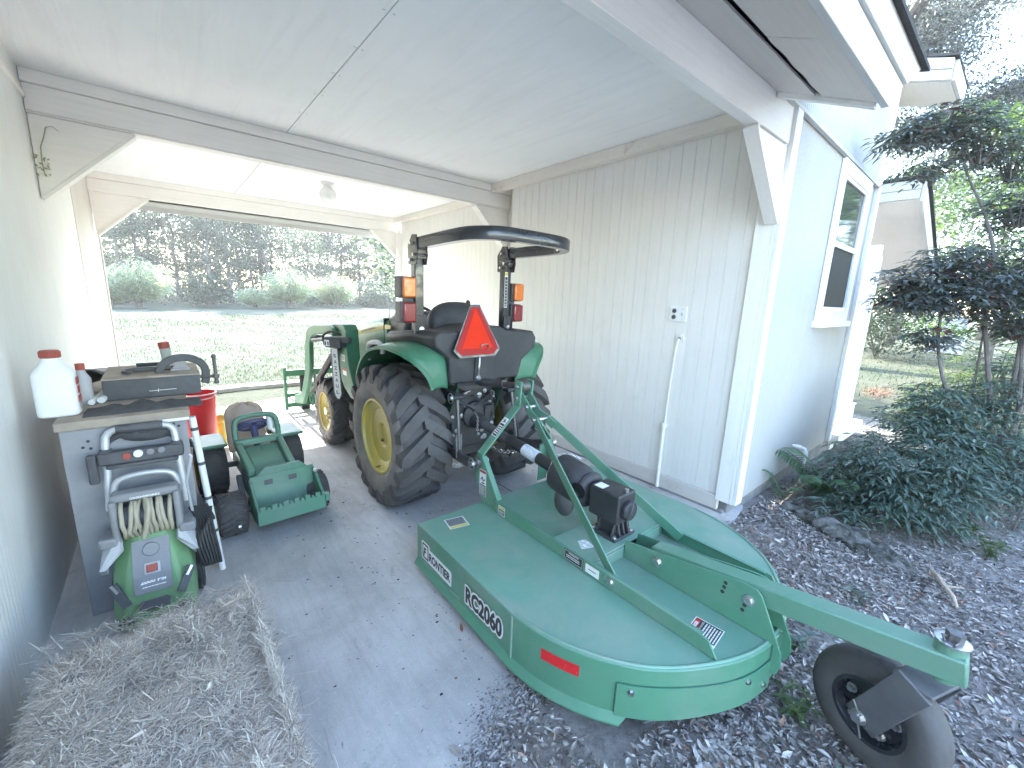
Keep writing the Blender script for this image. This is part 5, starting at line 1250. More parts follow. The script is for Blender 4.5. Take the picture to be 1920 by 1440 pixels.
w = MB(); w.tube([pp(.175,.16,.44),pp(.17,.15,.50),pp(.165,.14,.62),pp(.20,.12,.745),pp(.19,.12,.755)],.006,7); w.build('spray_lance', M['silver'], pw)
w = MB(); w.tube(crv([pp(-.14,hb+.06,.80),pp(-.10,hb+.05,.83),pp(-.02,hb+.03,.86),pp(.02,hb+.03,.845),pp(.10,hb+.05,.82),pp(.13,hb+.05,.80)],4),.014,7); w.ell(pp(.03,hb+.05,.83),(.10,.03,.035)); w.build('cord_bundle', M['cloth'], pw, smooth=60)
w = MB()
for i in range(7):
    q = .16+.012*i; w.tube(crv([pp(q,.17,.48),pp(q+.03,.12,.42),pp(q+.02,.06,.33+.02*i),pp(q+.04,.10,.20),pp(q,.16,.30),pp(q+.02,.2,.45)],4),.006,5)
w.build('power_cord', M['black'], pw)

# ---------------------------------------------------------------- workbench and what stands on it
bn = thing('workbench', 'narrow grey panelled workbench with a weathered plywood top against the left wall', 'workbench', (-.17,3.1,0))
w = MB(); w.bx(-.392,.055,2.445,3.95,.882,.92); w.build('bench_top', M['ply'], bn, bevel=.004)
w = MB(); w.bx(-.382,.040,2.46,2.48,.0,.880); fp = w.build('front_panel', M['benchgrey'], bn, bevel=.003)
w = MB(); w.bx(.020,.038,2.482,3.93,.0,.880); w.bx(-.382,-.364,2.482,3.93,0,.880); w.build('side_panel', M['benchgrey'], bn, bevel=.003)
w = MB()
for x, z in ((-.30,.825),(-.318,.800),(-.295,.792),(-.01,.855),(.008,.843),(-.02,.80)): w.cyl((x,2.4615,z),(x,2.4585,z),.006,n=10)
w.each('panel_hole', M['black'], fp)
w = MB(); rr = random.Random(9)
w.add([], []); pts = [(-.385,2.4445,.912),(-.2,2.4445,.917),(-.05,2.4445,.913),(.05,2.4445,.918)]
w.bx(-.06,.05,2.4425,2.4445,.872,.885); w.build('torn_edge', M['decalw'], bn)
# white jug with a red cap
jg = thing('jug', 'tall white plastic jug with a red screw cap at the wall end of the workbench', 'jug', (-.385,2.62,.92))
w = MB(); c = V((-.385,2.60,.921))
def ring(hx, hy, z, n=28, p=4): return [c+V((hx*math.copysign(abs(math.cos(t))**(2/p),math.cos(t)), hy*math.copysign(abs(math.sin(t))**(2/p),math.sin(t)), z)) for t in [2*PI*k/n for k in range(n)]]
prof = [(.058,.04,.0),(.066,.046,.006),(.067,.047,.02),(.067,.047,.165),(.066,.046,.185),(.056,.038,.205),(.040,.030,.225),(.030,.026,.238),(.027,.025,.255)]
n = 28; w.add([p for a, b, z in prof for p in ring(a,b,z,p=4 if z < .2 else 2.4)], [(i*n+k,i*n+(k+1)%n,(i+1)*n+(k+1)%n,(i+1)*n+k) for i in range(len(prof)-1) for k in range(n)]+[tuple(range(n))[::-1],tuple((len(prof)-1)*n+k for k in range(n))])
w.build('jug_body', M['white'], jg, smooth=50)
w = MB(); w.lathe([(0,.0),(.031,.0),(.031,.028),(.028,.031),(0,.031)], c+V((0,0,.253)), (0,0,1), 24)
for k in range(24): t = 2*PI*k/24; w.bar(c+V((.0315*math.cos(t),.0315*math.sin(t),.256)), c+V((.0315*math.cos(t),.0315*math.sin(t),.279)), .004,.004)
w.build('cap', M['redcap'], jg)
w = MB(); 
for zz, a in ((.03,.9),(.06,1.2),(.10,.8),(.14,1.1)): w.box(c+V((.0685,.0,zz+.01)), (.002,.06*a*.9,.03), mi=int(zz*100)%2)
w.build('side_label', [M['decalr'], M['decalg']], jg)
b2 = thing('small_bottle', 'small bottle with a red cap half hidden behind the white jug', 'bottle', (-.33,2.80,.92))
w = MB(); w.lathe([(0,0),(.03,0),(.032,.01),(.032,.12),(.018,.15),(.014,.165)], (-.325,2.80,.9205), (0,0,1), 20); w.build('bottle_body', M['lgrey'], b2, smooth=45)
w = MB(); w.cyl((-.325,2.80,1.0855),(-.325,2.80,1.115),.017,n=16); w.build('cap', M['redcap'], b2)
# dark box beam lying across, C-clamp, aerosol tube, pipes, hood, tools, cloth
bxm = thing('wooden_box', 'low dark fronted wooden box with a plywood lid lying across the workbench', 'box', (-.07,2.9,.92))
w = MB(); w.bx(-.262,.125,2.80,2.825,.9215,1.022); w.bx(-.262,-.245,2.826,3.22,.9215,1.022); w.bx(.108,.125,2.826,3.22,.9215,1.022); w.bx(-.244,.107,3.2,3.22,.9215,1.022); w.build('box_side', M['dgrey'], bxm, bevel=.003)
w = MB(); w.bx(-.264,.127,2.798,3.222,1.0225,1.031); w.build('box_lid', M['ply'], bxm, bevel=.002)
w = MB(); w.bar((-.09,2.7992,.955),(.02,2.7992,.957),.002,.002); w.bar((-.055,2.799,.947),(-.053,2.799,.964),.003,.002); w.build('chalk_mark', M['decalw'], bxm)
cc = thing('c_clamp', 'heavy dark C-clamp gripping the right end of the wooden box', 'clamp', (.07,2.95,1.03))
w = MB(); P = []
for k in range(13):
    t = PI*k/12; P.append(V((.058-.105*math.cos(t), 2.90, 1.028+.085*math.sin(t))))
P = P + [V((.163,2.90,.99)), V((.155,2.90,.955))]
w.path(P, [(-.016,-.024),(.016,-.024),(.016,.014),(-.016,.014)], up=(0,1,0)) if False else w.path(P, [(-.024,-.016),(.014,-.016),(.014,.016),(-.024,.016)], up=(0,1,0))
w.build('clamp_frame', M['dgrey'], cc, bevel=.006)
w = MB(); w.cyl((.10,2.90,.995),(.205,2.88,.995),.009,n=12); w.cyl((.20,2.88,.985),(.203,2.88,1.005),.016,n=12); w.cyl((.203,2.88,.965),(.200,2.88,1.105),.009,n=10); w.ell((.200,2.88,1.108),.013,10,6); w.ell((.203,2.88,.962),.013,10,6); w.build('clamp_screw', M['dsteel'], cc)
w = MB(); w.bx(.005,.09,2.93,2.965,1.0315,1.042); w.xz([(.015,1.042),(.085,1.042),(.07,1.09),(.058,1.115),(.035,1.115),(.03,1.085)],2.945,2.955); w.build('paper_tag', M['decalg'], cc)
tb = thing('caulk_tube', 'grey green caulk tube with a rust red cap standing tilted on the far bench', 'tube', (.0,3.6,.92))
a0 = V((.005,3.50,.9225)); a1 = V((-.014,3.50,1.125)); dd = (a1-a0).normalized()
w = MB(); w.lathe([(0,0),(.028,0),(.028,.16),(.026,.163),(0,.163)], a0+V((0,0,.012)), dd, 22); w.build('tube_body', mat('pale_grey_green_tube',(.40,.43,.39),.5,dirt=(.55,.55,.52),dirt_amt=.5), tb)
w = MB(); w.lathe([(.0295,0),(.0295,.036),(.026,.04),(0,.04)], a0+V((0,0,.012))+dd*.158, dd, 22); w.build('cap', M['redcap'], tb)
rg = MB(); rg.ell((.045,3.47,.938),(.045,.05,.018)); tag(rg.build('rag', M['lgrey'], smooth=60), 'crumpled pale rag at the foot of the caulk tube on the bench', 'rag')
pi_ = MB()
pi_.cyl((-.30,2.74,.9355),(-.205,3.62,.9355),.013,n=12); tag(pi_.build('white_tube', M['pvc']), 'thinner white plastic tube lying lengthwise on the bench beside the jug', 'tube')
pi_ = MB(); pi_.cyl((-.268,2.76,.9375),(-.165,3.60,.9375),.015,n=12); tag(pi_.build('white_tube', M['pvc']), 'thicker white plastic tube lying lengthwise on the bench beside the wooden box', 'tube')
sh_ = MB(); vs = []; K = 10; J = 8
for j in range(J+1):
    for k in range(K+1):
        t = PI*k/K; f = j/J; r = .085*(1-.35*f)
        vs.append(V((-.335+.12*f-r*math.cos(t), 3.02+.24*f, .96+.095*math.sin(t)*(1-.45*f))))
sh_.add(vs, [(j*(K+1)+k,j*(K+1)+k+1,(j+1)*(K+1)+k+1,(j+1)*(K+1)+k) for j in range(J) for k in range(K)])
o = sh_.build('metal_scoop', M['dgrey'], smooth=60); o.modifiers.new('shell','SOLIDIFY').thickness = .006; tag(o, 'dark curved metal scoop lying open end forward on the bench by the wall', 'scoop')
sw = thing('hand_saw', 'dark C-shaped tool frame lying on the plywood lid of the box', 'hand tool', (-.1,3.0,1.03))
w = MB(); w.tube(crv([(-.16,2.88,1.043),(-.185,2.91,1.043),(-.175,2.95,1.045),(-.14,2.965,1.045)],5),.010,8); w.bar((-.15,2.965,1.045),(.03,2.98,1.045),.03,.022); w.build('frame', M['dgrey'], sw, bevel=.004)
w = MB(); w.tube([(-.14,3.12,1.044),(-.02,3.13,1.046)],[.013,.010],8); w.build('handle', M['cloth'], sw)
gv = MB(); gv.ell((-.12,3.30,.95),(.07,.05,.03)); gv.ell((-.05,3.28,.945),(.06,.03,.02)); tag(gv.build('work_glove', M['cloth'], smooth=60), 'dark work glove lying crumpled behind the wooden box on the bench', 'glove')
cl = MB(); vs = []; nx_, ny_ = 26, 9
for j in range(ny_):
    for i in range(nx_):
        x = -.31+.42*i/(nx_-1); y = 2.50+.18*j/(ny_-1)
        y += .07*max(0,x+.1); e = math.sin(PI*j/(ny_-1))*math.sin(PI*min(1,(i+.3)/(nx_*.92)))**.5
        z = .9215+.046*e*(.6+.4*math.sin(i*.9+j*.7))*(.7+.5*mnoise.noise(V((x*11,y*14,2))))
        vs.append((x,y,max(.9218,z)))
cl.add(vs, [(j*nx_+i,j*nx_+i+1,(j+1)*nx_+i+1,(j+1)*nx_+i) for j in range(ny_-1) for i in range(nx_-1)])
o = cl.build('dark_cloth', M['cloth'], smooth=70); o.modifiers.new('shell','SOLIDIFY').thickness = .004; tag(o, 'dark grey cloth crumpled along the front edge of the workbench', 'cloth')
# striped pole leaning by the bench corner
sp_ = thing('striped_pole', 'white pole with dark bands leaning at the right corner of the workbench', 'pole', (.08,2.52,0))
a = V((.115,2.52,.0)); b = V((.062,2.475,.875)); w = MB(); w.tube([a,b],.015,12); w.build('pole_tube', M['white'], sp_)
w = MB()
for t in (.28,.50,.72,.93): p = a.lerp(b,t); w.tube([p-(b-a)*.009, p+(b-a)*.009], .0162, 12)
w.each('band', M['dgrey'], sp_)
# red bucket and what peeks out beside it
rb = thing('red_bucket', 'bright red plastic bucket standing on the slab behind the workbench corner', 'bucket', (.16,4.3,0))
c = V((.165,4.45,.0)); w = MB(); w.lathe([(0,.004),(.105,.004),(.11,.012),(.132,.42),(.14,.422),(.14,.435),(.129,.435),(.106,.02),(0,.018)], c+V((0,0,.15)), (0,0,1), 36); w.build('bucket_body', M['red'], rb, smooth=40)
w = MB(); w.tube([c+V((.136*math.cos(t),.136*math.sin(t),.582)) for t in [2*PI*k/36 for k in range(36)]], .006, 6, closed=True); w.tube(crv([c+V((-.137,0,.57)),c+V((-.095,-.108,.555)),c+V((0,-.148,.548)),c+V((.095,-.108,.555)),c+V((.137,0,.57))],5),.005,6); w.build('bucket_handle', mat('pale_pink_plastic',(.75,.55,.53),.4), rb)
w = MB(); w.bx(.0,.31,4.30,4.62,.0,.148); tag(w.build('plastic_crate', mat('pale_pinkish_plastic',(.62,.50,.48),.5), bevel=.01), 'pale pinkish crate under the red bucket behind the workbench', 'crate')
yt = MB(); yt.ell((.315,4.62,.28),(.055,.05,.05)); yt.cyl((.33,4.6,.02),(.31,4.62,.28),.03,.04,n=12); tag(yt.build('yellow_toy', M['decaly'], smooth=50), 'small yellow plastic thing peeking out right of the red bucket', 'toy')

# ---------------------------------------------------------------- straw bale
hay = thing('straw_bale', 'loose brown straw bale lying on the floor beside the left wall', 'straw bale', (-.15,1.2,0))
hr = random.Random(11)
def hz(x, y):
    u_ = (x+.13)/.275; v_ = (y-1.13)/.70
    fall = max(0, (max(abs(u_),abs(v_))-.72)/.28)
    return .335 + .055*mnoise.noise(V((x*5,y*5,4))) + .03*mnoise.noise(V((x*13,y*13,7))) - .10*fall**2
w = MB(); nx_, ny_ = 26, 52; vs = []
for j in range(ny_+1):
    for i in range(nx_+1):
        x = -.405+.545*i/nx_; y = .43+1.40*j/ny_
        vs.append((x, y, hz(x,y)))
fs = [(j*(nx_+1)+i,j*(nx_+1)+i+1,(j+1)*(nx_+1)+i+1,(j+1)*(nx_+1)+i) for j in range(ny_) for i in range(nx_)]
# side walls, bulging a little
edge = [j*(nx_+1)+nx_ for j in range(ny_+1)]
rim_ = [i for i in range(nx_+1)] + [j*(nx_+1)+nx_ for j in range(1,ny_+1)] + [ny_*(nx_+1)+i for i in range(nx_-1,-1,-1)] + [j*(nx_+1) for j in range(ny_-1,0,-1)]
m_ = len(rim_); base = len(vs)
for lev in (.2,.08,.0):
    for q in rim_:
        x, y, z = vs[q]; cx, cy = -.14, 1.13; s_ = 1.05 if lev > 0 else 1.02
        vs.append((cx+(x-cx)*s_+.012*mnoise.noise(V((x*9,y*9,lev*9))), cy+(y-cy)*(1+(s_-1)*.4)+.012*mnoise.noise(V((y*9,x*9,lev*9))), lev))
lv = [rim_] + [[base+l*m_+i for i in range(m_)] for l in range(3)]
for a_, b_ in zip(lv, lv[1:]): fs += [(a_[i],b_[i],b_[(i+1)%m_],a_[(i+1)%m_]) for i in range(m_)]
w.add(vs, fs)
def straw_core():
    m, nt, b = nodes('straw_mass'); v0 = coord(nt)
    c = ramp(nt, noise(nt, v0, 35, 6, .75), [(.3,(.16,.135,.12)),(.5,(.32,.28,.25)),(.7,(.48,.435,.39))])
    nt.links.new(c, b.inputs['Base Color']); b.inputs['Roughness'].default_value = .95
    bump(nt, b, noise(nt, v0, 60, 6, .8), 1, .02); return m
w.build('packed_core', straw_core(), hay, smooth=60)
M['straw'] = island_mat('straw_stalks', [(0,(.27,.23,.20)),(.35,(.46,.405,.36)),(.7,(.58,.525,.47)),(.92,(.68,.63,.55)),(1,(.75,.71,.62))], .75, spec=.35)
w = MB()
def stalk(mb, p, a, tilt, L, wd_, bend):
    d = V((math.cos(a)*math.cos(tilt), math.sin(a)*math.cos(tilt), math.sin(tilt))); sd = V((-math.sin(a), math.cos(a), 0))
    up = sd.cross(d); vs = []; 
    for k in range(4):
        t = k/3-.5; q = p + d*L*t + up*(bend*(t*t*4-.3)) + sd*bend*.8*math.sin(t*4)
        vs += [q-sd*wd_*.5, q+sd*wd_*.5]
    mb.add(vs, [(0,2,3,1),(2,4,5,3),(4,6,7,5)])
for i in range(26000):
    x = hr.uniform(-.42,.15); y = hr.uniform(.43,1.84)
    if hr.random() < .55: y = hr.uniform(.9,1.84)
    z = hz(x,y) + hr.uniform(-.004,.016)
    stalk(w, V((x,y,z)), hr.gauss(0,1.2), hr.gauss(0,.18), hr.uniform(.025,.11), hr.uniform(.0009,.0022), hr.uniform(-.012,.012))
for i in range(7000):
    sd_ = hr.random(); y = hr.uniform(.75,1.84); z = hr.uniform(.01,.33)
    x = .15 + .02*math.sin(z*9) + hr.uniform(-.01,.012)
    if sd_ < .3: x, y = hr.uniform(-.42,.15), 1.835+hr.uniform(-.02,.02)
    stalk(w, V((x,y,z)), hr.gauss(PI/2,.7) if sd_ >= .3 else hr.gauss(0,.5), hr.gauss(0,.5), hr.uniform(.025,.11), hr.uniform(.0009,.0022), hr.uniform(-.012,.012))
for i in range(150):   # stray stalks hanging off and lying on the slab
    x = .17+abs(hr.gauss(0,.05)); y = hr.uniform(.7,2.0)
    stalk(w, V((x,y,.006+hr.uniform(0,.03))), hr.uniform(0,6.28), hr.gauss(0,.08), hr.uniform(.03,.13), .0022, hr.uniform(-.01,.01))
w.build('straw_stalks', M['straw'], hay, smooth=0, kind='stuff')
w = MB()
for i in range(120):   # pale dead leaves and husks caught in the straw
    x = hr.uniform(-.42,.14); y = hr.uniform(.7,1.8); a_ = hr.uniform(0,6.28); L = hr.uniform(.03,.08); c_ = V((x,y,hz(x,y)+.012)); d = V((math.cos(a_),math.sin(a_),hr.uniform(-.3,.3)))*L*.5; s_ = V((-math.sin(a_),math.cos(a_),hr.uniform(-.2,.2)))*L*.16
    w.add([c_-d,c_+s_*.9,c_+d,c_-s_*.9,c_+V((0,0,.006))],[(0,4,1),(1,4,2),(2,4,3),(3,4,0)])
w.build('dry_leaves', island_mat('dry_husks',[(0,(.30,.25,.21)),(.6,(.48,.42,.36)),(1,(.62,.57,.50))],.8), hay, smooth=0, kind='stuff')
# ---------------------------------------------------------------- plants
def rnd_unit(r):
    while True:
        v = V((r.uniform(-1,1), r.uniform(-1,1), r.uniform(-1,1)))
        if .05 < v.length < 1: return v.normalized()
class Leaves:
    """many leaf blades in one mesh: lists kept flat for speed"""
    def __init__(s): s.v = []; s.f = []
    def quad(s, c, d, n, L, W):
        """diamond spray, slightly folded"""
        sd = d.cross(n); o = len(s.v)
        if sd.length < 1e-4: sd = d.cross(V((.3,.5,.8)))
        sd.normalize(); sd *= W*.5; h = d*L*.5; k = n*W*.18
        s.v += [c-h, c+sd+k, c+h, c-sd+k]
        s.f += [(o,o+1,o+2,o+3)]
    def leaf(s, b, d, n, L, W, curl=.12):
        """pointed leaf with a midrib fold and a droop; 9 vertices"""
        sd = d.cross(n)
        if sd.length < 1e-4: sd = d.cross(V((.3,.5,.8)))
        sd.normalize(); n = sd.cross(d); o = len(s.v)
        m1 = b + d*L*.33 - n*L*curl*.1; m2 = b + d*L*.68 - n*L*curl*.45; tip = b + d*L - n*L*curl
        f = n*W*.16
        s.v += [b, m1, m2, tip, m1+sd*W*.48+f, m2+sd*W*.40+f, m1-sd*W*.48+f, m2-sd*W*.40+f]
        s.f += [(o,o+4,o+1),(o,o+1,o+6),(o+1,o+4,o+5,o+2),(o+6,o+1,o+2,o+7),(o+2,o+5,o+3),(o+7,o+2,o+3)]
    def mesh(s, name, mat_):
        me = bpy.data.meshes.new(name); me.from_pydata([tuple(p) for p in s.v], [], s.f); me.materials.append(mat_); me.update(); return me
    def build(s, name, mat_, parent=None, kind=None):
        o = bpy.data.objects.new(name, s.mesh(name, mat_)); COL.objects.link(o)
        if parent is not None: o.parent = parent; o.matrix_parent_inverse = ROOTINV.get(parent.name, Matrix())
        if kind: o['kind'] = kind
        return o
FOL = {
 'oak': island_mat('grey_green_oak_leaves', [(0,(.05,.056,.05)),(.5,(.10,.108,.098)),(1,(.17,.175,.17))], .45, .4, .5, tcol=(1.2,1.25,1.1)),
 'canopy': island_mat('shade_canopy_leaves', [(0,(.03,.036,.03)),(1,(.07,.08,.07))], .6),
 'mid': island_mat('mid_green_foliage', [(0,(.05,.062,.047)),(.4,(.085,.105,.075)),(.8,(.13,.15,.11)),(1,(.20,.21,.17))], .45, .58, .5, tcol=(1.2,1.28,1.0)),
 'dark': island_mat('dark_green_foliage', [(0,(.022,.036,.022)),(.5,(.042,.062,.038)),(1,(.08,.10,.06))], .45, .45, .5, tcol=(1.3,1.4,1.0)),
 'pale': island_mat('pale_silvery_foliage', [(0,(.085,.105,.075)),(.5,(.15,.175,.125)),(1,(.26,.28,.22))], .45, .55, .5, tcol=(1.3,1.4,1.0)),
 'feather': island_mat('feathery_grass_blades', [(0,(.19,.215,.165)),(.5,(.29,.315,.25)),(1,(.42,.43,.36))], .5, .72, .4, tcol=(1.4,1.5,1.0)),
 'nandina': island_mat('dark_blue_green_leaflets', [(0,(.06,.075,.08)),(.4,(.115,.132,.14)),(.75,(.17,.182,.195)),(.92,(.20,.22,.205)),(.985,(.16,.11,.11)),(1,(.19,.08,.075))], .30, .3, .7),
 'bush': island_mat('bush_leaf_green', [(0,(.055,.085,.075)),(.5,(.095,.14,.122)),(.85,(.135,.185,.16)),(1,(.18,.22,.17))], .34, .3, .6),
 'lime': island_mat('bright_green_leaves', [(0,(.06,.10,.045)),(.6,(.11,.16,.08)),(1,(.18,.22,.12))], .5, .5, .4),
 'fern': island_mat('fern_green', [(0,(.07,.14,.075)),(1,(.14,.24,.13))], .45, .4, .4),
 'red': island_mat('red_bronze_leaflets', [(0,(.09,.03,.03)),(1,(.18,.055,.04))], .45, .3, .4),
}
def limb_path(r, a, b, wob, n=5):
    P = []
    for i in range(n+1):
        t = i/n; P.append(a.lerp(b,t) + V((r.uniform(-1,1),r.uniform(-1,1),r.uniform(-.5,.5)))*wob*math.sin(PI*t))
    return P
def tree_meshes(seed, H, spread, trunk_r, crown_lo, nleaf, L, leafmat, bark, lean=0, ncl=34, irregular=.35):
    """trunk mesh with tapered limbs and a crown mesh of small leaf sprays gathered in clumps round the limb ends"""
    r = random.Random(seed); T = MB(); lf = Leaves()
    top = V((lean*H + r.uniform(-.3,.3), r.uniform(-.4,.4), H*.93))
    tp_ = limb_path(r, V((0,0,-.15)), top, .22, 8)
    T.tube(tp_, [trunk_r*(1.25 if i == 0 else 1)*(1-.82*i/8) for i in range(9)], 8)
    tips = []
    for k in range(ncl):
        t = crown_lo + (1-crown_lo)*((k+.5)/ncl)**.9
        i = min(7, int(t*8)); a = tp_[i].lerp(tp_[i+1], t*8-i)
        ang = k*2.4 + r.uniform(-.5,.5); prof = math.sin(PI*min(1,max(.08,(t-crown_lo)/(1-crown_lo)*.86+.10)))**.7
        ln = spread*prof*r.uniform(1-irregular,1+irregular*.6)
        b = a + V((math.cos(ang)*ln, math.sin(ang)*ln, ln*r.uniform(.05,.55)))
        T.tube(limb_path(r,a,b,ln*.08,3), [trunk_r*.30*(1-t*.6),trunk_r*.2*(1-t*.6),trunk_r*.11,trunk_r*.03], 5)
        tips.append((b, ln)); tips.append((a.lerp(b,.6)+V((r.uniform(-.3,.3),r.uniform(-.3,.3),r.uniform(-.1,.4))), ln))
    per = nleaf//len(tips)
    for b, ln in tips:
        cr = max(.35, ln*r.uniform(.26,.46)); sq = r.uniform(.5,.8); k = int(per*r.uniform(.5,1.5))
        for _ in range(k):
            u = rnd_unit(r)*cr*(r.random()**.45); u.z *= sq
            d = rnd_unit(r); d.z = d.z*.5-.15; d.normalize(); nrm = (V((0,0,1))+rnd_unit(r)*.9).normalized()
            s_ = L*r.uniform(.6,1.35); lf.quad(b+u, d, nrm, s_, s_*.55)
    tm = bpy.data.meshes.new('trunk'); tm.from_pydata(T.v, [], T.f); tm.materials.append(bark)
    tm.polygons.foreach_set('use_smooth', [True]*len(tm.polygons)); tm.update()
    return tm, lf.mesh('crown', leafmat)
def place_tree(meshes, x, y, z, s, rz, name, label, cat='tree', group=None):
    o = bpy.data.objects.new(name, None); COL.objects.link(o); o.location = (x,y,z); o.scale = (s,s,s*1.0); o.rotation_euler = (0,0,rz)
    tag(o, label, cat, group)
    for nm, me in zip(('trunk','crown'), meshes):
        c = bpy.data.objects.new(nm, me); COL.objects.link(c); c.parent = o
    return o
ORD = ['first','second','third','fourth','fifth','sixth','seventh','eighth','ninth','tenth','eleventh','twelfth','thirteenth','fourteenth','fifteenth','sixteenth']
# wood across the lawn
pine = [tree_meshes(21+i, 12.2, 2.8, .17, .14, 10000, .17, FOL['mid'], M['bark'], ncl=40) for i in range(2)]
broad = [tree_meshes(31+i, 11, 3.6, .15, .10, 12000, .16, FOL['mid'], M['bark'], ncl=40, irregular=.5) for i in range(2)] + [tree_meshes(35, 10, 3.8, .13, .05, 12000, .16, FOL['pale'], M['bark'], ncl=40, irregular=.5)]
leaning = tree_meshes(41, 13, 3.0, .24, .40, 6000, .17, FOL['mid'], M['bark'], lean=.30, ncl=24)
rw = random.Random(77)
pines = [(-2.2,45,.9),(-1.15,47,1.0),(1.4,49,1.05),(3.5,45,1.0),(5.05,46.5,1.1),(7.4,50,.95),(15.2,52,1.0),(17.2,53,1.1),(18.9,52,1.05)]
for i, (x, y, s) in enumerate(pines):
    place_tree(pine[i%2], x, y, 0, s, rw.uniform(0,6), 'pine_tree', f'tall dark trunked tree in the wood across the lawn, {ORD[i]} of its kind', group='dark trunked trees across the lawn')
broads = [(-5.0,42,.95,0),(-.4,53,1.1,1),(2.6,54,1.05,0),(6.6,54,1.0,1),(10.5,56,1.1,0),(13.4,54,1.0,1),(20.6,50,1.0,2),(24.5,49,1.05,2),(16.2,58,1.25,0),(28.5,46,1.05,2),(22.4,56,1.2,1),(-3.4,50,1.15,0),(4.4,48.5,.9,2),(8.6,52.5,1.15,1),(12.0,46.5,.8,2),(25.5,54,1.2,0)]
for i, (x, y, s, k) in enumerate(broads):
    place_tree(broad[k], x, y, 0, s, rw.uniform(0,6), 'broadleaf_tree', f'bushy pale leaved tree in the wood across the lawn, {ORD[i]} of its kind', group='leafy trees across the lawn')
place_tree(leaning, 9.6, 48, 0, 1.0, 2.7, 'leaning_tree', 'leaning grey trunk tree in the middle of the wood across the lawn')
# far wood as one mass, with a ragged top
lf = Leaves(); r = random.Random(5)
for i in range(32000):
    x = r.uniform(-12,46); y = r.uniform(60,74); top = 13 + 4.5*mnoise.noise(V((x*.16,2,1))) + 2.0*mnoise.noise(V((x*.5,5,1)))
    z = top*r.random()
    lf.quad(V((x,y,z)), rnd_unit(r), (V((0,0,1))+rnd_unit(r)).normalized(), r.uniform(.35,.65), r.uniform(.2,.36))
tag(lf.build('far_wood', FOL['mid']), 'dense far wood forming a dark mass behind the trees', 'wood', kind='stuff')
# undergrowth band at the lawn edge
lf = Leaves(); r = random.Random(6)
for c in range(110):
    x = r.uniform(-9,34); y = 40+r.uniform(-1.5,4)+.10*max(0,x); hh = r.uniform(.5,1.7); rad = r.uniform(.7,1.5)
    if r.random() < .3: hh *= 1.6
    for i in range(240):
        u = rnd_unit(r)*(r.random()**.4); p = V((x+u.x*rad, y+u.y*rad, max(.02,(u.z*.5+.5)*hh*1.15)))
        lf.quad(p, rnd_unit(r), (V((0,0,1))+rnd_unit(r)*.9).normalized(), r.uniform(.12,.24), r.uniform(.06,.11))
tag(lf.build('undergrowth', FOL['mid']), 'low dark undergrowth along the far lawn edge', 'undergrowth', kind='stuff')
# feathery clumps
def feather_clump(name, x, y, h, rad, seed, label, n=5200):
    r = random.Random(seed); lf = Leaves(); st = MB()
    for i in range(n):
        a = r.uniform(0,2*PI); q = r.random()**.6; hh = h*r.uniform(.45,1.02)*(1-.25*q); out = rad*q
        z = hh*(.35+.65*r.random()); f = z/hh
        c = V((math.cos(a)*out*(.35+.65*f**1.5), math.sin(a)*out*(.35+.65*f**1.5), z))
        d = V((math.cos(a),math.sin(a), r.uniform(-.2,.9)-f*.9)).normalized()
        d = (d+rnd_unit(r)*.35).normalized()
        lf.quad(c, d, (V((0,0,1))+rnd_unit(r)*.6).normalized(), r.uniform(.30,.62), r.uniform(.03,.07))
    for i in range(26):
        a = r.uniform(0,2*PI); o = rad*r.random()*.8
        st.tube([(math.cos(a)*o*.3,math.sin(a)*o*.3,0),(math.cos(a)*o*.5,math.sin(a)*o*.5,h*.5),(math.cos(a)*o,math.sin(a)*o,h*.85)],[.02,.016,.006],4)
    o = thing(name, label, 'ornamental grass', (0,0,0)); ROOTINV[o.name] = Matrix()
    o.location = (x,y,0); lf.build('fronds', FOL['feather'], o); st.build('stems', M['bark'], o)
feather_clump('feathery_clump', 7.7, 36.5, 3.3, 2.1, 1, 'largest feathery green grass clump at the wood edge right of the middle')
feather_clump('feathery_clump', 11.6, 38.0, 3.0, 1.9, 2, 'bright feathery clump with drooping plumes right of the largest one')
feather_clump('feathery_clump', -.9, 34.5, 3.2, 1.8, 3, 'feathery pale green clump at the left end of the wood edge')
feather_clump('feathery_clump', -2.5, 34.0, 2.3, 1.5, 4, 'small feathery clump beside the left carport post', 3200)
feather_clump('feathery_clump', 5.4, 36.0, 1.6, 1.3, 5, 'lowest greyish feathery clump just left of the largest one', 2600)
def round_bush(name, x, y, h, rad, seed, mat_, label, n=2600, L=.16, z0=0):
    r = random.Random(seed); lf = Leaves(); st = MB()
    for i in range(n):
        u = rnd_unit(r)*(r.random()**.35); k = 1+.35*mnoise.noise(u*1.8+V((seed,0,0)))
        lf.quad(V((u.x*rad*k, u.y*rad*k, h*.52+u.z*h*.5*k)), rnd_unit(r), (V((0,0,1))+rnd_unit(r)*.8).normalized(), L*r.uniform(.6,1.4), L*.5)
    for i in range(7):
        a = i*.9; st.tube([(0,0,0),(math.cos(a)*rad*.25,math.sin(a)*rad*.25,h*.3),(math.cos(a)*rad*.6,math.sin(a)*rad*.6,h*.7)],[.03,.02,.008],5)
    o = thing(name, label, 'bush', (0,0,0)); ROOTINV[o.name] = Matrix(); o.location = (x,y,z0)
    lf.build('foliage', mat_, o); st.build('stems', M['bark'], o)
round_bush('dark_bush', 2.6, 37.5, 2.4, 1.7, 9, FOL['dark'], 'dark round bush between the feathery clumps at the far lawn edge', 2400, .2)
round_bush('pale_bush', 16.2, 41, 2.8, 2.2, 10, FOL['pale'], 'pale bush at the wood edge behind the tractor roll bar', 2600, .2)
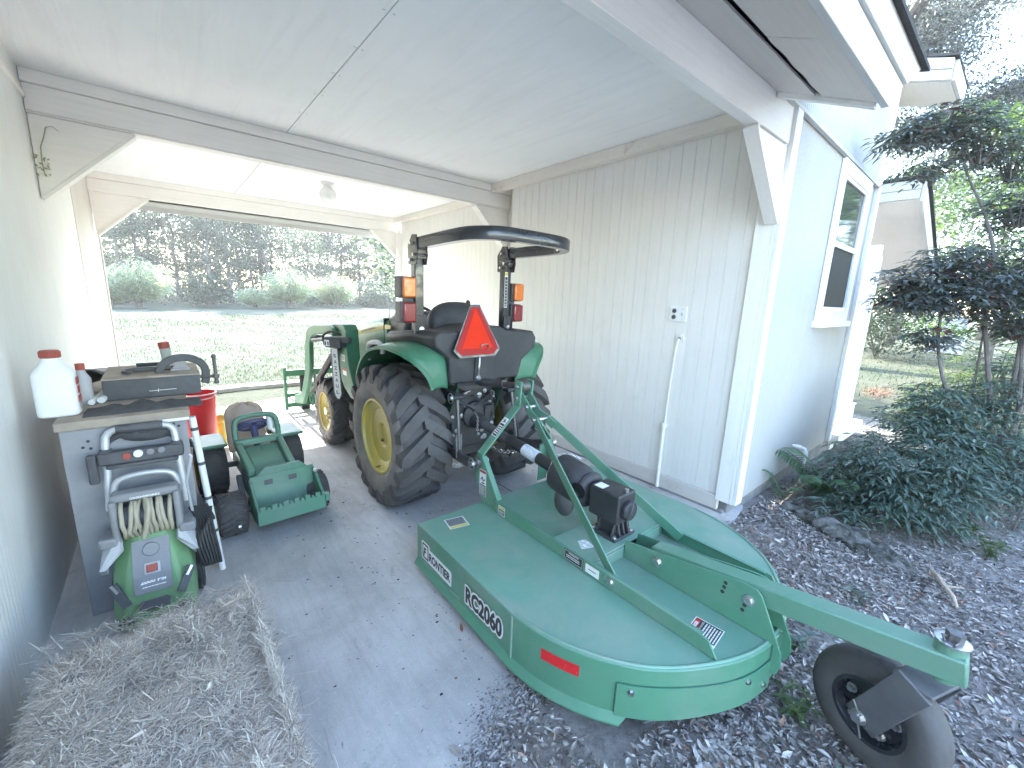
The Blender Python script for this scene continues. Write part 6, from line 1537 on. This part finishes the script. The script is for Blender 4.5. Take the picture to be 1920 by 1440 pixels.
round_bush('pale_bush', 19.6, 40, 3.6, 2.5, 12, FOL['pale'], 'tall pale bush at the right end of the wood edge', 3000, .2)
sap = tree_meshes(55, 5.2, 1.2, .035, .22, 420, .13, FOL['pale'], M['bark'], ncl=14)
place_tree(sap, 10.6, 24.5, 0, 1, 0, 'sapling', 'thin young sapling standing alone on the lawn left of the tractor lamps')
# lawn blades near the slab, and leaf scraps on it
def blade_mat():
    return island_mat('lawn_blades', [(0,(.03,.05,.025)),(.4,(.06,.088,.042)),(.75,(.10,.115,.065)),(1,(.19,.175,.12))], .6, .3, .25, tcol=(1.1,1.2,.9))
lf = Leaves(); r = random.Random(15)
for i in range(60000):
    t = r.random()**1.7; y = 6.3+22*t; x = r.uniform(-2.2-.06*(y-6), 3.4+.55*(y-6))
    if y < 7.2 and mnoise.noise(V((x*1.5,y*1.5,0))) < .0: continue
    if mnoise.noise(V((x*.8,y*.8,3))) < -.25: continue
    L = r.uniform(.02,.05)*(1+.045*(y-6)); d = V((r.uniform(-.7,.7),r.uniform(-.7,.7),1)).normalized(); a = r.uniform(0,6.28)
    sd = V((math.cos(a),math.sin(a),0))*L*.13*(1+.03*(y-6)); p = V((x,y,gz(x,y)-.005)); o = len(lf.v)
    lf.v += [p-sd, p+sd, p+d*L]; lf.f += [(o,o+1,o+2)]
for i in range(6500):
    x = 7.2+16*r.random()**1.4; y = r.uniform(-3,4.5); L = r.uniform(.04,.11)
    if x < 9.6 and y > 1.0: continue
    d = V((r.uniform(-.7,.7),r.uniform(-.7,.7),1)).normalized(); a = r.uniform(0,6.28); sd = V((math.cos(a),math.sin(a),0))*L*.12; p = V((x,y,gz(x,y)-.005)); o = len(lf.v)
    lf.v += [p-sd, p+sd, p+d*L]; lf.f += [(o,o+1,o+2)]
tag(lf.build('grass', blade_mat()), 'short patchy lawn grass beyond the slab', 'grass', kind='stuff')

# ---------------------------------------------------------------- right side: litter, gravel, log, fern, shrubs
LIT = island_mat('fallen_leaves', [(0,(.065,.052,.046)),(.2,(.14,.12,.108)),(.45,(.255,.225,.205)),(.75,(.375,.345,.32)),(.93,(.54,.505,.475)),(.985,(.30,.17,.12)),(1,(.33,.12,.07))], .8, 0, .3)
def under_deck(x, y): return .97 < x < 2.37 and .45 < y < 1.88
def slab_front(x):
    f = front
    for (a, b), (c, d) in zip(f, f[1:]):
        if a <= x <= c: return b+(d-b)*(x-a)/(c-a)
    return 1.06
lf = Leaves(); r = random.Random(23)
cnt = 0
while cnt < 60000:
    k = r.random()
    if k < .62: x = r.uniform(.55,3.6); y = r.uniform(-.9,1.15)
    elif k < .88: x = r.uniform(3.0,5.8); y = r.uniform(-1.2,1.12)
    else: x = r.uniform(5.0,8.5); y = r.uniform(-1.5,1.1)
    if x < 3.0 and y > slab_front(x)+.05*r.gauss(0,1): continue
    if x > 3.0 and y > 1.08: continue
    if under_deck(x,y) and y > .6: continue
    n_ = mnoise.noise(V((x*1.9,y*1.9,0)))
    if n_ < -.3 and r.random() < .5: continue
    if x < 1.15 and r.random() < .45: continue
    a = r.uniform(0,6.28); d = V((math.cos(a),math.sin(a),r.gauss(0,.25))).normalized(); nn = (V((0,0,1))+rnd_unit(r)*.55).normalized()
    L = r.choice((.012,.016,.02,.024,.03,.042))*r.uniform(.7,1.2); W = L*r.uniform(.18,.5)
    lf.leaf(V((x,y,gz(x,y)+.004+abs(r.gauss(0,.010)))), d, nn, L, W, r.uniform(-.3,.45)); cnt += 1
for i in range(160):     # blown on to the slab
    x = r.uniform(.2,2.9); y = slab_front(max(-.7,min(3,x)))+abs(r.gauss(0,.5)); 
    if under_deck(x,y) or x > 2.95: continue
    a = r.uniform(0,6.28); L = r.uniform(.008,.026); lf.leaf(V((x,y,.003)), V((math.cos(a),math.sin(a),.05)).normalized(), V((0,0,1)), L, L*.3, .1)
for i in range(60):
    x = r.uniform(2.35,3.0); y = r.uniform(1.1,2.6); a = r.uniform(0,6.28); L = r.uniform(.015,.04); lf.leaf(V((x,y,.004)), V((math.cos(a),math.sin(a),.1)).normalized(), V((0,0,1)), L, L*.35, .1)
tag(lf.build('leaf_litter', LIT), 'brown and grey fallen leaves covering the ground', 'leaf litter', kind='stuff')
tw = MB(); r = random.Random(29)
for i in range(700):
    x = r.uniform(.6,6); y = r.uniform(-1,1.1)
    if x < 3.0 and y > slab_front(x)-.02 or under_deck(x,y): continue
    a = r.uniform(0,6.28); L = r.uniform(.03,.16); p = V((x,y,gz(x,y)+.012)); d = V((math.cos(a),math.sin(a),r.gauss(0,.1)))
    tw.tube([p-d*L*.5, p+V((r.gauss(0,.006),r.gauss(0,.006),.003)), p+d*L*.5],[r.uniform(.0012,.003),.002,.001],4)
tag(tw.build('twigs', island_mat('twig_bark',[(0,(.08,.065,.055)),(.6,(.22,.19,.17)),(1,(.38,.35,.32))],.9), smooth=0), 'thin dry twigs scattered through the leaf litter', 'twigs', kind='stuff')
gr = MB(); r = random.Random(31)
for i in range(620):
    if r.random() < .45: x, y = 1.33+r.gauss(0,.10), .42+r.gauss(0,.06)
    else: x, y = r.uniform(.75,2.4), r.uniform(.0,.9)
    if y > slab_front(x)-.02 or under_deck(x,y): continue
    s_ = r.uniform(.005,.013); gr.ell((x,y,gz(x,y)+s_*.3),(s_*r.uniform(.8,1.4),s_,s_*.6),7,5,M=Matrix.Rotation(r.uniform(0,3),3,'Z'))
tag(gr.build('gravel', island_mat('pebbles',[(0,(.20,.18,.165)),(.5,(.38,.35,.33)),(1,(.58,.54,.51))],.7), smooth=60), 'small rounded pebbles in the soil behind the cutter', 'gravel', kind='stuff')
# soil and crumbs washed over the slab edge
sp2 = MB(); r = random.Random(43)
for i in range(5200):
    x = r.uniform(.35,1.15) if r.random() < .85 else r.uniform(1.1,3.0); y = slab_front(x)+r.gauss(.0,.055)
    if y > slab_front(x)+.12 and r.random() < .7: continue
    s_ = r.choice((.002,.003,.0045,.007))*r.uniform(.6,1.5); a = r.uniform(0,6)
    z0 = .0015 if y > slab_front(x) else gz(x,y)+.004
    sp2.add([(x+s_*math.cos(a+q)*r.uniform(.5,1.3),y+s_*.7*math.sin(a+q)*r.uniform(.5,1.3),z0) for q in (0,1.2,2.5,3.7,5.0)]+[(x,y,z0+s_*.6)],[(0,1,5),(1,2,5),(2,3,5),(3,4,5),(4,0,5)])
tag(sp2.build('soil_crumbs', island_mat('grey_soil_crumbs',[(0,(.07,.062,.06)),(.4,(.22,.205,.20)),(1,(.45,.43,.43))],.9), smooth=0), 'grey soil crumbs washed over the front edge of the concrete', 'soil', kind='stuff')
# dark dirt and leaf crumbs on the slab
db = MB(); r = random.Random(37)
for i in range(230):
    k = r.random()
    if k < .5: x, y = r.gauss(.75,.28), r.uniform(1.5,3.2)
    elif k < .8: x, y = r.uniform(1.0,2.9), r.uniform(1.95,2.6)
    else: x, y = r.uniform(.2,1.0), r.uniform(.6,2.2)
    s_ = r.choice((.003,.004,.006,.009))*r.uniform(.6,1.4); a = r.uniform(0,6)
    db.add([(x+s_*math.cos(a+q)*r.uniform(.5,1.3),y+s_*.7*math.sin(a+q)*r.uniform(.5,1.3),.0022) for q in (0,1.2,2.5,3.7,5.0)]+[(x,y,.004)],[(0,1,5),(1,2,5),(2,3,5),(3,4,5),(4,0,5)])
tag(db.build('floor_debris', island_mat('dark_crumbs',[(0,(.03,.026,.024)),(.8,(.10,.085,.075)),(1,(.26,.15,.09))],.9), smooth=0), 'dark crumbs of bark and leaf on the concrete', 'debris', kind='stuff')
bl = Leaves(); bl.leaf(V((.905,1.365,.004)), V((.35,.9,.08)).normalized(), V((0,0,1)), .042, .016, -.3)
tag(bl.build('dead_leaf', island_mat('single_brown_leaf',[(0,(.20,.09,.05)),(1,(.22,.10,.055))],.7)), 'single brown dead leaf on the concrete left of the cutter', 'leaf')
wd_ = MB(); wd_.tube([(3.36,.085,.012),(3.28,.055,.03),(3.20,.02,.022),(3.10,-.02,.03),(3.02,-.045,.016)],[.010,.012,.013,.011,.006],7); wd_.tube([(3.20,.02,.022),(3.22,-.05,.04)],[.007,.003],6)
tag(wd_.build('stick', mat('pale_dry_stick',(.42,.34,.26),.8,var=.2,scale=30)), 'pale crooked stick lying on the leaf litter right of the tail wheel arm', 'stick')
# rotting logs
def log(name, P, rad, seed, label):
    w = MB(); r = random.Random(seed); P = crv(P,9); n = len(P); K = 18; vs = []
    for i, p in enumerate(P):
        p = V(p); d = (P[min(n-1,i+1)]-P[max(0,i-1)]).normalized(); x = d.cross(V((0,0,1))).normalized(); y = x.cross(d); e = math.sin(PI*min(1,max(.12,i/(n-1))))**.35
        for k in range(K):
            t = 2*PI*k/K; q = rad*e*(1+.5*mnoise.noise(V((p.x*9+math.cos(t)*1.5,p.y*9+math.sin(t)*1.5,seed)))+.25*mnoise.noise(V((p.x*24+math.cos(t)*3,p.y*24+math.sin(t)*3,seed))))
            vs.append(p + x*math.cos(t)*q + y*math.sin(t)*q*.7)
    w.add(vs,[(i*K+k,i*K+(k+1)%K,(i+1)*K+(k+1)%K,(i+1)*K+k) for i in range(n-1) for k in range(K)]+[tuple(range(K))[::-1],tuple((n-1)*K+k for k in range(K))])
    tag(w.build(name, M['rot'], smooth=45), label, 'log')
log('rotting_log', [(3.60,.92,-.03),(3.52,.74,-.01),(3.47,.58,.0),(3.38,.40,-.02),(3.34,.26,-.02),(3.26,.10,-.05)], .095, 2, 'dark rotting log with pale fungus lying in front of the bushes')
log('tree_root', [(4.28,.98,.0),(4.50,.86,.06),(4.75,.74,.05),(5.0,.6,.0)], .075, 6, 'grey weathered root hump between the wall and the bushes')
# ferns
def fern(name, base, fronds, label, seed):
    fronds = [(a, L*1.22, h*1.15, d_) for a, L, h, d_ in fronds]
    r = random.Random(seed); lf = Leaves(); st = MB(); base = V(base)
    for a, L, h, droop in fronds:
        d = V((math.cos(a), math.sin(a), 0)); P = [base + d*L*t + V((0,0,h*math.sin(PI*.62*t)*1.15 - droop*t*t)) for t in [i/14 for i in range(15)]]
        st.tube(P, [.003*(1-.7*i/14) for i in range(15)], 4)
        sd = d.cross(V((0,0,1)))
        for i in range(1,15):
            for q in range(2):
                p = P[i-1].lerp(P[i], q*.5+.25); f = (i+q*.5)/15; pl = L*.26*math.sin(PI*min(1,f*.9+.12))**.8*(1-f*.35)
                for s_ in (-1,1):
                    pd = (sd*s_+d*.45+V((0,0,-.15))).normalized(); lf.leaf(p, pd, V((0,0,1)), pl, pl*.13+.003, .15)
    o = thing(name, label, 'fern', tuple(base)); lf.build('fronds', FOL['fern'], o); st.build('stalks', M['bark'], o)
fern('fern', (4.10,.80,.0), [(2.2,.52,.28,.02),(1.5,.34,.2,.02),(3.1,.50,.22,.06),(4.2,.44,.2,.06),(.3,.38,.22,.05),(5.3,.40,.2,.08),(2.7,.46,.32,.0),(3.6,.5,.24,.05),(1.9,.44,.26,.0),(4.8,.4,.22,.05)], 'green fern arching over the ground between the house corner and the bushes', 3)
fern('fern', (3.74,1.0,.0), [(1.2,.20,.14,.0),(2.6,.22,.18,.0),(4.0,.2,.12,.0),(5.6,.2,.12,.0)], 'small upright fern by the foot of the house corner', 4)
# compound-leaved shrub: bare grey stems, flat layers of pointed leaflets
def spray(lf, r, p, d, L, npair, leaf, droop=.35, flat=.35):
    """one leaf stalk with paired leaflets"""
    d = d.normalized(); sd = d.cross(V((0,0,1)))
    if sd.length < .05: sd = V((1,0,0))
    sd.normalize(); up = sd.cross(d)
    for i in range(npair+1):
        t = (i+.6)/(npair+.6); q = p + d*L*t - V((0,0,1))*L*droop*t*t
        if i == npair:
            lf.leaf(q, (d-V((0,0,.4))).normalized(), up, leaf*r.uniform(.9,1.2), leaf*.30, .2); break
        for s_ in (-1,1):
            ld = (sd*s_*1.0 + d*.7 + V((0,0,r.uniform(-.45,.1)))).normalized()
            lf.leaf(q, ld, (V((0,0,1))+rnd_unit(r)*flat).normalized(), leaf*r.uniform(.75,1.2), leaf*r.uniform(.24,.34), r.uniform(.1,.35))
def shrub(name, label, stems, clusters, mat_, seed, leaf=.055, cat='shrub', redish=None):
    r = random.Random(seed); lf = Leaves(); st = MB(); rl = Leaves()
    for P, r0 in stems: P = crv(P,4); st.tube(P, [r0*(1-.65*i/(len(P)-1)) for i in range(len(P))], 7)
    for c, rad, n in clusters:
        c = V(c); rad = V(rad)
        for i in range(n):
            u = rnd_unit(r)*(r.random()**.45); p = c + V((u.x*rad.x,u.y*rad.y,u.z*rad.z))
            a = math.atan2(u.y,u.x)+r.gauss(0,.7); d = V((math.cos(a),math.sin(a),r.uniform(-.1,.45)))
            spray(rl if redish and r.random() < redish else lf, r, p-d*.07, d, r.uniform(.10,.18), r.choice((2,3,3,4)), leaf*r.uniform(.8,1.2))
            if r.random() < .14: st.tube([c+V((u.x*rad.x*.2,u.y*rad.y*.2,-rad.z*.8)), p.lerp(c,.4), p], [.006,.004,.002], 4)
    o = thing(name, label, cat, tuple(stems[0][0][0])); st.build('stems', M['bark'], o); lf.build('foliage', mat_, o)
    if rl.v: rl.build('red_foliage', FOL['red'], o)
    return o
shrub('tall_shrub', 'tall dark leaved shrub on bare crooked stems at the right side of the house',
  [([(4.95,.02,-.05),(4.93,.02,.35),(4.80,.16,.66),(4.62,.30,.95),(4.60,.40,1.3),(4.66,.42,1.6)], .022),
   ([(5.05,.0,-.05),(5.02,.02,.6),(4.95,.12,1.1),(4.85,.22,1.6),(4.86,.22,2.0)], .024),
   ([(5.15,-.06,-.05),(5.12,-.04,.8),(5.14,.0,1.4),(5.1,.02,1.9)], .02),
   ([(4.9,-.12,-.05),(4.92,-.10,.7),(4.98,-.02,1.3),(5.0,.04,1.8)], .018),
   ([(4.75,-.10,-.05),(4.80,-.08,.5),(4.92,-.12,1.2),(5.05,-.12,1.7)], .018),
   ([(5.3,.12,-.05),(5.22,.16,.7),(5.12,.2,1.4)], .016),
   ([(4.84,.22,1.6),(4.85,.24,1.95),(4.82,.34,2.25),(4.72,.48,2.55),(4.66,.55,2.82)], .014)],
  [((4.64,.46,1.66),(.30,.34,.17),206),((4.95,.22,1.72),(.42,.34,.20),299),((4.50,.62,1.58),(.20,.24,.10),103),((5.15,.02,1.85),(.42,.36,.28),252),((4.75,.42,1.92),(.30,.26,.12),126),((5.05,.0,1.45),(.40,.30,.15),161),
   ((4.60,.60,2.86),(.26,.30,.15),172),((4.42,.78,2.80),(.16,.20,.10),78),((4.80,.42,2.72),(.22,.2,.16),103),((4.95,.25,2.62),(.20,.2,.18),78),((4.55,.66,2.55),(.2,.2,.08),46),((5.05,.16,2.30),(.36,.30,.16),150),((4.92,.30,1.58),(.5,.4,.10),110),((5.2,-.02,1.5),(.4,.3,.2),110),((4.62,.58,1.78),(.34,.30,.10),90),((5.35,.25,1.9),(.4,.35,.3),120),((4.5,.42,1.32),(.16,.16,.10),59)],
  FOL['nandina'], 61, .062, redish=.06)
shrub('leafy_bush', 'low spreading bush with grey green pointed leaves under the tall shrub',
  [([(4.3,.25,-.03),(4.25,.28,.3),(4.15,.34,.5)],.012),([(4.2,.15,-.03),(4.3,.12,.35),(4.42,.08,.55)],.012),([(4.5,.2,-.03),(4.6,.2,.4),(4.7,.16,.65)],.012)],
  [((4.62,.30,.85),(.34,.26,.14),110),((5.0,.05,.85),(.40,.30,.18),130),((4.02,.45,.42),(.34,.28,.22),204),((4.35,.22,.50),(.40,.30,.22),238),((4.72,.10,.60),(.36,.28,.20),170),((5.15,-.12,.55),(.40,.26,.30),170),((5.35,-.05,1.0),(.36,.26,.22),110),((4.9,-.22,.30),(.34,.22,.18),120),((4.55,-.02,.30),(.34,.24,.2),110),((3.7,.58,.12),(.26,.2,.09),50),((4.0,.2,.14),(.3,.2,.1),60),((3.95,.62,.30),(.28,.2,.2),80),((4.35,.62,.35),(.3,.2,.22),80),((3.78,.42,.16),(.22,.2,.12),60),((3.86,.34,.26),(.24,.22,.16),119),((4.5,.38,.70),(.34,.28,.12),119),((4.1,.12,.30),(.30,.22,.18),136)],
  FOL['bush'], 62, .062, 'bush')
shrub('leafy_bush', 'sunlit light green bush behind the stems of the tall shrub',
  [([(6.0,.35,-.03),(6.0,.36,.4),(5.9,.4,.7)],.010)],
  [((5.9,.30,.72),(.40,.36,.34),130),((6.4,.1,.95),(.5,.42,.45),150),((5.6,.48,.40),(.32,.28,.22),70),((6.2,.55,.5),(.4,.2,.3),70)], FOL['lime'], 63, .06, 'bush')
shrub('leafy_bush', 'small dark bush at the very right edge of the picture beneath the stems',
  [([(4.62,-.22,-.03),(4.66,-.24,.2),(4.7,-.24,.35)],.009)],
  [((4.75,-.26,.36),(.32,.22,.16),70),((5.1,-.3,.5),(.3,.24,.2),50)], FOL['nandina'], 64, .05, 'bush')
def seedling(pos, n, L, seed, label, mat_='lime'):
    r = random.Random(seed); lf = Leaves(); st = MB(); p = V(pos)
    for i in range(n):
        a = r.uniform(0,6.28); h = r.uniform(.02,.12)*(L/.05); q = p + V((math.cos(a)*h*.5, math.sin(a)*h*.5, h))
        st.tube([p,(p+q)/2+V((0,0,.01)),q],[.002,.0015,.001],4)
        for k in range(3): lf.leaf(q, V((math.cos(a+k*2.1),math.sin(a+k*2.1),r.uniform(-.1,.5))).normalized(), V((0,0,1)), L*r.uniform(.7,1.2), L*.45, .2)
    o = thing('weed', label, 'weed', tuple(p)); lf.build('leaves', FOL[mat_], o); st.build('stems', M['fernstalk'], o)
M['fernstalk'] = mat('green_stalk', (.08,.11,.05), .6)
seedling((.985,.93,-.03), 6, .03, 1, 'tiny green seedling at the slab edge beside the cutter skirt')
seedling((1.69,.29,-.03), 14, .045, 2, 'green weed in the soil between cutter deck and tail wheel')
seedling((2.06,.40,-.03), 16, .042, 3, 'grey green weed behind the tail arm near the deck', 'bush')
seedling((4.15,.0,-.03), 26, .05, 4, 'pale green seedlings at the foot of the right hand stems')
seedling((3.95,-.12,-.03), 18, .05, 5, 'light green weed in front of the dark bush at the right edge')
seedling((2.70,.30,-.03), 8, .04, 6, 'small green weed in the litter beside the cutter arm', 'bush')
seedling((1.45,.10,-.03), 10, .05, 7, 'sparse grassy weed at the lower picture edge left of the tail wheel', 'bush')
# big oak behind the house, its limbs over the roof end
ok = thing('oak_tree', 'large oak with long grey limbs reaching over the roof end at upper right', 'tree', (14.4,4.6,0))
st = MB(); r = random.Random(71)
st.tube(crv([(14.4,4.6,-.2),(14.45,4.5,2.0),(14.6,4.3,4.2),(14.7,4.2,5.6)],5), [.50-.012*i for i in range(16)], 10)
LB = [([(14.7,4.2,5.4),(15.2,3.8,7.2),(15.74,3.43,8.7),(16.85,2.89,10.1),(18.4,2.2,12.0)],.22),([(14.7,4.2,5.2),(15.3,3.6,6.9),(15.9,3.15,8.1),(16.97,2.53,9.17),(18.13,1.79,10.04),(20.2,.6,11.2)],.25),
      ([(14.7,4.2,5.0),(15.8,3.0,6.2),(17.2,1.9,7.0),(19,.8,7.6),(21,-.4,8.4)],.15),([(14.6,4.3,4.6),(16,3.8,6.0),(18,3.0,6.6),(20.5,2.4,7.2)],.14),([(14.6,4.2,5.5),(14.0,3.2,7.6),(13.6,2.0,9.4),(13.5,.8,11)],.2),([(14.6,4.2,5.5),(13.2,5.4,7.4),(12.2,6.4,9)],.2)]
tips = []
for P, r0 in LB:
    Q = crv([V(p) for p in P],6); st.tube(Q, [r0*(1-.8*i/(len(Q)-1)) for i in range(len(Q))], 8)
    for i in range(6, len(Q), 2):
        for k in range(2):
            d = rnd_unit(r); d.z = abs(d.z)*.5-.15; e = Q[i]+d*r.uniform(1.0,2.3)
            st.tube([Q[i],Q[i].lerp(e,.5)+V((0,0,.1)),e],[r0*.22,r0*.12,.012],5); tips.append(e); tips.append(Q[i].lerp(e,.6))
st.build('trunk', M['barkd'], ok)
lf = Leaves()
for e in tips:
    cr = r.uniform(.6,1.15)
    for _ in range(int(r.uniform(200,420))):
        u = rnd_unit(r)*cr*1.15*(r.random()**.5); u.z *= .6
        s_ = r.uniform(.06,.115); lf.quad(e+u, rnd_unit(r), (V((0,0,1))+rnd_unit(r)*.8).normalized(), s_, s_*.5)
lf.build('crown', FOL['oak'], ok)
# trees and bushes of the side yard
side = [tree_meshes(81, 9.5, 3.0, .15, .18, 6500, .17, FOL['mid'], M['bark'], ncl=30), tree_meshes(82, 8, 2.8, .13, .12, 6500, .16, FOL['lime'], M['bark'], ncl=30)]
for x, y, s, k, lb in ((13.6,.35,.72,1,'nearest light green tree just behind the tall shrub'),(17.5,-1.2,.9,0,'middling green tree between the near light green tree and the right edge'),(21,-1.6,.85,1,'bright green leafy tree beyond the tall shrub at the right edge'),(24.5,3.6,1.0,0,'green tree in the side yard beyond the porch roof'),(30,-.6,1.1,0,'tall green tree far back in the side yard at the right'),(33,4.6,1.2,1,'pale lime tree far back in the side yard behind the porch post'),(38,1.6,1.3,0,'farthest green tree straight down the side yard'),(27,-5.5,1.2,1,'leafy tree at the far right of the side yard'),(40,-5.5,1.4,0,'large dim tree at the back right of the side yard')):
    place_tree(side[k], x, y, 0, s, x, 'yard_tree', lb)
place_tree(broad[0], 7.2, 13.5, 0, .95, 1.0, 'yard_tree', 'leafy tree added out of view behind the house to shade the porch')  # unseen tree, added so that its shadow dims the porch post
round_bush('dark_bush', 18.4, 3.0, 2.6, 1.6, 14, FOL['dark'], 'dense dark bush in the side yard just right of the porch post', 3600, .13)
round_bush('dark_bush', 21.0, 4.6, 3.4, 1.8, 17, FOL['dark'], 'taller dark bush behind the porch in the side yard', 3000, .15)
bx_ = thing('utility_box', 'pale grey cabinet standing on the lawn far behind the shrub stems', 'cabinet', (23.2,1.8,0))
w = MB(); w.bx(22.9,23.5,1.3,2.2,0,1.35); w.build('cabinet_body', mat('pale_lavender_grey_metal',(.60,.60,.66),.5), bx_, bevel=.03); w = MB(); w.bx(22.86,23.54,1.26,2.24,1.352,1.42); w.build('cabinet_lid', M['lgrey'], bx_, bevel=.02)
lf = Leaves(); r = random.Random(91)
for i in range(220):
    x, y = 10.2+r.gauss(0,.35), 1.5+r.gauss(0,.12); lf.leaf(V((x,y,gz(x,y)+.02+r.random()*.05)), rnd_unit(r), V((0,0,1)), r.uniform(.04,.07), .02, .2)
tag(lf.build('red_leaves', island_mat('orange_red_leaves',[(0,(.22,.09,.065)),(1,(.30,.17,.13))],.6,.2)), 'patch of orange red fallen leaves on the sunny side lawn', 'leaves', kind='stuff')

# leaf mass added out of view to dim sky light, mirrored in the window
lf = Leaves(); r = random.Random(101)
for i in range(5600):
    x, y = r.uniform(-10,17), r.uniform(-17,-1.3)
    if i > 4900: x, y = r.uniform(1,10.5), r.uniform(-1.3,2.2)
    if x < 2.0 and r.random() < .8: continue
    z = 7.2 + 1.4*mnoise.noise(V((x*.3,y*.3,2))) + r.uniform(-.8,1.6) + max(0,(-y-9)*-.25) + (1.4 if y > -1.3 else 0)
    lf.quad(V((x,y,z)), rnd_unit(r), (V((0,0,1))+rnd_unit(r)*.7).normalized(), r.uniform(.35,.65), r.uniform(.25,.42))
for i in range(6000):
    a = r.uniform(-2.2,1.15); q = r.uniform(12,18); x, y = 1+math.sin(a)*q, -math.cos(a)*q
    if y > -3: continue
    lf.quad(V((x,y,r.uniform(0,6.5))), rnd_unit(r), rnd_unit(r), r.uniform(.35,.6), r.uniform(.22,.36))
tag(lf.build('shade_canopy', FOL['canopy']), 'leaf canopy added behind the viewer to dim sky light, seen only reflected in the window', 'wood', kind='stuff')
# thin bright air: far woods pale out, near things stay clear
w = MB(); w.bx(-40,70,-24,82,-1.2,19.5); hz_ = w.build('haze', bpy.data.materials.new('pale_air'), smooth=0)
m_ = M['haze'] = hz_.data.materials[0]; m_.use_nodes = True; m_.node_tree.nodes.clear()
po = m_.node_tree.nodes.new('ShaderNodeOutputMaterial'); pv = m_.node_tree.nodes.new('ShaderNodeVolumePrincipled')
pv.inputs['Color'].default_value = (1,.97,.90,1); pv.inputs['Density'].default_value = .0014; pv.inputs['Anisotropy'].default_value = .2
m_.node_tree.links.new(pv.outputs[0], po.inputs['Volume'])
tag(hz_, 'thin pale summer haze filling the air over the yard', 'haze', kind='stuff')
# ---------------------------------------------------------------- light, sky, camera
wld = bpy.data.worlds.new('World'); SC.world = wld; wld.use_nodes = True
nt = wld.node_tree; bg = nt.nodes['Background']
sky = nt.nodes.new('ShaderNodeTexSky'); sky.sky_type = 'NISHITA'; sky.sun_disc = False
EL = R(35.5); sky.sun_elevation = EL; sky.sun_rotation = 0; sky.altitude = 10; sky.air_density = 1.1; sky.dust_density = .5; sky.ozone_density = 1.0
nt.links.new(sky.outputs[0], bg.inputs['Color']); bg.inputs['Strength'].default_value = .15
sl_ = bpy.data.lights.new('sun', 'SUN'); sl_.energy = 2.0; sl_.angle = R(.53); sl_.color = (1,.95,.88)
so = bpy.data.objects.new('sun', sl_); COL.objects.link(so); so.rotation_euler = (-(PI/2-EL), 0, 0); so.location = (0,20,20)
cam = bpy.data.cameras.new('camera'); co = bpy.data.objects.new('camera', cam); COL.objects.link(co)
yaw, pit, rol = .696628, .204819, .0386658
cy, sy = math.cos(yaw), math.sin(yaw); F_ = V((sy*math.cos(pit), cy*math.cos(pit), -math.sin(pit))); r_ = V((cy,-sy,0)); u_ = r_.cross(F_)
cr_, sr_ = math.cos(rol), math.sin(rol); rr_ = r_*cr_+u_*sr_; uu_ = u_*cr_-r_*sr_
co.matrix_world = Matrix(((rr_.x,uu_.x,-F_.x,0),(rr_.y,uu_.y,-F_.y,0),(rr_.z,uu_.z,-F_.z,1.5),(0,0,0,1)))
cam.lens = 784.9*36/1920; cam.sensor_width = 36; cam.clip_start = .05; cam.clip_end = 800
SC.camera = co
SC.view_settings.view_transform = 'Standard'; SC.view_settings.look = 'None'; SC.view_settings.exposure = 4.0; SC.view_settings.gamma = 1
SC.render.engine = 'CYCLES'
SC.cycles.use_denoising = True; SC.cycles.max_bounces = 10; SC.cycles.diffuse_bounces = 8; SC.cycles.transparent_max_bounces = 6
SC.cycles.sample_clamp_indirect = 8
